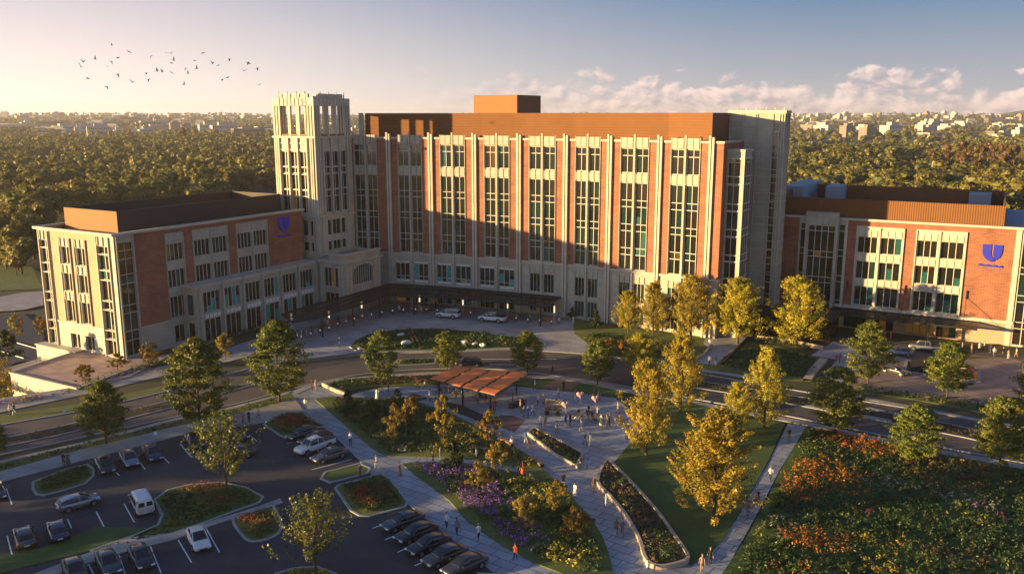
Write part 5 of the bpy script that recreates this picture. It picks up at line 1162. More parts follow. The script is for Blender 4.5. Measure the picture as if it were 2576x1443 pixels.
NB = [(395,326,2,1.0,'long white laboratory block above the left wood'),(250,325,4,.8,'long pale low block at the left beyond the wood'),(130,328,0,1.0,'pale low block furthest left beyond the wood'),(330,322,0,.8,'white block behind the long laboratory'),(440,330,3,.8,'small block right of the white laboratory'),(560,342,5,1.1,'tall pale block left of the stone tower'),(625,350,0,1.3,'big white block with dark windows beside the stone tower'),(655,346,6,1.5,'pale block touching the stone tower'),(520,330,1,1.0,'tan block above the wood left of the tower'),
      (2060,358,4,.8,'long striped low office right of the stair tower'),(2130,345,3,1.1,'grey glass office above the right field'),(2180,352,3,1.2,'white windowed office above the right field'),(2240,342,5,1.1,'dark roofed office beyond the field'),(2345,352,2,1.0,'long pale glass fronted office at right'),(2345,332,5,1.0,'white two storey office behind the long glass front'),(2440,345,6,.9,'small white block among trees at right'),(2520,355,1,1.1,'white gridded block at far right'),(2565,345,7,1.0,'white block cut by the right edge')]
for x, y, i, s, lb in NB:
    g = atg(x, y); town(g.x, g.y, i, rf.choice((.5, .55, .45)), s*max(.6, g.y/1700), lb, 'offices beyond the wood'); put.append((g.x, g.y))
k = 0
while k < 250:
    a = rf.uniform(-.60, .58); r = rf.uniform(1700, 4700); x, y = r*math.sin(a), r*math.cos(a); px, py = proj(x, y, gz(x, y))
    if not (px < 900 or px > 1985) or px > 2600: continue
    if any((x-q[0])**2+(y-q[1])**2 < (38+r*.006)**2 for q in put): continue
    put.append((x, y)); town(x, y, rf.randrange(8), rf.choice((.1, .5, .5+math.pi/2, .8)), rf.uniform(.6, 1.05), 'pale flat roofed building of the distant town', 'distant town buildings'); k += 1
# the wide car park beside the town and the mown field
for P, m_ in (([(560,352),(700,360),(700,378),(600,372),(560,362)], 'concrete'), ([(1990,372),(2060,375),(2330,388),(2330,400),(2060,396),(1985,392)], 'verge')):
    pts = [atg(*p) for p in P]; mb = MB(); mb.face([p+Vector((0, 0, 1.2)) for p in pts]); tag(mb.build('field' if m_ == 'verge' else 'town_car_park', M[m_]), kind='structure')
# low far hill
V = []; F = []
n1, n2 = 40, 8
for i in range(n1+1):
    for j in range(n2+1):
        x = 2860+500*i/n1; y = 5080+250*j/n2; V.append((x, y, 36+38*math.sin(math.pi*i/n1)**1.5*math.sin(math.pi*j/n2)))
for i in range(n1):
    for j in range(n2): F.append((i*(n2+1)+j, (i+1)*(n2+1)+j, (i+1)*(n2+1)+j+1, i*(n2+1)+j+1))
npmesh('hill', V, F, M['ground'], smooth=True)['kind'] = 'structure'

drop_unused(FT+FC+FP)
for i_, o_ in enumerate(TB):
    if i_ not in first: bpy.data.objects.remove(o_)
# ------------------------------------------------------------------ walls, planters and furniture
M['stonewall'] = mat('tan_stone_wall', (.42, .33, .24), .85, .15, .8, .3); M['corten'] = mat('rust_steel', (.30, .10, .05), .7, .15, .8); M['orangelouvre'] = mat('orange_louvre', (.72, .17, .03), .5, .06, 1)
M['pale'] = mat('pale_stone_wall', (.60, .50, .36), .8, .06, .3); M['wood'] = mat('warm_timber', (.36, .18, .07), .6, .15, 2); M['lamp'] = mat('lamp_glow', (.9, .85, .7), .4, 0, emit=((1, .78, .45), .35)); M['globe'] = mat('globe_glow', (.9, .9, .85), .4, 0, emit=((1, .92, .8), .08))
M['rock'] = mat('pale_boulder', (.55, .54, .50), .8, .15, .8, .4); M['water'] = mat('dark_basin_water', (.012, .016, .02), .08, 0)
def ringwall(name, pts, d, z0, z1, m, label, cat, group=None):
    o, q = ring(name, pts, d, z0, z1, m); tag(o, label, cat, group); return q
lens = spline(D([(1525,1162),(1560,1188),(1594,1222),(1657,1293),(1702,1356),(1734,1404),(1722,1421),(1677,1433),(1640,1430),(1618,1408),(1602,1358),(1569,1300),(1531,1254),(1500,1216)]), 3, True)
q = ringwall('planter_wall', lens, .32, .0, .5, M['stonewall'], 'long curved stone planter wall between the plaza and the dark lawn', 'planter')
slab('planter_soil', q, .02, .34, M['soil'], world_=True)
bed('planter_growth', inset(q, .3), 5, .35, 'b', [pa(1560,1240,80,'b',.4,.9),pa(1620,1330,90,'b',.35,.9),pa(1560,1215,60,'dg',.7,.8),pa(1600,1270,70,'dg',.6,.6),pa(1620,1305,50,'o',.3,.5),pa(1650,1345,70,'dg',.7,.7),pa(1675,1400,80,'dg',.9,.8),pa(1685,1375,40,'o',.7,.5)], .34, .12, 'brown and green planting inside the long curved planter')
q2 = ringwall('planter_wall', D([(1326,1093),(1343,1078),(1410,1112),(1469,1145),(1452,1178),(1393,1147)]), .28, 0, .42, M['stonewall'], 'short straight stone planter in the middle of the plaza', 'planter')
slab('planter_soil', q2, .02, .3, M['soil'], world_=True); bed('planter_growth', inset(q2, .2), 7, .35, 'b', [pa(1370,1110,60,'dg',.6,.8),pa(1420,1150,50,'dg',.6,.6)], .3, .12, 'green planting inside the short plaza planter')
def wallstrip(P, w, h, m, name, label, cat, sp=4, z0=0):
    o = strip(name, P, w, z0, z0+h, m, sp, kind=None)
    if 'kind' in o: del o['kind']
    bm = bmesh.new(); bm.from_mesh(o.data); bmesh.ops.remove_doubles(bm, verts=bm.verts, dist=.001); bm.to_mesh(o.data); bm.free(); return tag(o, label, cat)
wallstrip([(868,992),(845,986),(812,970)], .35, .55, M['stonewall'], 'low_wall', 'low rough stone wall at the left tip of the wedge shaped bed', 'wall')
wallstrip([(2030,960),(2050,930),(2072,908)], 1.3, .5, M['stonewall'], 'seat_wall', 'broad tan seat wall beside the sidewalk to the right wing', 'wall', 1)
wallstrip([(1745,912),(1772,895),(1790,870)], .35, .6, M['stonewall'], 'low_wall', 'tan retaining wall left of the ramp before the stair tower', 'wall', 1)
wallstrip([(1818,918),(1868,868),(1885,850)], .35, .6, M['dkmetal'], 'low_wall', 'dark retaining wall right of the ramp before the stair tower', 'wall', 1)
wallstrip([(1905,852),(1990,862),(2072,880)], .4, .7, M['stonewall'], 'low_wall', 'long tan wall before the link building', 'wall', 1)
wallstrip([(1255,1107),(1270,1112),(1288,1124)], .5, .45, M['wood'], 'timber_bench', 'short timber bench by the white robed visitor', 'bench', 1)
wallstrip([(1337,1153),(1350,1163),(1364,1175)], .5, .45, M['wood'], 'timber_bench', 'short timber bench at the tip of the left garden bed', 'bench', 1)
# terrace at the corner of the left wing
tz = .25
t_pts = [at(25,938,tz), at(195,978,tz), at(330,945,tz), at(432,890,tz), at(312,897,tz), at(245,868,tz)]
te = empty('terrace', t_pts[1], 'raised tan stone terrace with a pale retaining wall at the left wing corner', 'terrace')
mb = MB(); mb.prism([(p.x, p.y) for p in t_pts], tz-.12, tz); o = mb.build('paving', M['terrace'], te)
bm = bmesh.new(); bm.from_mesh(o.data); bmesh.ops.triangulate(bm, faces=[f for f in bm.faces if len(f.verts) > 4]); bm.to_mesh(o.data); bm.free()
mb = MB(); mb.prism([(p.x, p.y) for p in inset([(p.x, p.y) for p in t_pts], .05) for p in [Vector((*p, 0))]], -4.5, tz-.13); mb.build('retaining_wall', M['pale'], te)
q = [(p.x, p.y) for p in t_pts]; mb = MB()
for i in (0, 1, 5):
    a = Vector((*q[i], 0)); b = Vector((*q[(i+1) % 6], 0))
    if i == 1: b = a.lerp(Vector((*q[3], 0)), .55)
    f_, w_ = frame_between(a, b); mb.box(f_, 0, w_, -.2, .2, tz+.004, tz+.22)
mb.build('coping', M['stone2'], te)
pl = LBr; p0 = S.P(21.4, 0, 0)
pw = empty('plinth_wall', S.P(16, 2, 0), 'pale lit retaining wall stepping out below the left wing', 'wall')
mb = MB(); mb.box(S, 11.0, 22.6, .12, 1.9, -5, .35); mb.build('wall', M['pale'], pw); mb = MB(); mb.box(S, 10.9, 22.8, .11, 2.05, .35, .55); mb.build('coping', M['stone2'], pw)
# ---- orange pergola
zz_ = 3.35
cA, cB, cC_, cD_ = at(1142,921,zz_), at(1332,939,zz_), at(1246,993,zz_), at(1078,951,zz_)
pg = empty('pergola', (cA+cC_)/2*1.0-Vector((0, 0, zz_)), 'large orange louvred pergola over tables on the plaza', 'pergola')
def pq(s, t, z=0): p = (cA*(1-s)+cB*s)*(1-t)+(cD_*(1-s)+cC_*s)*t; return Vector((p.x, p.y, zz_+z))
for i in range(4):
    for j in range(5):
        s0, s1, t0, t1 = i/4+.02, (i+1)/4-.02, j/5+.015, (j+1)/5-.02; mb = MB()
        c = [pq(s0, t0, .10), pq(s1, t0, .10), pq(s1, t1, -.02), pq(s0, t1, -.02)]
        mb.face(c); mb.face([p-Vector((0, 0, .07)) for p in c[::-1]])
        for a in range(4): b = (a+1) % 4; mb.face([c[a], c[a]-Vector((0, 0, .07)), c[b]-Vector((0, 0, .07)), c[b]])
        mb.build('louvre_panel', M['orangelouvre'], pg)
for k in range(5): mb = MB(); mb.tube(pq(k/4, -.01, -.16), pq(k/4, 1.01, -.16), .11 if k in (1, 2, 3) else .08, seg=4); mb.build('beam', M['dkmetal'], pg)
for k in range(6): mb = MB(); mb.tube(pq(0, k/5-.01, -.12), pq(1, k/5-.01, -.12), .06, seg=4); mb.build('cross_beam', M['dkmetal'], pg)
for s, t in ((.12, .12), (.88, .12), (.88, .9), (.12, .9), (.5, .5), (.5, .95)):
    p = pq(s, t); mb = MB(); mb.tube((p.x, p.y, 0), (p.x, p.y, zz_-.2), .14, seg=6); mb.build('post', M['dkmetal'], pg)
# ---- furniture kinds
def chairmesh(root):
    fr = Fr((0, 0, 0), (1, 0, 0), (0, -1, 0)); mb = MB(); mb.box(fr, -.22, .22, -.22, .22, .43, .47); mb.build('seat', M['dkmetal'], root)
    mb = MB(); mb.box(fr, -.22, .22, -.24, -.2, .5, .86); mb.build('backrest', M['dkmetal'], root)
    for a, b in ((-1, -1), (-1, 1), (1, -1), (1, 1)): mb = MB(); mb.tube((a*.2, b*.2, .05), (a*.19, b*.19, .44), .018, seg=5); mb.build('leg', M['dkmetal'], root)
ch0 = empty('cafe_chair'); chairmesh(ch0)
tb0 = empty('cafe_table'); mb = MB(); mb.tube((0, 0, .72), (0, 0, .75), .42, seg=20); mb.build('table_top', M['greymetal'], tb0); mb = MB(); mb.tube((0, 0, .08), (0, 0, .72), .035, seg=8); mb.build('pedestal', M['dkmetal'], tb0); mb = MB(); mb.tube((0, 0, .05), (0, 0, .08), .25, seg=14); mb.build('base', M['dkmetal'], tb0)
def putc(o, x, y, rz, label, cat, group=None, z=0):
    c = o if o.name not in USED else copy_tree(o); USED.add(o.name); c.location = (x, y, z); c.rotation_euler = (0, 0, rz)
    for k in ('label', 'category', 'group'):
        if k in c: del c[k]
    tag(c, label, cat, group); return c
tabs = [((1110,980), 'under the left end of the pergola'), ((1150,992), 'under the front of the pergola'), ((1190,978), 'under the middle of the pergola'), ((1215,998), 'under the front right of the pergola'), ((1256,985), 'under the right end of the pergola'), ((1466,1048), 'in the open plaza left of the black cluster'), ((1490,1040), 'in the middle of the open plaza group'), ((1500,1058), 'nearest in the open plaza group')]
for i, (p, ph_) in enumerate(tabs):
    g = at(*p); putc(tb0, g.x, g.y, 0, 'small round cafe table '+ph_, 'table', 'cafe tables')
    for k in range(3):
        a = (.1, 2.2, 4.2)[k]+.15*math.sin(i*5); putc(ch0, g.x+.75*math.cos(a), g.y+.75*math.sin(a), a-math.pi/2, 'cafe chair '+('right of', 'behind', 'before')[k]+' the table '+ph_, 'chair', 'cafe chairs '+ph_)
# bollard lights
bo = empty('bollard_light'); mb = MB(); mb.tube((0, 0, 0), (0, 0, .85), .06, seg=8); mb.build('post', M['dkmetal'], bo); mb = MB()
bm = bmesh.new(); bmesh.ops.create_uvsphere(bm, u_segments=10, v_segments=7, radius=.13, matrix=Matrix.Translation((0, 0, .95))); me = bpy.data.meshes.new('globe'); bm.to_mesh(me); bm.free(); me.materials.append(M['globe']); o = bpy.data.objects.new('globe', me); col.objects.link(o); o.parent = bo
za_ = lambda x, y: (630+.262*x, 504+.262*y)
zb_ = lambda x, y: (966+.233*x, 630+.233*y)
BL = [za_(*p) for p in ((450,1340),(490,1352),(582,1320),(670,1290),(757,1265),(840,1225),(920,1200),(1000,1175),(1075,1150),(1165,1135),(1263,1112),(1365,1100),(1468,1090),(1585,1085))]+[zb_(*p) for p in ((95,690),(210,680),(340,675),(460,680),(577,688),(935,715),(1425,775),(1553,790),(1680,800),(1808,812))]
for p in BL: g = at(*p); putc(bo, g.x, g.y, 0, 'short bollard light with glowing globe along the forecourt edge', 'bollard', 'bollard lights along the forecourt')
py = empty('light_pylon')
for s in (-1, 1): mb = MB(); mb.tube((s*.16, 0, 0), (s*.16, 0, 2.3), .07, seg=6); mb.build('post', M['stonewall'], py)
mb = MB(); mb.box(Fr((0, 0, 0), (1, 0, 0), (0, -1, 0)), -.15, .15, -.12, .12, 2.4, 3.8); mb.build('lamp_head', M['lamp'], py)
for p, ph_ in (((1056,786), 'behind the lilac clad visitor, leftmost before the main doors'), ((1165,794), 'between the white SUV and the white pickup'), ((1277,803), 'right of the white pickup'), ((1394,815), 'at the right end of the entrance canopy'), ((735,835), 'at the far left end of the forecourt'), ((829,828), 'beside the second bench, left of the forecourt'), ((911,802), 'under the bend of the entrance canopy')):
    g = at(*p); putc(py, g.x, g.y, 0, 'lit light pylon '+ph_, 'lamp', 'light pylons')
bn = empty('rust_planter_bench'); fr = Fr((0, 0, 0), (1, 0, 0), (0, -1, 0)); mb = MB(); mb.box(fr, -1.1, 1.1, -.3, .3, .12, .75); mb.build('box', M['corten'], bn); mb = MB(); mb.box(fr, -1.15, 1.15, -.34, .34, .75, .82); mb.build('seat', M['wood'], bn)
for s in (-1, 1): mb = MB(); mb.box(fr, s*.8-.08, s*.8+.08, -.25, .25, .0, .12); mb.build('leg', M['dkmetal'], bn)
for (x, y), ph_ in ((zb_(360,635), 'left of the first pylon'), (zb_(440,640), 'right of the first pylon'), (zb_(915,680), 'right of the second pylon'), (zb_(1405,728), 'right of the third pylon'), (zb_(1775,762), 'left of the last pylon'), (za_(720,1200), 'left of the lamp at the far left walk'), (za_(800,1180), 'right of the lamp at the far left walk')):
    g = at(x, y); putc(bn, g.x, g.y, -.1 if x > 950 else .9, 'rust red bench box '+ph_, 'bench', 'rust red benches')
# flower cart and balloons
ct = empty('flower_cart', at(1392,1042), 'wooden flower cart full of pale blooms on the plaza', 'cart'); fr = Fr(at(1392,1042), (1, -.25, 0), (-.25, -1, 0))
mb = MB(); mb.box(fr, -1.2, 1.2, -.5, .5, .7, .8); mb.build('tray', M['wood'], ct)
for s in (-1, 1): mb = MB(); mb.tube(fr.P(s*.8, .56, .4), fr.P(s*.8, .62, .4), .36, seg=16); mb.build('wheel', M['dkmetal'], ct)
for u in (-1.1, 1.1): mb = MB(); mb.box(fr, u-.04, u+.04, -.4, -.3, .05, 1.7); mb.build('post', M['wood'], ct)
mb = MB(); mb.box(fr, -1.2, 1.2, -.45, .45, 1.7, 1.78); mb.build('shelf', M['wood'], ct)
n = 500; base = ct.location; C = np.column_stack([rs.uniform(-1.2, 1.2, n), rs.uniform(-.45, .45, n), np.where(rs.uniform(0, 1, n) < .5, rs.uniform(.85, 1.25, n), rs.uniform(1.8, 2.2, n))])
u_, nn_ = np.array(fr.U), np.array(fr.N); C = C[:, :1]*u_+C[:, 1:2]*nn_+np.column_stack([np.zeros((n, 2)), C[:, 2]]); V, F, Cc = leafcloud(C, rs.normal(0, 1, (n, 3)), .09, np.array([(.5,.35,.28),(.45,.4,.3),(.1,.13,.04),(.3,.15,.1)])[rs.randint(0, 4, n)], .8)
npmesh('blooms', V, F, M['leafflat'], Cc, parent=ct)
M['pink'] = mat('pink_balloon', (.60, .36, .34), .3, 0, coat=.4)
def heart(s=.5):
    mb = MB(); pts = []
    for i in range(28): t = i*2*math.pi/28; pts.append((16*math.sin(t)**3/17*s, (13*math.cos(t)-5*math.cos(2*t)-2*math.cos(3*t)-math.cos(4*t))/17*s))
    c = (0, .02*s); 
    for sd_ in (-1, 1):
        for r0, r1, d0, d1 in ((1, .75, 0, .18), (.75, .4, .18, .28), (.4, 0.02, .28, .31)):
            for i in range(28):
                j = (i+1) % 28; a, b = pts[i], pts[j]
                mb.face([(a[0]*r0, sd_*d0*s, a[1]*r0), (b[0]*r0, sd_*d0*s, b[1]*r0), (b[0]*r1, sd_*d1*s, b[1]*r1), (a[0]*r1, sd_*d1*s, a[1]*r1)])
    return mb
hb = empty('heart_balloon'); o = heart(.62).build('balloon', M['pink'], hb, smooth=True); mb = MB(); mb.tube((0, 0, -.6), (.05, 0, -1.5), .012, seg=4); mb.build('string', M['whiteglass'], hb)
for (x, y), ph_ in (((1459,1030), 'left of the black cluster'), ((1497,1040), 'right above the cafe tables'), ((1422,1056), 'in front of the flower cart')):
    g = at(x, y); putc(hb, g.x, g.y, .2, 'pink heart balloon '+ph_, 'balloon', 'pink heart balloons', z=2.3)
# bicycles
bk = empty('bicycle')
for s in (-.52, .52):
    mb = MB(); k = 18
    for i in range(k): a, b = 2*math.pi*i/k, 2*math.pi*(i+1)/k; mb.tube((s+.33*math.cos(a), 0, .38+.33*math.sin(a)), (s+.33*math.cos(b), 0, .38+.33*math.sin(b)), .022, seg=5, cap=False)
    for i in range(4): a = math.pi*i/4; mb.tube((s+.33*math.cos(a), 0, .38+.33*math.sin(a)), (s-.33*math.cos(a), 0, .38-.33*math.sin(a)), .005, seg=3)
    mb.build('wheel', M['dkmetal'], bk)
mb = MB()
for a, b in (((-.52,0,.38),(-.1,0,.36)),((-.1,0,.36),(-.22,0,.88)),((-.52,0,.38),(-.18,0,.8)),((-.1,0,.36),(.38,0,.8)),((-.18,0,.82),(.36,0,.86)),((.52,0,.38),(.34,0,1.02))): mb.tube(a, b, .022, seg=6)
mb.build('frame', M['greymetal'], bk); mb = MB(); mb.tube((.32,-.28,1.05), (.32,.28,1.05), .02, seg=6); mb.build('handlebar', M['dkmetal'], bk); mb = MB(); mb.tube((-.34,0,.93), (-.1,0,.95), .06, .035, seg=6); mb.build('saddle', M['dkmetal'], bk)
for (x, y), r_, ph_ in (((1440,1050), .3, 'leaning left of the cafe tables'), ((1452,1062), -.4, 'in front of the cafe tables'), ((1478,1068), .9, 'nearest the cream dressed visitor'), ((135,1352), .2, 'beside the blue car at lower left'), ((165,1350), -.3, 'in the strip right of the blue car')):
    g = at(x, y); putc(bk, g.x, g.y, r_, 'bicycle '+ph_, 'bicycle', 'bicycles', z=.05)
# oval island rocks and rails, clipped hedge
for i, ((x, y), s) in enumerate([((1010,847), .9), ((1022,868), 1.3), ((905,882), .8), ((1168,866), .9), ((1195,870), .8), ((1215,873), 1.0), ((955,876), .7)]):
    bm = bmesh.new(); bmesh.ops.create_icosphere(bm, subdivisions=2, radius=.6*s)
    for v in bm.verts: v.co = Vector((v.co.x*1.5, v.co.y, v.co.z*.6))*(1+rs.normal(0, .13)); v.co.z += .35
    me = bpy.data.meshes.new('boulder'); bm.to_mesh(me); bm.free(); me.materials.append(M['rock']); o = bpy.data.objects.new('boulder', me); col.objects.link(o); g = at(x, y); o.location = (g.x, g.y, .1); o.rotation_euler = (0, 0, i)
    tag(o, ('pale boulder at the back left of the oval island', 'largest pale boulder at the left of the oval island', 'small pale boulder at the left tip of the oval island', 'pale boulder near the centre of the oval island', 'second pale boulder right of the oval centre', 'long pale boulder at the right front of the oval island', 'small boulder behind the left street tree on the oval')[i], 'boulder', 'boulders on the oval island')
for i, (a, b) in enumerate([((1023,828), (1045,872)), ((1033,828), (1056,872)), ((1168,838), (1190,868)), ((1176,838), (1206,872))]):
    p, q_ = at(*a), at(*b); mb = MB(); mb.tube(p+Vector((0, 0, .3)), q_+Vector((0, 0, .3)), .12, seg=4)
    tag(mb.build('timber_rail', M['wood']), ('leftmost timber rail across the oval island', 'second timber rail from the left on the oval island', 'third timber rail, right of the oval centre', 'rightmost timber rail on the oval island')[i], 'rail', 'timber rails')
hg = at(1302,1022); n = 900; C = np.column_stack([rs.uniform(-1.5, 1.5, n), rs.uniform(-.4, .4, n), rs.uniform(.1, .8, n)]); c_, s_ = math.cos(.75), math.sin(.75)
C = np.column_stack([C[:, 0]*c_-C[:, 1]*s_+hg.x, C[:, 0]*s_+C[:, 1]*c_+hg.y, C[:, 2]]); V, F, Cc = leafcloud(C, rs.normal(0, 1, (n, 3))+(0, 0, .6), .12, np.array([(.05,.07,.03),(.08,.10,.04),(.2,.2,.14)])[rs.randint(0, 3, n)], .6)
o = npmesh('clipped_hedge', V, F, M['leafflat'], Cc); tag(o, 'short clipped hedge at the right front corner of the pergola', 'hedge')
# basins on the brown plaza
bq = D([(2277,906),(2468,932),(2466,963),(2270,936)])
q3 = ringwall('basin_kerb', bq, .5, .08, .22, M['concrete'], 'pale kerb round the sunken basin on the brown plaza', 'kerb')
slab('basin_water', q3, .09, .12, M['water'], world_=True)
for i, P in enumerate([[(2290,915),(2320,908),(2340,912),(2335,930),(2292,934)], [(2432,932),(2450,934),(2448,954),(2430,950)]]):
    mb = MB(); mb.prism(D(P), .12, .75); tag(mb.build('basin_block', M['dkmetal']), ('dark stone block at the left end of the basin', 'dark stone block at the right end of the basin')[i], 'block')
# roadside poles and hedge bollards
lp_ = empty('street_sign'); mb = MB(); mb.tube((0, 0, 0), (0, 0, 2.3), .03, seg=6); mb.build('pole', M['greymetal'], lp_); mb = MB(); mb.box(fr0 := Fr((0, 0, 0), (1, 0, 0), (0, -1, 0)), -.2, .2, .03, .05, 1.9, 2.4); mb.build('plate', M['whiteglass'], lp_)
for (x, y), ph_ in (((395,1130), 'by the parked blue car'), ((166,1073), 'in the left boulevard median')): g = at(x, y); putc(lp_, g.x, g.y, .3, 'small white sign on a pole '+ph_, 'sign', 'small signs', z=.08)
# ------------------------------------------------------------------ cars
def paint(name, c, metal=.4, rough=.28): return mat(name, c, rough, 0, metal=metal, coat=.8)
CP = {'black': paint('black_paint', (.012,.012,.014)), 'darkgrey': paint('dark_grey_paint', (.045,.043,.042)), 'bluegrey': paint('blue_grey_paint', (.15,.19,.23)), 'darkblue': paint('dark_blue_paint', (.02,.03,.07)), 'silver': paint('silver_paint', (.36,.36,.36), .7),
      'white': paint('white_paint', (.62,.60,.57), 0), 'bronze': paint('bronze_grey_paint', (.075,.060,.05)), 'green': paint('grey_green_paint', (.05,.06,.055)), 'grey': paint('mid_grey_paint', (.11,.105,.10))}
M['carglass'] = mat('car_glass', (.01, .011, .013), .05, 0, spec=.8); M['tyre'] = mat('tyre_rubber', (.012,.012,.012), .85, 0); M['rim'] = mat('alloy_rim', (.42,.42,.42), .3, 0, metal=.8)
M['headlamp'] = mat('headlamp_lens', (.7,.7,.7), .1, 0, coat=.8); M['taillamp'] = mat('tail_lamp_lens', (.28,.012,.01), .2, 0, coat=.5); M['plate'] = mat('number_plate', (.65,.65,.62), .5, 0); M['trim'] = mat('black_plastic_trim', (.015,.015,.015), .6, 0)
def sp(v, e): return math.copysign(abs(v)**e, v)
def interp(T, x): xs_ = [t[0] for t in T]; return [float(np.interp(x, xs_, [t[k] for t in T])) for k in range(1, len(T[0]))]
def smoothT(T, n=36):
    xs_ = np.linspace(T[0][0], T[-1][0], n*3); A = np.array([[x]+interp(T, x) for x in xs_]); k = np.ones(7)/7
    B = A.copy()
    for c in range(1, A.shape[1]): p = np.pad(A[:, c], 3, mode='edge'); B[:, c] = np.convolve(p, k, 'valid')
    return B[::3]
def loft(T, taper=0.0, e=.5, seg=20, zsplit=None):
    """rings of rounded boxes along x: rows (x, halfwidth, z bottom, z top)"""
    V = []; Fc = []
    for x, w, zb, zt in T:
        for i in range(seg):
            a = 2*math.pi*(i+.5)/seg; y = w*sp(math.cos(a), e); f = (sp(math.sin(a), e)+1)/2; z = zb+(zt-zb)*f; V.append((x, y*(1-taper*f), z))
    n = len(T)
    for j in range(n-1):
        for i in range(seg): k = (i+1) % seg; Fc.append((j*seg+i, j*seg+k, (j+1)*seg+k, (j+1)*seg+i))
    Fc.append(tuple(range(seg))[::-1]); Fc.append(tuple((n-1)*seg+i for i in range(seg))); return V, Fc
def lm(name, V, F, m, parent, smooth_=True):
    me = bpy.data.meshes.new(name); me.from_pydata(V, [], F); me.materials.append(m)
    if smooth_: me.polygons.foreach_set('use_smooth', np.ones(len(me.polygons), dtype=bool))
    o = bpy.data.objects.new(name, me); col.objects.link(o); o.parent = parent; return o
def make_car(kind, name):
    r = empty(name); X = Fr((0, 0, 0), (1, 0, 0), (0, 1, 0)); OFF[r.name] = Vector((0, 0, 0))
    if kind == 'sedan': Ln, Wd, wr, wx = 4.7, .92, .335, (1.42, -1.38); body = [(-2.36,.70,.42,.80),(-2.3,.82,.30,.93),(-1.9,.90,.24,.98),(-1.2,.92,.22,.96),(0,.92,.21,.93),(.9,.91,.22,.92),(1.5,.90,.23,.86),(2.0,.86,.26,.76),(2.28,.74,.32,.62),(2.35,.60,.38,.54)]; cab = [(-1.95,.70,.90,.95),(-1.25,.78,.86,1.33),(-.5,.80,.84,1.44),(.1,.80,.84,1.43),(.55,.79,.84,1.28),(1.25,.72,.82,.89)]
    if kind == 'hatch': Ln, Wd, wr, wx = 4.4, .91, .34, (1.32, -1.30); body = [(-2.2,.74,.40,.88),(-2.12,.84,.28,1.0),(-1.6,.90,.24,1.0),(0,.91,.22,.96),(.9,.90,.22,.94),(1.5,.89,.24,.88),(1.95,.83,.28,.76),(2.18,.66,.36,.60)]; cab = [(-2.12,.66,.92,1.02),(-1.75,.74,.90,1.34),(-.8,.79,.88,1.48),(.05,.79,.88,1.47),(.55,.78,.87,1.30),(1.3,.70,.84,.90)]
    if kind == 'suv': Ln, Wd, wr, wx = 4.8, .96, .39, (1.45, -1.40); body = [(-2.4,.80,.45,1.0),(-2.3,.90,.36,1.12),(-1.6,.95,.32,1.12),(0,.96,.32,1.08),(1.0,.95,.32,1.08),(1.7,.93,.34,1.04),(2.15,.88,.38,.94),(2.38,.76,.44,.78)]; cab = [(-2.33,.72,1.0,1.2),(-2.15,.78,1.0,1.62),(-1.2,.83,1.0,1.76),(.2,.83,1.0,1.74),(.65,.81,1.0,1.55),(1.2,.75,.98,1.08)]
    if kind == 'pickup': Ln, Wd, wr, wx = 5.5, .98, .41, (1.75, -1.62); body = [(-2.74,.86,.55,1.16),(-2.66,.95,.45,1.20),(-1.0,.97,.40,1.18),(0,.97,.38,1.12),(1.1,.96,.38,1.14),(2.0,.94,.40,1.10),(2.5,.90,.44,1.0),(2.72,.80,.5,.85)]; cab = [(-.98,.72,1.05,1.3),(-.85,.80,1.04,1.78),(-.2,.82,1.04,1.86),(.7,.82,1.04,1.83),(1.05,.80,1.02,1.6),(1.6,.74,1.0,1.12)]
    if kind == 'van': Ln, Wd, wr, wx = 5.0, .97, .36, (1.5, -1.45); body = [(-2.48,.88,.42,1.88),(-2.4,.95,.32,2.0),(-1,.97,.3,2.05),(.6,.97,.3,2.03),(1.1,.96,.3,1.85),(1.75,.94,.32,1.25),(2.3,.88,.36,1.02),(2.48,.76,.44,.85)]; cab = None
    T = smoothT(body); V, F = loft(T, .06 if kind != 'van' else .13, .34 if kind in ('pickup', 'suv', 'van') else .42, 24); lm('body', V, F, CP['black'], r)
    wb = lambda x: interp(body, x)
    if cab:
        T = smoothT(cab, 20); V, F = loft(T, .24, .42, 24); rf_ = []
        zt = max(t[3] for t in T); gl = []
        for f in F:
            c = sum((Vector(V[i]) for i in f), Vector())/len(f); n_ = (Vector(V[f[1]])-Vector(V[f[0]])).cross(Vector(V[f[2]])-Vector(V[f[1]]))
            (rf_ if (len(f) == 4 and c.z > zt-.2 and abs(n_.normalized().z) > .68 and cab[1][0]-.1 < c.x < cab[-3][0]+.12) else gl).append(f)
        lm('cabin_glass', V, gl, M['carglass'], r); lm('roof', [(x, y, z+.012) for x, y, z in V], rf_, CP['black'], r)
        for s in (-1, 1):
            for nm, pts in (('pillar', [(cab[-1][0]-.1, .71, cab[-1][3]-.02), (cab[-2][0]+.02, .62, cab[-2][3]), (cab[-3][0]+.1, .60, cab[-3][3]-.01)]), ('pillar', [(-.05, .79, .95), (-.1, .63, zt-.05)]), ('pillar', [(cab[0][0]+.12, .70, cab[0][3]-.03), (cab[1][0], .62, cab[1][3]), (cab[2][0]-.1, .61, cab[2][3])])):
                if kind in ('pickup', 'suv'): pts = [(a, b+.03, c+(.12 if c == .95 else 0)) for a, b, c in pts]
                mb = MB()
                for a, b in zip(pts, pts[1:]): mb.tube((a[0], s*a[1], a[2]), (b[0], s*b[1], b[2]), .035, seg=5)
                mb.build(nm, CP['black'], r)
    else:
        for s in (-1, 1):
            for a, b in ((-2.1, -1.05), (-.95, .1), (.2, 1.15)):
                mb = MB(); q = [(a, 1.18), (b, 1.18), (b-(.28 if b > 1 else 0), 1.72), (a, 1.72)]; mb.face([(x, s*(.985-.11*(z-.3)/1.7), z) for x, z in q]); mb.build('side_window', M['carglass'], r)
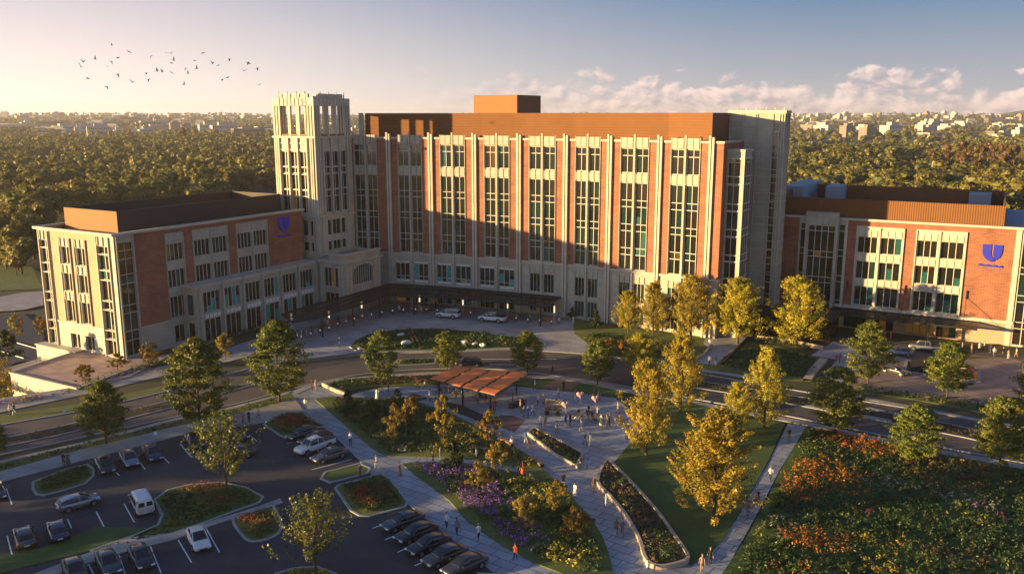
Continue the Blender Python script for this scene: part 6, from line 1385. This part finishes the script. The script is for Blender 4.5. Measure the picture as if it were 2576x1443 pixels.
        for s in (-1, 1): mb = MB(); mb.face([(-2.505+.05*(z-1.2), s*y, z) for y, z in ((.1, 1.22), (.72, 1.22), (.68, 1.72), (.1, 1.72))]); mb.build('rear_window', M['carglass'], r)
        mb = MB(); mb.face([(1.84, -.78, 1.24), (1.84, .78, 1.24), (1.2, .7, 1.86), (1.2, -.7, 1.86)]); mb.build('windscreen', M['carglass'], r)
    if kind == 'pickup': mb = MB(); mb.box(X, -2.6, -1.08, -.8, .8, .7, 1.215); mb.build('load_bed', M['trim'], r)
    if kind == 'suv':
        for s in (-1, 1): mb = MB(); mb.tube((-1.8, s*.62, 1.80), (.2, s*.62, 1.80), .02, seg=5); mb.build('roof_rail', M['rim'], r)
    for x in wx:
        for s in (-1, 1):
            w_ = wb(x)[0]; mb = MB(); k = 16; c = [(x+(wr+.07)*math.cos(math.pi*i/k), s*(w_+.006), wr+(wr+.07)*math.sin(math.pi*i/k)) for i in range(k+1)]; mb.face(c); mb.build('wheel_arch', M['trim'], r)
            mb = MB(); mb.tube((x, s*(w_-.2), wr), (x, s*(w_+.02), wr), wr, seg=22); ty = mb.build('tyre', M['tyre'], r)
            mb = MB(); mb.tube((x, s*(w_+.02), wr), (x, s*(w_+.035), wr), wr*.64, seg=16)
            mb.build('rim', M['rim'], ty)
    f0 = body[-2]; b0 = body[1]
    for s in (-1, 1):
        zf = f0[3]+.02 if kind in ('sedan', 'hatch') else f0[3]-.18; mb = MB(); mb.face([(f0[0]+.035-.14*(i == 2 or i == 1), s*y, z) for i, (y, z) in enumerate(((.42, zf-.10), (.80, zf-.06), (.80, zf+.06), (.42, zf+.02)))]); 
        mb = MB(); mb.box(X, f0[0]-.20, f0[0]+.05, min(s*.40, s*.76), max(s*.40, s*.76), zf-.12, zf+.0); mb.build('headlight', M['headlamp'], r)
        zr_ = b0[3]-.16; mb = MB(); mb.box(X, b0[0]-.05, b0[0]+.14, min(s*.50, s*.82), max(s*.50, s*.82), zr_-.1, zr_+.06); mb.build('tail_light', M['taillamp'], r)
        xm = (cab[-2][0]+.35) if cab else 1.35; zm_ = .98 if kind in ('sedan', 'hatch') else 1.22; mb = MB(); mb.box(X, xm-.07, xm+.07, min(s*.90, s*1.08), max(s*.90, s*1.08), zm_, zm_+.13); mb.build('side_mirror', CP['black'], r)
    mb = MB(); mb.box(X, body[-1][0]-.06, body[-1][0]+.03, -.36, .36, .36, .5); mb.build('grille', M['trim'], r)
    mb = MB(); mb.box(X, body[0][0]-.03, body[0][0]+.03, -.24, .24, .52, .64); mb.build('number_plate', M['plate'], r)
    mb = MB(); mb.box(X, -2.0, 1.9, -.8, .8, .16, .3); mb.build('underbody', M['trim'], r)
    return r
PROT = {k: make_car(k, n) for k, n in (('sedan', 'parked_car'), ('hatch', 'hatchback_car'), ('suv', 'suv'), ('pickup', 'pickup_truck'), ('van', 'van'))}
def recol(o, c):
    for ch in o.children:
        if ch.name.split('.')[0] in ('body', 'roof', 'pillar', 'side_mirror'):
            ch.material_slots[0].link = 'OBJECT'; ch.material_slots[0].material = CP[c]
used_car = set()
def car(kind, c, px, heading, label, group='parked cars', z=.02, s=1.0):
    """px: frame position of the car's footprint centre; heading: frame point its nose looks towards"""
    g = at(*px); h = at(*heading); a = math.atan2(h.y-g.y, h.x-g.x); o = PROT[kind] if kind not in used_car else copy_tree(PROT[kind]); used_car.add(kind)
    o.location = (g.x, g.y, z); o.rotation_euler = (0, 0, a); o.scale = (s, s, s); recol(o, c)
    cat = {'sedan': 'car', 'hatch': 'car', 'suv': 'car', 'pickup': 'pickup truck', 'van': 'van'}[kind]; tag(o, label, cat, group); return o
car('sedan', 'black', (265,1180), (280,1207), 'black car, leftmost of three beside the left planted island')
car('sedan', 'bluegrey', (326,1163), (341,1188), 'blue grey car between the black and the dark blue car')
car('sedan', 'darkblue', (384,1149), (400,1173), 'dark blue car, rightmost of the three by the verge')
car('sedan', 'black', (489,1117), (507,1142), 'black car left of the sparse tree on the island')
car('sedan', 'darkgrey', (600,1098), (622,1118), 'dark car at the top of the car park, behind the tree')
car('sedan', 'green', (595,1148), (530,1156), 'grey green car crossing behind the sparse island tree')
car('sedan', 'darkgrey', (-10,1246), (4,1276), 'dark car cut by the left edge')
car('hatch', 'silver', (199,1274), (255,1258), 'silver hatchback turning beside the white bay lines', 'moving cars')
car('van', 'white', (357,1278), (330,1228), 'white van parked at the end of the long planted island', s=1.0)
car('sedan', 'bronze', (62,1362), (52,1330), 'bronze grey car, left of the blue car at lower left')
car('sedan', 'darkblue', (146,1345), (135,1312), 'dark blue car with bicycles beside it at lower left')
car('sedan', 'darkgrey', (190,1447), (202,1475), 'dark car cut by the bottom edge, leftmost there')
car('sedan', 'green', (274,1427), (288,1456), 'grey green car at the bottom edge, second from left')
car('sedan', 'black', (356,1412), (372,1440), 'black car at the bottom edge, beside the grey green one')
car('sedan', 'white', (500,1366), (516,1398), 'white sedan alone in its bay beside the small island')
car('sedan', 'darkgrey', (762,1098), (722,1112), 'dark grey car, topmost of the row along the plaza path')
car('sedan', 'black', (793,1112), (752,1126), 'black car half hidden behind the white pickup')
car('pickup', 'white', (792,1133), (752,1147), 'white pickup truck between black and grey cars')
car('sedan', 'grey', (828,1154), (786,1167), 'grey car nearest in front of the white pickup')
car('sedan', 'green', (1012,1322), (965,1339), 'grey green car, topmost in the lower right row')
car('sedan', 'black', (1046,1351), (998,1370), 'black car, second from the top in the lower right row')
car('sedan', 'black', (1078,1381), (1030,1400), 'glossy black car in the middle of the lower right row')
car('sedan', 'bronze', (1118,1409), (1070,1429), 'bronze grey car, fourth in the lower right row')
car('sedan', 'darkgrey', (1168,1433), (1118,1455), 'dark grey car at the bottom end of the lower right row')
car('suv', 'white', (1127,799), (1090,796), 'white SUV standing in front of the main entrance', 'cars in the forecourt', .05, 1.1)
car('pickup', 'white', (1238,809), (1195,805), 'white pickup truck standing in the forecourt', 'cars in the forecourt', .05, 1.1)
car('sedan', 'black', (1180,919), (1140,919), 'black car passing behind the orange pergola', 'moving cars')
car('pickup', 'silver', (2325,883), (2290,879), 'silver pickup truck parked along the right wing', 'cars by the right wing', .1)
car('sedan', 'bluegrey', (2262,893), (2230,890), 'blue grey car behind the tree at the right wing', 'cars by the right wing', .1)
car('sedan', 'darkgrey', (2252,940), (2275,946), 'dark car beside the basin on the brown plaza', 'cars by the right wing', .1)
# ------------------------------------------------------------------ people
M['skin'] = mat('skin', (.42, .25, .17), .6, 0); M['skin2'] = mat('brown_skin', (.16, .085, .05), .6, 0)
def cl_(n, c): return mat(n, c, .85, .08, 6)
CL = {k: cl_(k.replace(' ', '_')+'_cloth', v) for k, v in {'black': (.015,.015,.017), 'white': (.62,.60,.56), 'cream': (.50,.42,.30), 'grey': (.17,.17,.18), 'navy': (.02,.03,.075), 'blue': (.04,.15,.40), 'red': (.45,.03,.025), 'pink': (.55,.12,.22), 'tan': (.33,.21,.12), 'brown': (.11,.06,.035), 'purple': (.12,.05,.17), 'orange': (.55,.14,.03), 'green': (.06,.12,.07), 'denim': (.06,.09,.16), 'lilac': (.34,.26,.42), 'salmon': (.55,.27,.20)}.items()}
HAIR = [cl_('dark_hair', (.02,.014,.01)), cl_('brown_hair', (.07,.04,.02)), cl_('fair_hair', (.25,.16,.07))]
M['shoe'] = cl_('shoe_leather', (.03,.025,.022))
def figure(name, arms, legs, lean=0.0, sit=False, fem=False):
    """one continuous skinned body standing at the origin and facing +y"""
    Vt, E, Rd = [], [], []
    def add(p, r, prev=None):
        Vt.append(Vector(p)); Rd.append(r); 
        if prev is not None: E.append((prev, len(Vt)-1))
        return len(Vt)-1
    hz0 = .93 if not sit else .50
    pel = add((0, 0, hz0), (.145 if fem else .13, .105)); wst = add((0, lean*.4, hz0+.16), (.105 if fem else .12, .085), pel); che = add((0, lean*.8, hz0+.36), (.135 if fem else .155, .10), wst); nb = add((0, lean, hz0+.52), (.07, .06), che)
    nk = add((0, lean+.01, hz0+.59), (.048, .048), nb); h1 = add((0, lean+.025, hz0+.66), (.068, .078), nk); h2 = add((0, lean+.02, hz0+.74), (.078, .092), h1); add((0, lean+.015, hz0+.80), (.055, .065), h2)
    add((0, lean+.125, hz0+.69), (.014, .014), h1)
    for s, (el_, wr_) in zip((-1, 1), arms):
        sh = add((s*.165, lean, hz0+.47), (.062, .062), che); e_ = add((s*el_[0], lean+el_[1], hz0+el_[2]), (.042, .042), sh); w = add((s*wr_[0], lean+wr_[1], hz0+wr_[2]), (.028, .024), e_)
        d = (Vt[w]-Vt[e_]).normalized(); side = d.cross(Vector((0, 1, 0))); side = side.normalized() if side.length > .1 else Vector((0, 0, 1)); nrm = d.cross(side)
        pm = add(Vt[w]+d*.065, (.038, .017), w)
        for k in range(4): L_ = (.055, .065, .060, .045)[k]; b0 = Vt[pm]+side*(.027-.018*k)+d*.02; a1 = add(b0, (.011, .011), pm); a2 = add(b0+d*L_*.55+nrm*.006, (.009, .009), a1); add(b0+d*L_+nrm*.018, (.007, .007), a2)
        t1 = add(Vt[w]+d*.035+side*.035, (.012, .012), w); add(Vt[t1]+d*.03+side*.015+nrm*.012, (.009, .009), t1)
    for s, (kn, an) in zip((-1, 1), legs):
        hp = add((s*.09, 0, hz0-.06), (.088, .092), pel); k_ = add((s*.10, kn[0], kn[1]), (.058, .060), hp); cf = add((s*.10, kn[0]*.45+an[0]*.55, kn[1]*.5+an[1]*.5+.03), (.050, .055), k_); a = add((s*.10, an[0], an[1]), (.036, .038), cf); add((s*.105, an[0]+.15, max(.035, an[1]-.055)), (.040, .026), a)
    me = bpy.data.meshes.new(name); me.from_pydata([tuple(v) for v in Vt], E, []); o = bpy.data.objects.new(name, me); col.objects.link(o)
    md = o.modifiers.new('skin', 'SKIN'); md.use_smooth_shade = True
    for i, r in enumerate(Rd): me.skin_vertices[0].data[i].radius = r; me.skin_vertices[0].data[i].use_root = (i == 0)
    o.modifiers.new('sub', 'SUBSURF').levels = 1; o.modifiers['sub'].render_levels = 1
    dg = bpy.context.evaluated_depsgraph_get(); dg.update(); m2 = bpy.data.meshes.new_from_object(o.evaluated_get(dg)); m2.name = name; bpy.data.objects.remove(o)
    for mm in (M['skin'], CL['white'], CL['denim'], M['shoe']): m2.materials.append(mm)
    hands = [Vector((s*wr_[0], lean+wr_[1], hz0+wr_[2])) for s, (el_, wr_) in zip((-1, 1), arms)]; ank = [Vector((s*.1, an[0], an[1])) for s, (kn, an) in zip((-1, 1), legs)]
    idx = []
    for p in m2.polygons:
        c = p.center; i = 1
        if c.z > hz0+.56: i = 0
        elif any((c-h).length < .15 and (c-h).dot(Vector((0, 0, -1))) > -.16 and (c-h).length < .14 for h in hands) and not abs(c.x) < .1: i = 0
        elif any(c.z < a.z+.03 and (c-a).length < .26 for a in ank): i = 3
        elif c.z < hz0+.02 and not any((c-h).length < .28 for h in hands): i = 2
        elif sit and c.z < hz0+.05: i = 2
        idx.append(i)
    m2.polygons.foreach_set('material_index', np.array(idx, np.int32)); m2.polygons.foreach_set('use_smooth', np.ones(len(idx), dtype=bool))
    bm = bmesh.new(); bmesh.ops.create_icosphere(bm, subdivisions=2, radius=1)
    bmesh.ops.delete(bm, geom=[v for v in bm.verts if v.co.z < (-.15 if not fem else -.75) or (v.co.y > .55 and v.co.z < .45)], context='VERTS')
    for v in bm.verts: v.co = Vector((v.co.x*.088, v.co.y*.108+lean+.005, hz0+.755+v.co.z*.092)) if v.co.z > 0 else Vector((v.co.x*(.088+.02*fem), v.co.y*.108+lean-.012, hz0+.755+v.co.z*(.13 if fem else .10)))
    hm_ = bpy.data.meshes.new('hair'); bm.to_mesh(hm_); bm.free(); hm_.materials.append(HAIR[0]); hm_.polygons.foreach_set('use_smooth', np.ones(len(hm_.polygons), dtype=bool))
    return m2, hm_, hz0
dn = ((.21, -.02, .20), (.23, .03, -.05)); fw_ = ((.20, .06, .20), (.20, .20, .02)); bk_ = ((.21, -.10, .21), (.22, -.13, -.03)); bend = ((.21, .02, .20), (.10, .24, .27)); up_ = ((.24, .10, .30), (.22, .30, .42)); hip = ((.30, -.04, .24), (.16, .05, .08))
POSE = {'stand': figure('person', (dn, dn), (((.01, .5), (0, .09)), ((.02, .5), (.02, .09)))), 'walk': figure('person', (fw_, bk_), (((-.02, .5), (-.24, .14)), ((.16, .53), (.20, .09))), .03), 'walkb': figure('person', (bk_, fw_), (((.16, .53), (.20, .09)), ((-.02, .5), (-.24, .14))), .03, fem=True),
        'talk': figure('person', (bend, dn), (((.01, .5), (0, .09)), ((.03, .5), (.05, .09)))), 'phone': figure('person', (bend, bend), (((.01, .5), (0, .09)), ((.01, .5), (.03, .09))), 0, fem=True), 'reach': figure('person', (up_, hip), (((.02, .5), (0, .09)), ((.05, .5), (.06, .09))), .05),
        'lady': figure('person', (dn, hip), (((.01, .5), (0, .09)), ((.02, .5), (.03, .09))), 0, fem=True), 'sit': figure('person', (bend, fw_), (((.42, .50), (.42, .09)), ((.42, .50), (.44, .09))), .04, sit=True)}
def dressmesh(hz0):
    mb = MB(); rings = [(.16, hz0+.10), (.20, hz0-.05), (.24, hz0-.35), (.29, .28)]; k = 14
    for (r0, z0), (r1, z1) in zip(rings, rings[1:]):
        for i in range(k): a, b = 2*math.pi*i/k, 2*math.pi*(i+1)/k; mb.face([(r0*math.cos(a), r0*.75*math.sin(a), z0), (r0*math.cos(b), r0*.75*math.sin(b), z0), (r1*math.cos(b), r1*.75*math.sin(b), z1), (r1*math.cos(a), r1*.75*math.sin(a), z1)])
    return mb
dm = dressmesh(.93).build('dress', CL['white'], smooth=True); dmesh = dm.data; bpy.data.objects.remove(dm)
pr_ = random.Random(9); labels_seen = set()
def person(px, py_, top, bot, pose, face, where, dress=None, s=1.0, z=.05):
    m2, hm_, hz0 = POSE[pose]; g = at(px, py_, z); o = bpy.data.objects.new('person', m2); col.objects.link(o); o.location = g; o.rotation_euler = (0, 0, R(face)); s *= pr_.uniform(1.02, 1.12); o.scale = (s, s, s)
    for i, mm in enumerate((M['skin2'] if pr_.random() < .3 else M['skin'], CL[top], CL[bot], M['shoe'])): o.material_slots[i].link = 'OBJECT'; o.material_slots[i].material = mm
    h = bpy.data.objects.new('hair', hm_); col.objects.link(h); h.parent = o; h.material_slots[0].link = 'OBJECT'; h.material_slots[0].material = pr_.choice(HAIR)
    if dress:
        d = bpy.data.objects.new('dress', dmesh); col.objects.link(d); d.parent = o; d.material_slots[0].link = 'OBJECT'; d.material_slots[0].material = CL[dress]
    lab = f"person in {dress} dress {where}" if dress else f"person in {top} top and {bot} trousers {where}"
    tag(o, lab, 'person', 'people on foot')
EXTRA = [(1290,1010,'navy','black','stand',90,'at the right edge of the pergola shade'),(1340,1045,'white','denim','walkb',60,'crossing the plaza left of the flower cart'),(1404,1003,'tan','grey','walk',-60,'behind the flower cart'),(1448,1010,'pink','white','phone',30,'at the back of the plaza'),(1462,1086,'white','tan','walk',120,'below the cafe tables'),(1478,1058,'black','grey','reach',10,'among the cafe tables'),(1504,1048,'white','black','talk',200,'at the furthest cafe table'),(1400,1090,'grey','black','walkb',-80,'between cart and short planter'),
 (1555,1040,'cream','navy','walk',90,'at the right rim of the plaza'),(1165,1004,'white','navy','stand',180,'at the pergola middle post'),(1222,1010,'purple','black','talk',30,'near the right pergola table'),(765,845,'grey','navy','walk',100,'behind the leftmost bollard'),(825,824,'white','denim','stand',40,'next to the left light pylon'),(900,800,'tan','black','walk',-90,'under the canopy bend'),(935,784,'black','navy','walkb',90,'between bollards at the canopy bend'),(1060,790,'white','tan','walk',-90,'before the first light pylon'),
 (1190,800,'navy','grey','stand',0,'between the white SUV and pickup'),(1300,808,'lilac','black','walkb',90,'left of the talking pair at the canopy end'),(2420,886,'grey','black','walk',90,'just right of the silver pickup'),(2490,890,'navy','denim','walkb',-90,'beside the right wing base wall'),(650,1052,'cream','navy','walk',-70,'alone on the sidewalk above the car park'),(1090,1190 - 20,'navy','tan','walkb',90,'on the cross path above the purple flowers'),(1150,1345,'grey','black','walk',30,'beside the middle of the lower car row'),(1880,1300,'blue','grey','walkb',-30,'on the lower half of the lawn path')]
P_ = person; W_ = 'walking'
for a in [
 (161,1172,'navy','navy','stand',-10,'beside the left planted island'),(172,1171,'green','green','lady',30,'beside the left planted island','green'),(612,1066,'pink','black','stand',200,'on the sidewalk above the car park'),(627,1063,'black','black','talk',160,'on the sidewalk above the car park'),
 (27,1045,'white','black','walk',80,'on the far left sidewalk'),(38,1046,'black','white','walkb',80,'on the far left sidewalk'),(785,981,'black','black','talk',-60,'at the left corner of the plaza'),(795,982,'cream','tan','lady',60,'at the left corner of the plaza'),(768,1029,'white','black','walk',0,'walking by the top of the garden path'),
 (855,873,'black','black','stand',90,'alone in the forecourt'),(882,1120,'white','navy','phone',180,'on the path beside the white pickup'),(948,1179,'cream','white','walk',150,'where the garden paths meet'),(906,1203,'purple','brown','walk',20,'by the narrow grass island'),(1005,1198,'tan','brown','walkb',-150,'at the tip of the lower garden bed','tan'),
 (1124,1328,'white','navy','walk',20,'on the path beside the lower car row'),(1204,1356,'white','black','walk',200,'walking on the lower garden path'),(962,987,'tan','tan','talk',90,'before the wedge shaped bed'),(977,990,'black','black','stand',-90,'before the wedge shaped bed'),(949,1006,'white','white','lady',0,'behind the dark evergreen','white'),
 (1051,978,'pink','black','walkb',90,'left of the pergola'),(1069,979,'white','black','walk',-90,'left of the pergola'),(1081,1008,'white','black','talk',-60,'at the left front of the pergola'),(1096,1006,'grey','denim','stand',80,'at the left front of the pergola'),(1119,987,'salmon','grey','phone',20,'under the left part of the pergola'),(1148,1003,'tan','brown','stand',120,'under the front of the pergola'),
 (1202,1017,'grey','black','walk',0,'under the right front of the pergola'),(1234,1036,'bluegrey' if 0 else 'blue','denim','walk',0,'beside the copper tree before the pergola'),(1244,1035,'red','black','stand',180,'beside the copper tree before the pergola'),(1107,1159,'cream','white','talk',-90,'on the cross path by the dark evergreen'),(1199,1160,'white','black','walk',90,'on the cross path between the garden beds'),
 (1309,1036,'salmon','black','phone',-90,'right of the clipped hedge'),(1318,1051,'grey','denim','stand',180,'in the pair right of the brick paving'),(1328,1051,'blue','navy','stand',180,'in the pair right of the brick paving'),(1354,1019,'white','black','walk',0,'left of the flower cart'),(1367,1020,'salmon','black','stand',200,'left of the flower cart'),
 (1360,1073,'white','black','stand',0,'in the pair before the flower cart'),(1371,1073,'grey','tan','talk',10,'in the pair before the flower cart'),(1423,1072,'purple','grey','lady',40,'under the front heart balloon'),(1434,1071,'black','black','stand',-60,'under the front heart balloon'),(1512,1073,'cream','cream','lady',-60,'right of the cafe tables','cream'),
 (1527,1076,'tan','tan','lady',90,'in the group right of the bicycles','tan'),(1533,1072,'black','black','talk',-90,'in the group right of the bicycles'),(1493,1009,'brown','black','reach',180,'at the far edge of the plaza'),(1507,1007,'grey','black','stand',180,'at the far edge of the plaza'),(1346,981,'white','black','walk',100,'by the brick strip behind the plaza'),
 (1418,983,'black','black','stand',0,'on the brick strip behind the plaza'),(1390,941,'black','black','walk',90,'on the road side sidewalk right of the pergola'),(1576,1106,'grey','black','stand',-40,'alone by the left edge of the lawn'),(1471,1121,'black','black','walk',-70,'pushing on towards the short planter'),(1484,1123,'cream','cream','walkb',-70,'beside the short planter'),
 (1288,1116,'white','white','lady',0,'by the first timber bench','white'),(1328,1131,'tan','tan','stand',180,'left of the short planter'),(1322,1116,'blue','white','talk',180,'left of the short planter'),(1459,1182,'black','black','reach',-90,'at the lower tip of the short planter'),(1477,1179,'blue','navy','stand',100,'at the lower tip of the short planter'),
 (1417,1225,'brown','white','stand',180,'where plaza and lower path meet'),(1447,1251,'white','cream','walk',150,'alone on the path by the long planter','white'),(1494,1236,'brown','brown','stand',0,'leaning at the head of the long planter'),(1524,1276,'white','white','phone',90,'beside the wall of the long planter'),(1550,1347,'brown','grey','walk',180,'in the pair along the long planter'),(1565,1347,'bluegrey' if 0 else 'denim','denim','walkb',180,'in the pair along the long planter'),
 (1305,1196,'black','black','walk',160,'below the second timber bench'),(1315,1196,'orange','red','walkb',160,'below the second timber bench','orange'),(1296,1409,'red','navy','walk',-20,'at the bottom of the lower garden bed'),(1765,1438,'tan','tan','walk',180,'at the bottom of the lawn path'),(1786,1422,'black','black','walk',0,'at the bottom of the lawn path'),(1606,1072,'white','grey','stand',90,'under the golden tree at the lawn tip'),
 (1784,876,'white','white','walk',150,'on the ramp before the stair tower'),(1784,917,'white','black','walk',180,'at the foot of the ramp'),(1799,919,'grey','white','walkb',180,'at the foot of the ramp'),(1984,1109,'black','black','walk',160,'at the far end of the lawn path'),(1938,1210,'white','black','walk',0,'midway on the lawn path'),(1899,1272,'salmon','black','walk',180,'in the pair on the lawn path'),(1906,1267,'black','black','walkb',180,'in the pair on the lawn path'),
 (2104,914,'red','grey','walk',0,'on the sidewalk to the right wing'),(2112,912,'black','black','stand',90,'on the sidewalk to the right wing'),(2240,856,'red','red','stand',90,'under the canopy of the right wing'),(2444,889,'tan','brown','reach',90,'right of the silver pickup'),(2463,884,'white','black','stand',0,'by the right wing wall'),(2475,882,'cream','black','talk',120,'by the right wing wall'),(2500,897,'white','grey','walk',0,'on the service road at right'),(2523,899,'black','black','stand',40,'on the service road at right'),(2536,903,'salmon','white','phone',0,'on the service road at right'),(2556,899,'cream','tan','walk',90,'at the right end of the service road'),
 (749,854,'salmon','white','stand',0,'at the left end of the bollards'),(759,851,'white','black','stand',90,'at the left end of the bollards'),(771,849,'white','grey','talk',-90,'among the leftmost bollards'),(785,838,'navy','black','walk',90,'behind the left bollards'),(793,838,'grey','white','walkb',90,'behind the left bollards'),(811,835,'black','black','stand',0,'beside the rust red bench at left'),(852,817,'black','black','walk',0,'right of the left benches'),
 (870,811,'grey','black','stand',180,'before the canopy bend'),(878,813,'black','grey','talk',0,'before the canopy bend'),(887,806,'red','red','lady',0,'before the canopy bend','red'),(957,772,'pink','black','stand',0,'under the canopy by the doors'),(993,776,'grey','black','walk',180,'at the main doors'),(1005,787,'white','navy','stand',0,'before the main doors'),(1012,784,'navy','navy','talk',120,'before the main doors'),(1036,780,'lilac','purple','lady',0,'left of the first light pylon','lilac'),
 (1079,778,'white','grey','stand',90,'right of the first light pylon'),(1096,778,'black','black','walk',0,'left of the white SUV'),(1322,806,'black','brown','stand',30,'right of the third light pylon'),(1333,809,'tan','black','talk',-40,'right of the third light pylon'),(1406,817,'white','black','walk',0,'right of the last light pylon'),(1417,803,'white','grey','stand',90,'by the conifer at the main wall'),(1442,816,'white','white','phone',0,'at the right end of the forecourt'),
 ]+EXTRA: person(*a[:7], dress=a[7] if len(a) > 7 else None)
for x, y, top, w in ((1629,1440,'white','on the end wall of the long planter'), (1130,990,'grey','at a table under the pergola'), (1176,990,'salmon','at a middle table under the pergola'), (1240,992,'cream','at the right table under the pergola')):
    g = at(x, y); person(x, y, top, 'denim', 'sit', 0, 'sitting '+w)
# ------------------------------------------------------------------ birds
M['bird'] = mat('dark_feathers', (.03, .03, .035), .9, 0)
def bird(up):
    mb = MB(); mb.tube((0, -.32, 0), (0, .05, .0), .03, .09, 6); mb.tube((0, .05, 0), (0, .3, .02), .09, .05, 6); mb.tube((0, .3, .02), (0, .42, .01), .045, .01, 5)
    mb.face([(0, -.28, 0), (-.12, -.5, 0), (.12, -.5, 0)])
    for s in (-1, 1):
        a = [(s*.05, .15, .03), (s*.45, .12, .03+up*.5), (s*.95, -.12, .03+up*.75), (s*.45, -.12, .03+up*.45), (s*.05, -.12, .02)]
        mb.face(a)
    return mb
BP = [bird(u).build('bird', M['bird'], smooth=False) for u in (.75, .1, -.5)]
B_ = [(281,114),(325,131),(418,132),(431,135),(510,134),(381,141),(239,149),(297,146),(280,155),(209,156),(490,153),(577,149),(437,152),(431,159),(624,157),(534,160),(549,165),(155,167),(204,168),(270,168),(467,172),(495,173),(626,160),(647,172),(613,178),(395,177),(368,184),(408,181),(432,183),(296,187),(473,185),(221,198),(374,200),(334,207),(572,196),(559,200),(463,213),(653,213),(268,218)]
fb = set()
for i, (x, y) in enumerate(B_):
    k = i % 3; o = BP[k] if k not in fb else BP[k].copy()
    if k in fb: col.objects.link(o)
    fb.add(k); r_ = rs.uniform(165, 230); u = (x-1288.)/2150.; v = (y-721.5)/2150.; d = Vector((u, cp_-v*sp_, -sp_-v*cp_)); p = Vector((0, 0, CH))+d*r_
    o.location = p; s = rs.uniform(.8, 1.15); o.scale = (s, s, s); o.rotation_euler = (rs.uniform(-.3, .3), rs.uniform(-.6, .6), rs.uniform(-1.2, 1.2)-.8); tag(o, 'small dark bird flying in the loose flock over the left wood', 'bird', 'flock of birds over the left wood')
# ------------------------------------------------------------------ haze
hm = bpy.data.materials.new('evening_haze'); hm.use_nodes = True; nt = hm.node_tree; nt.nodes.clear()
pv = nt.nodes.new('ShaderNodeVolumePrincipled'); pv.inputs['Color'].default_value = (1.0, .93, .86, 1); pv.inputs['Density'].default_value = .00009; pv.inputs['Anisotropy'].default_value = .3
mo = nt.nodes.new('ShaderNodeOutputMaterial'); nt.links.new(pv.outputs[0], mo.inputs['Volume'])
mb = MB(); mb.box(Fr((0, 0, 0), (1, 0, 0), (0, 1, 0)), -5700, 5700, -700, 6000, -9, 95); hz_ = mb.build('haze', hm, weld=True); tag(hz_, kind='stuff');
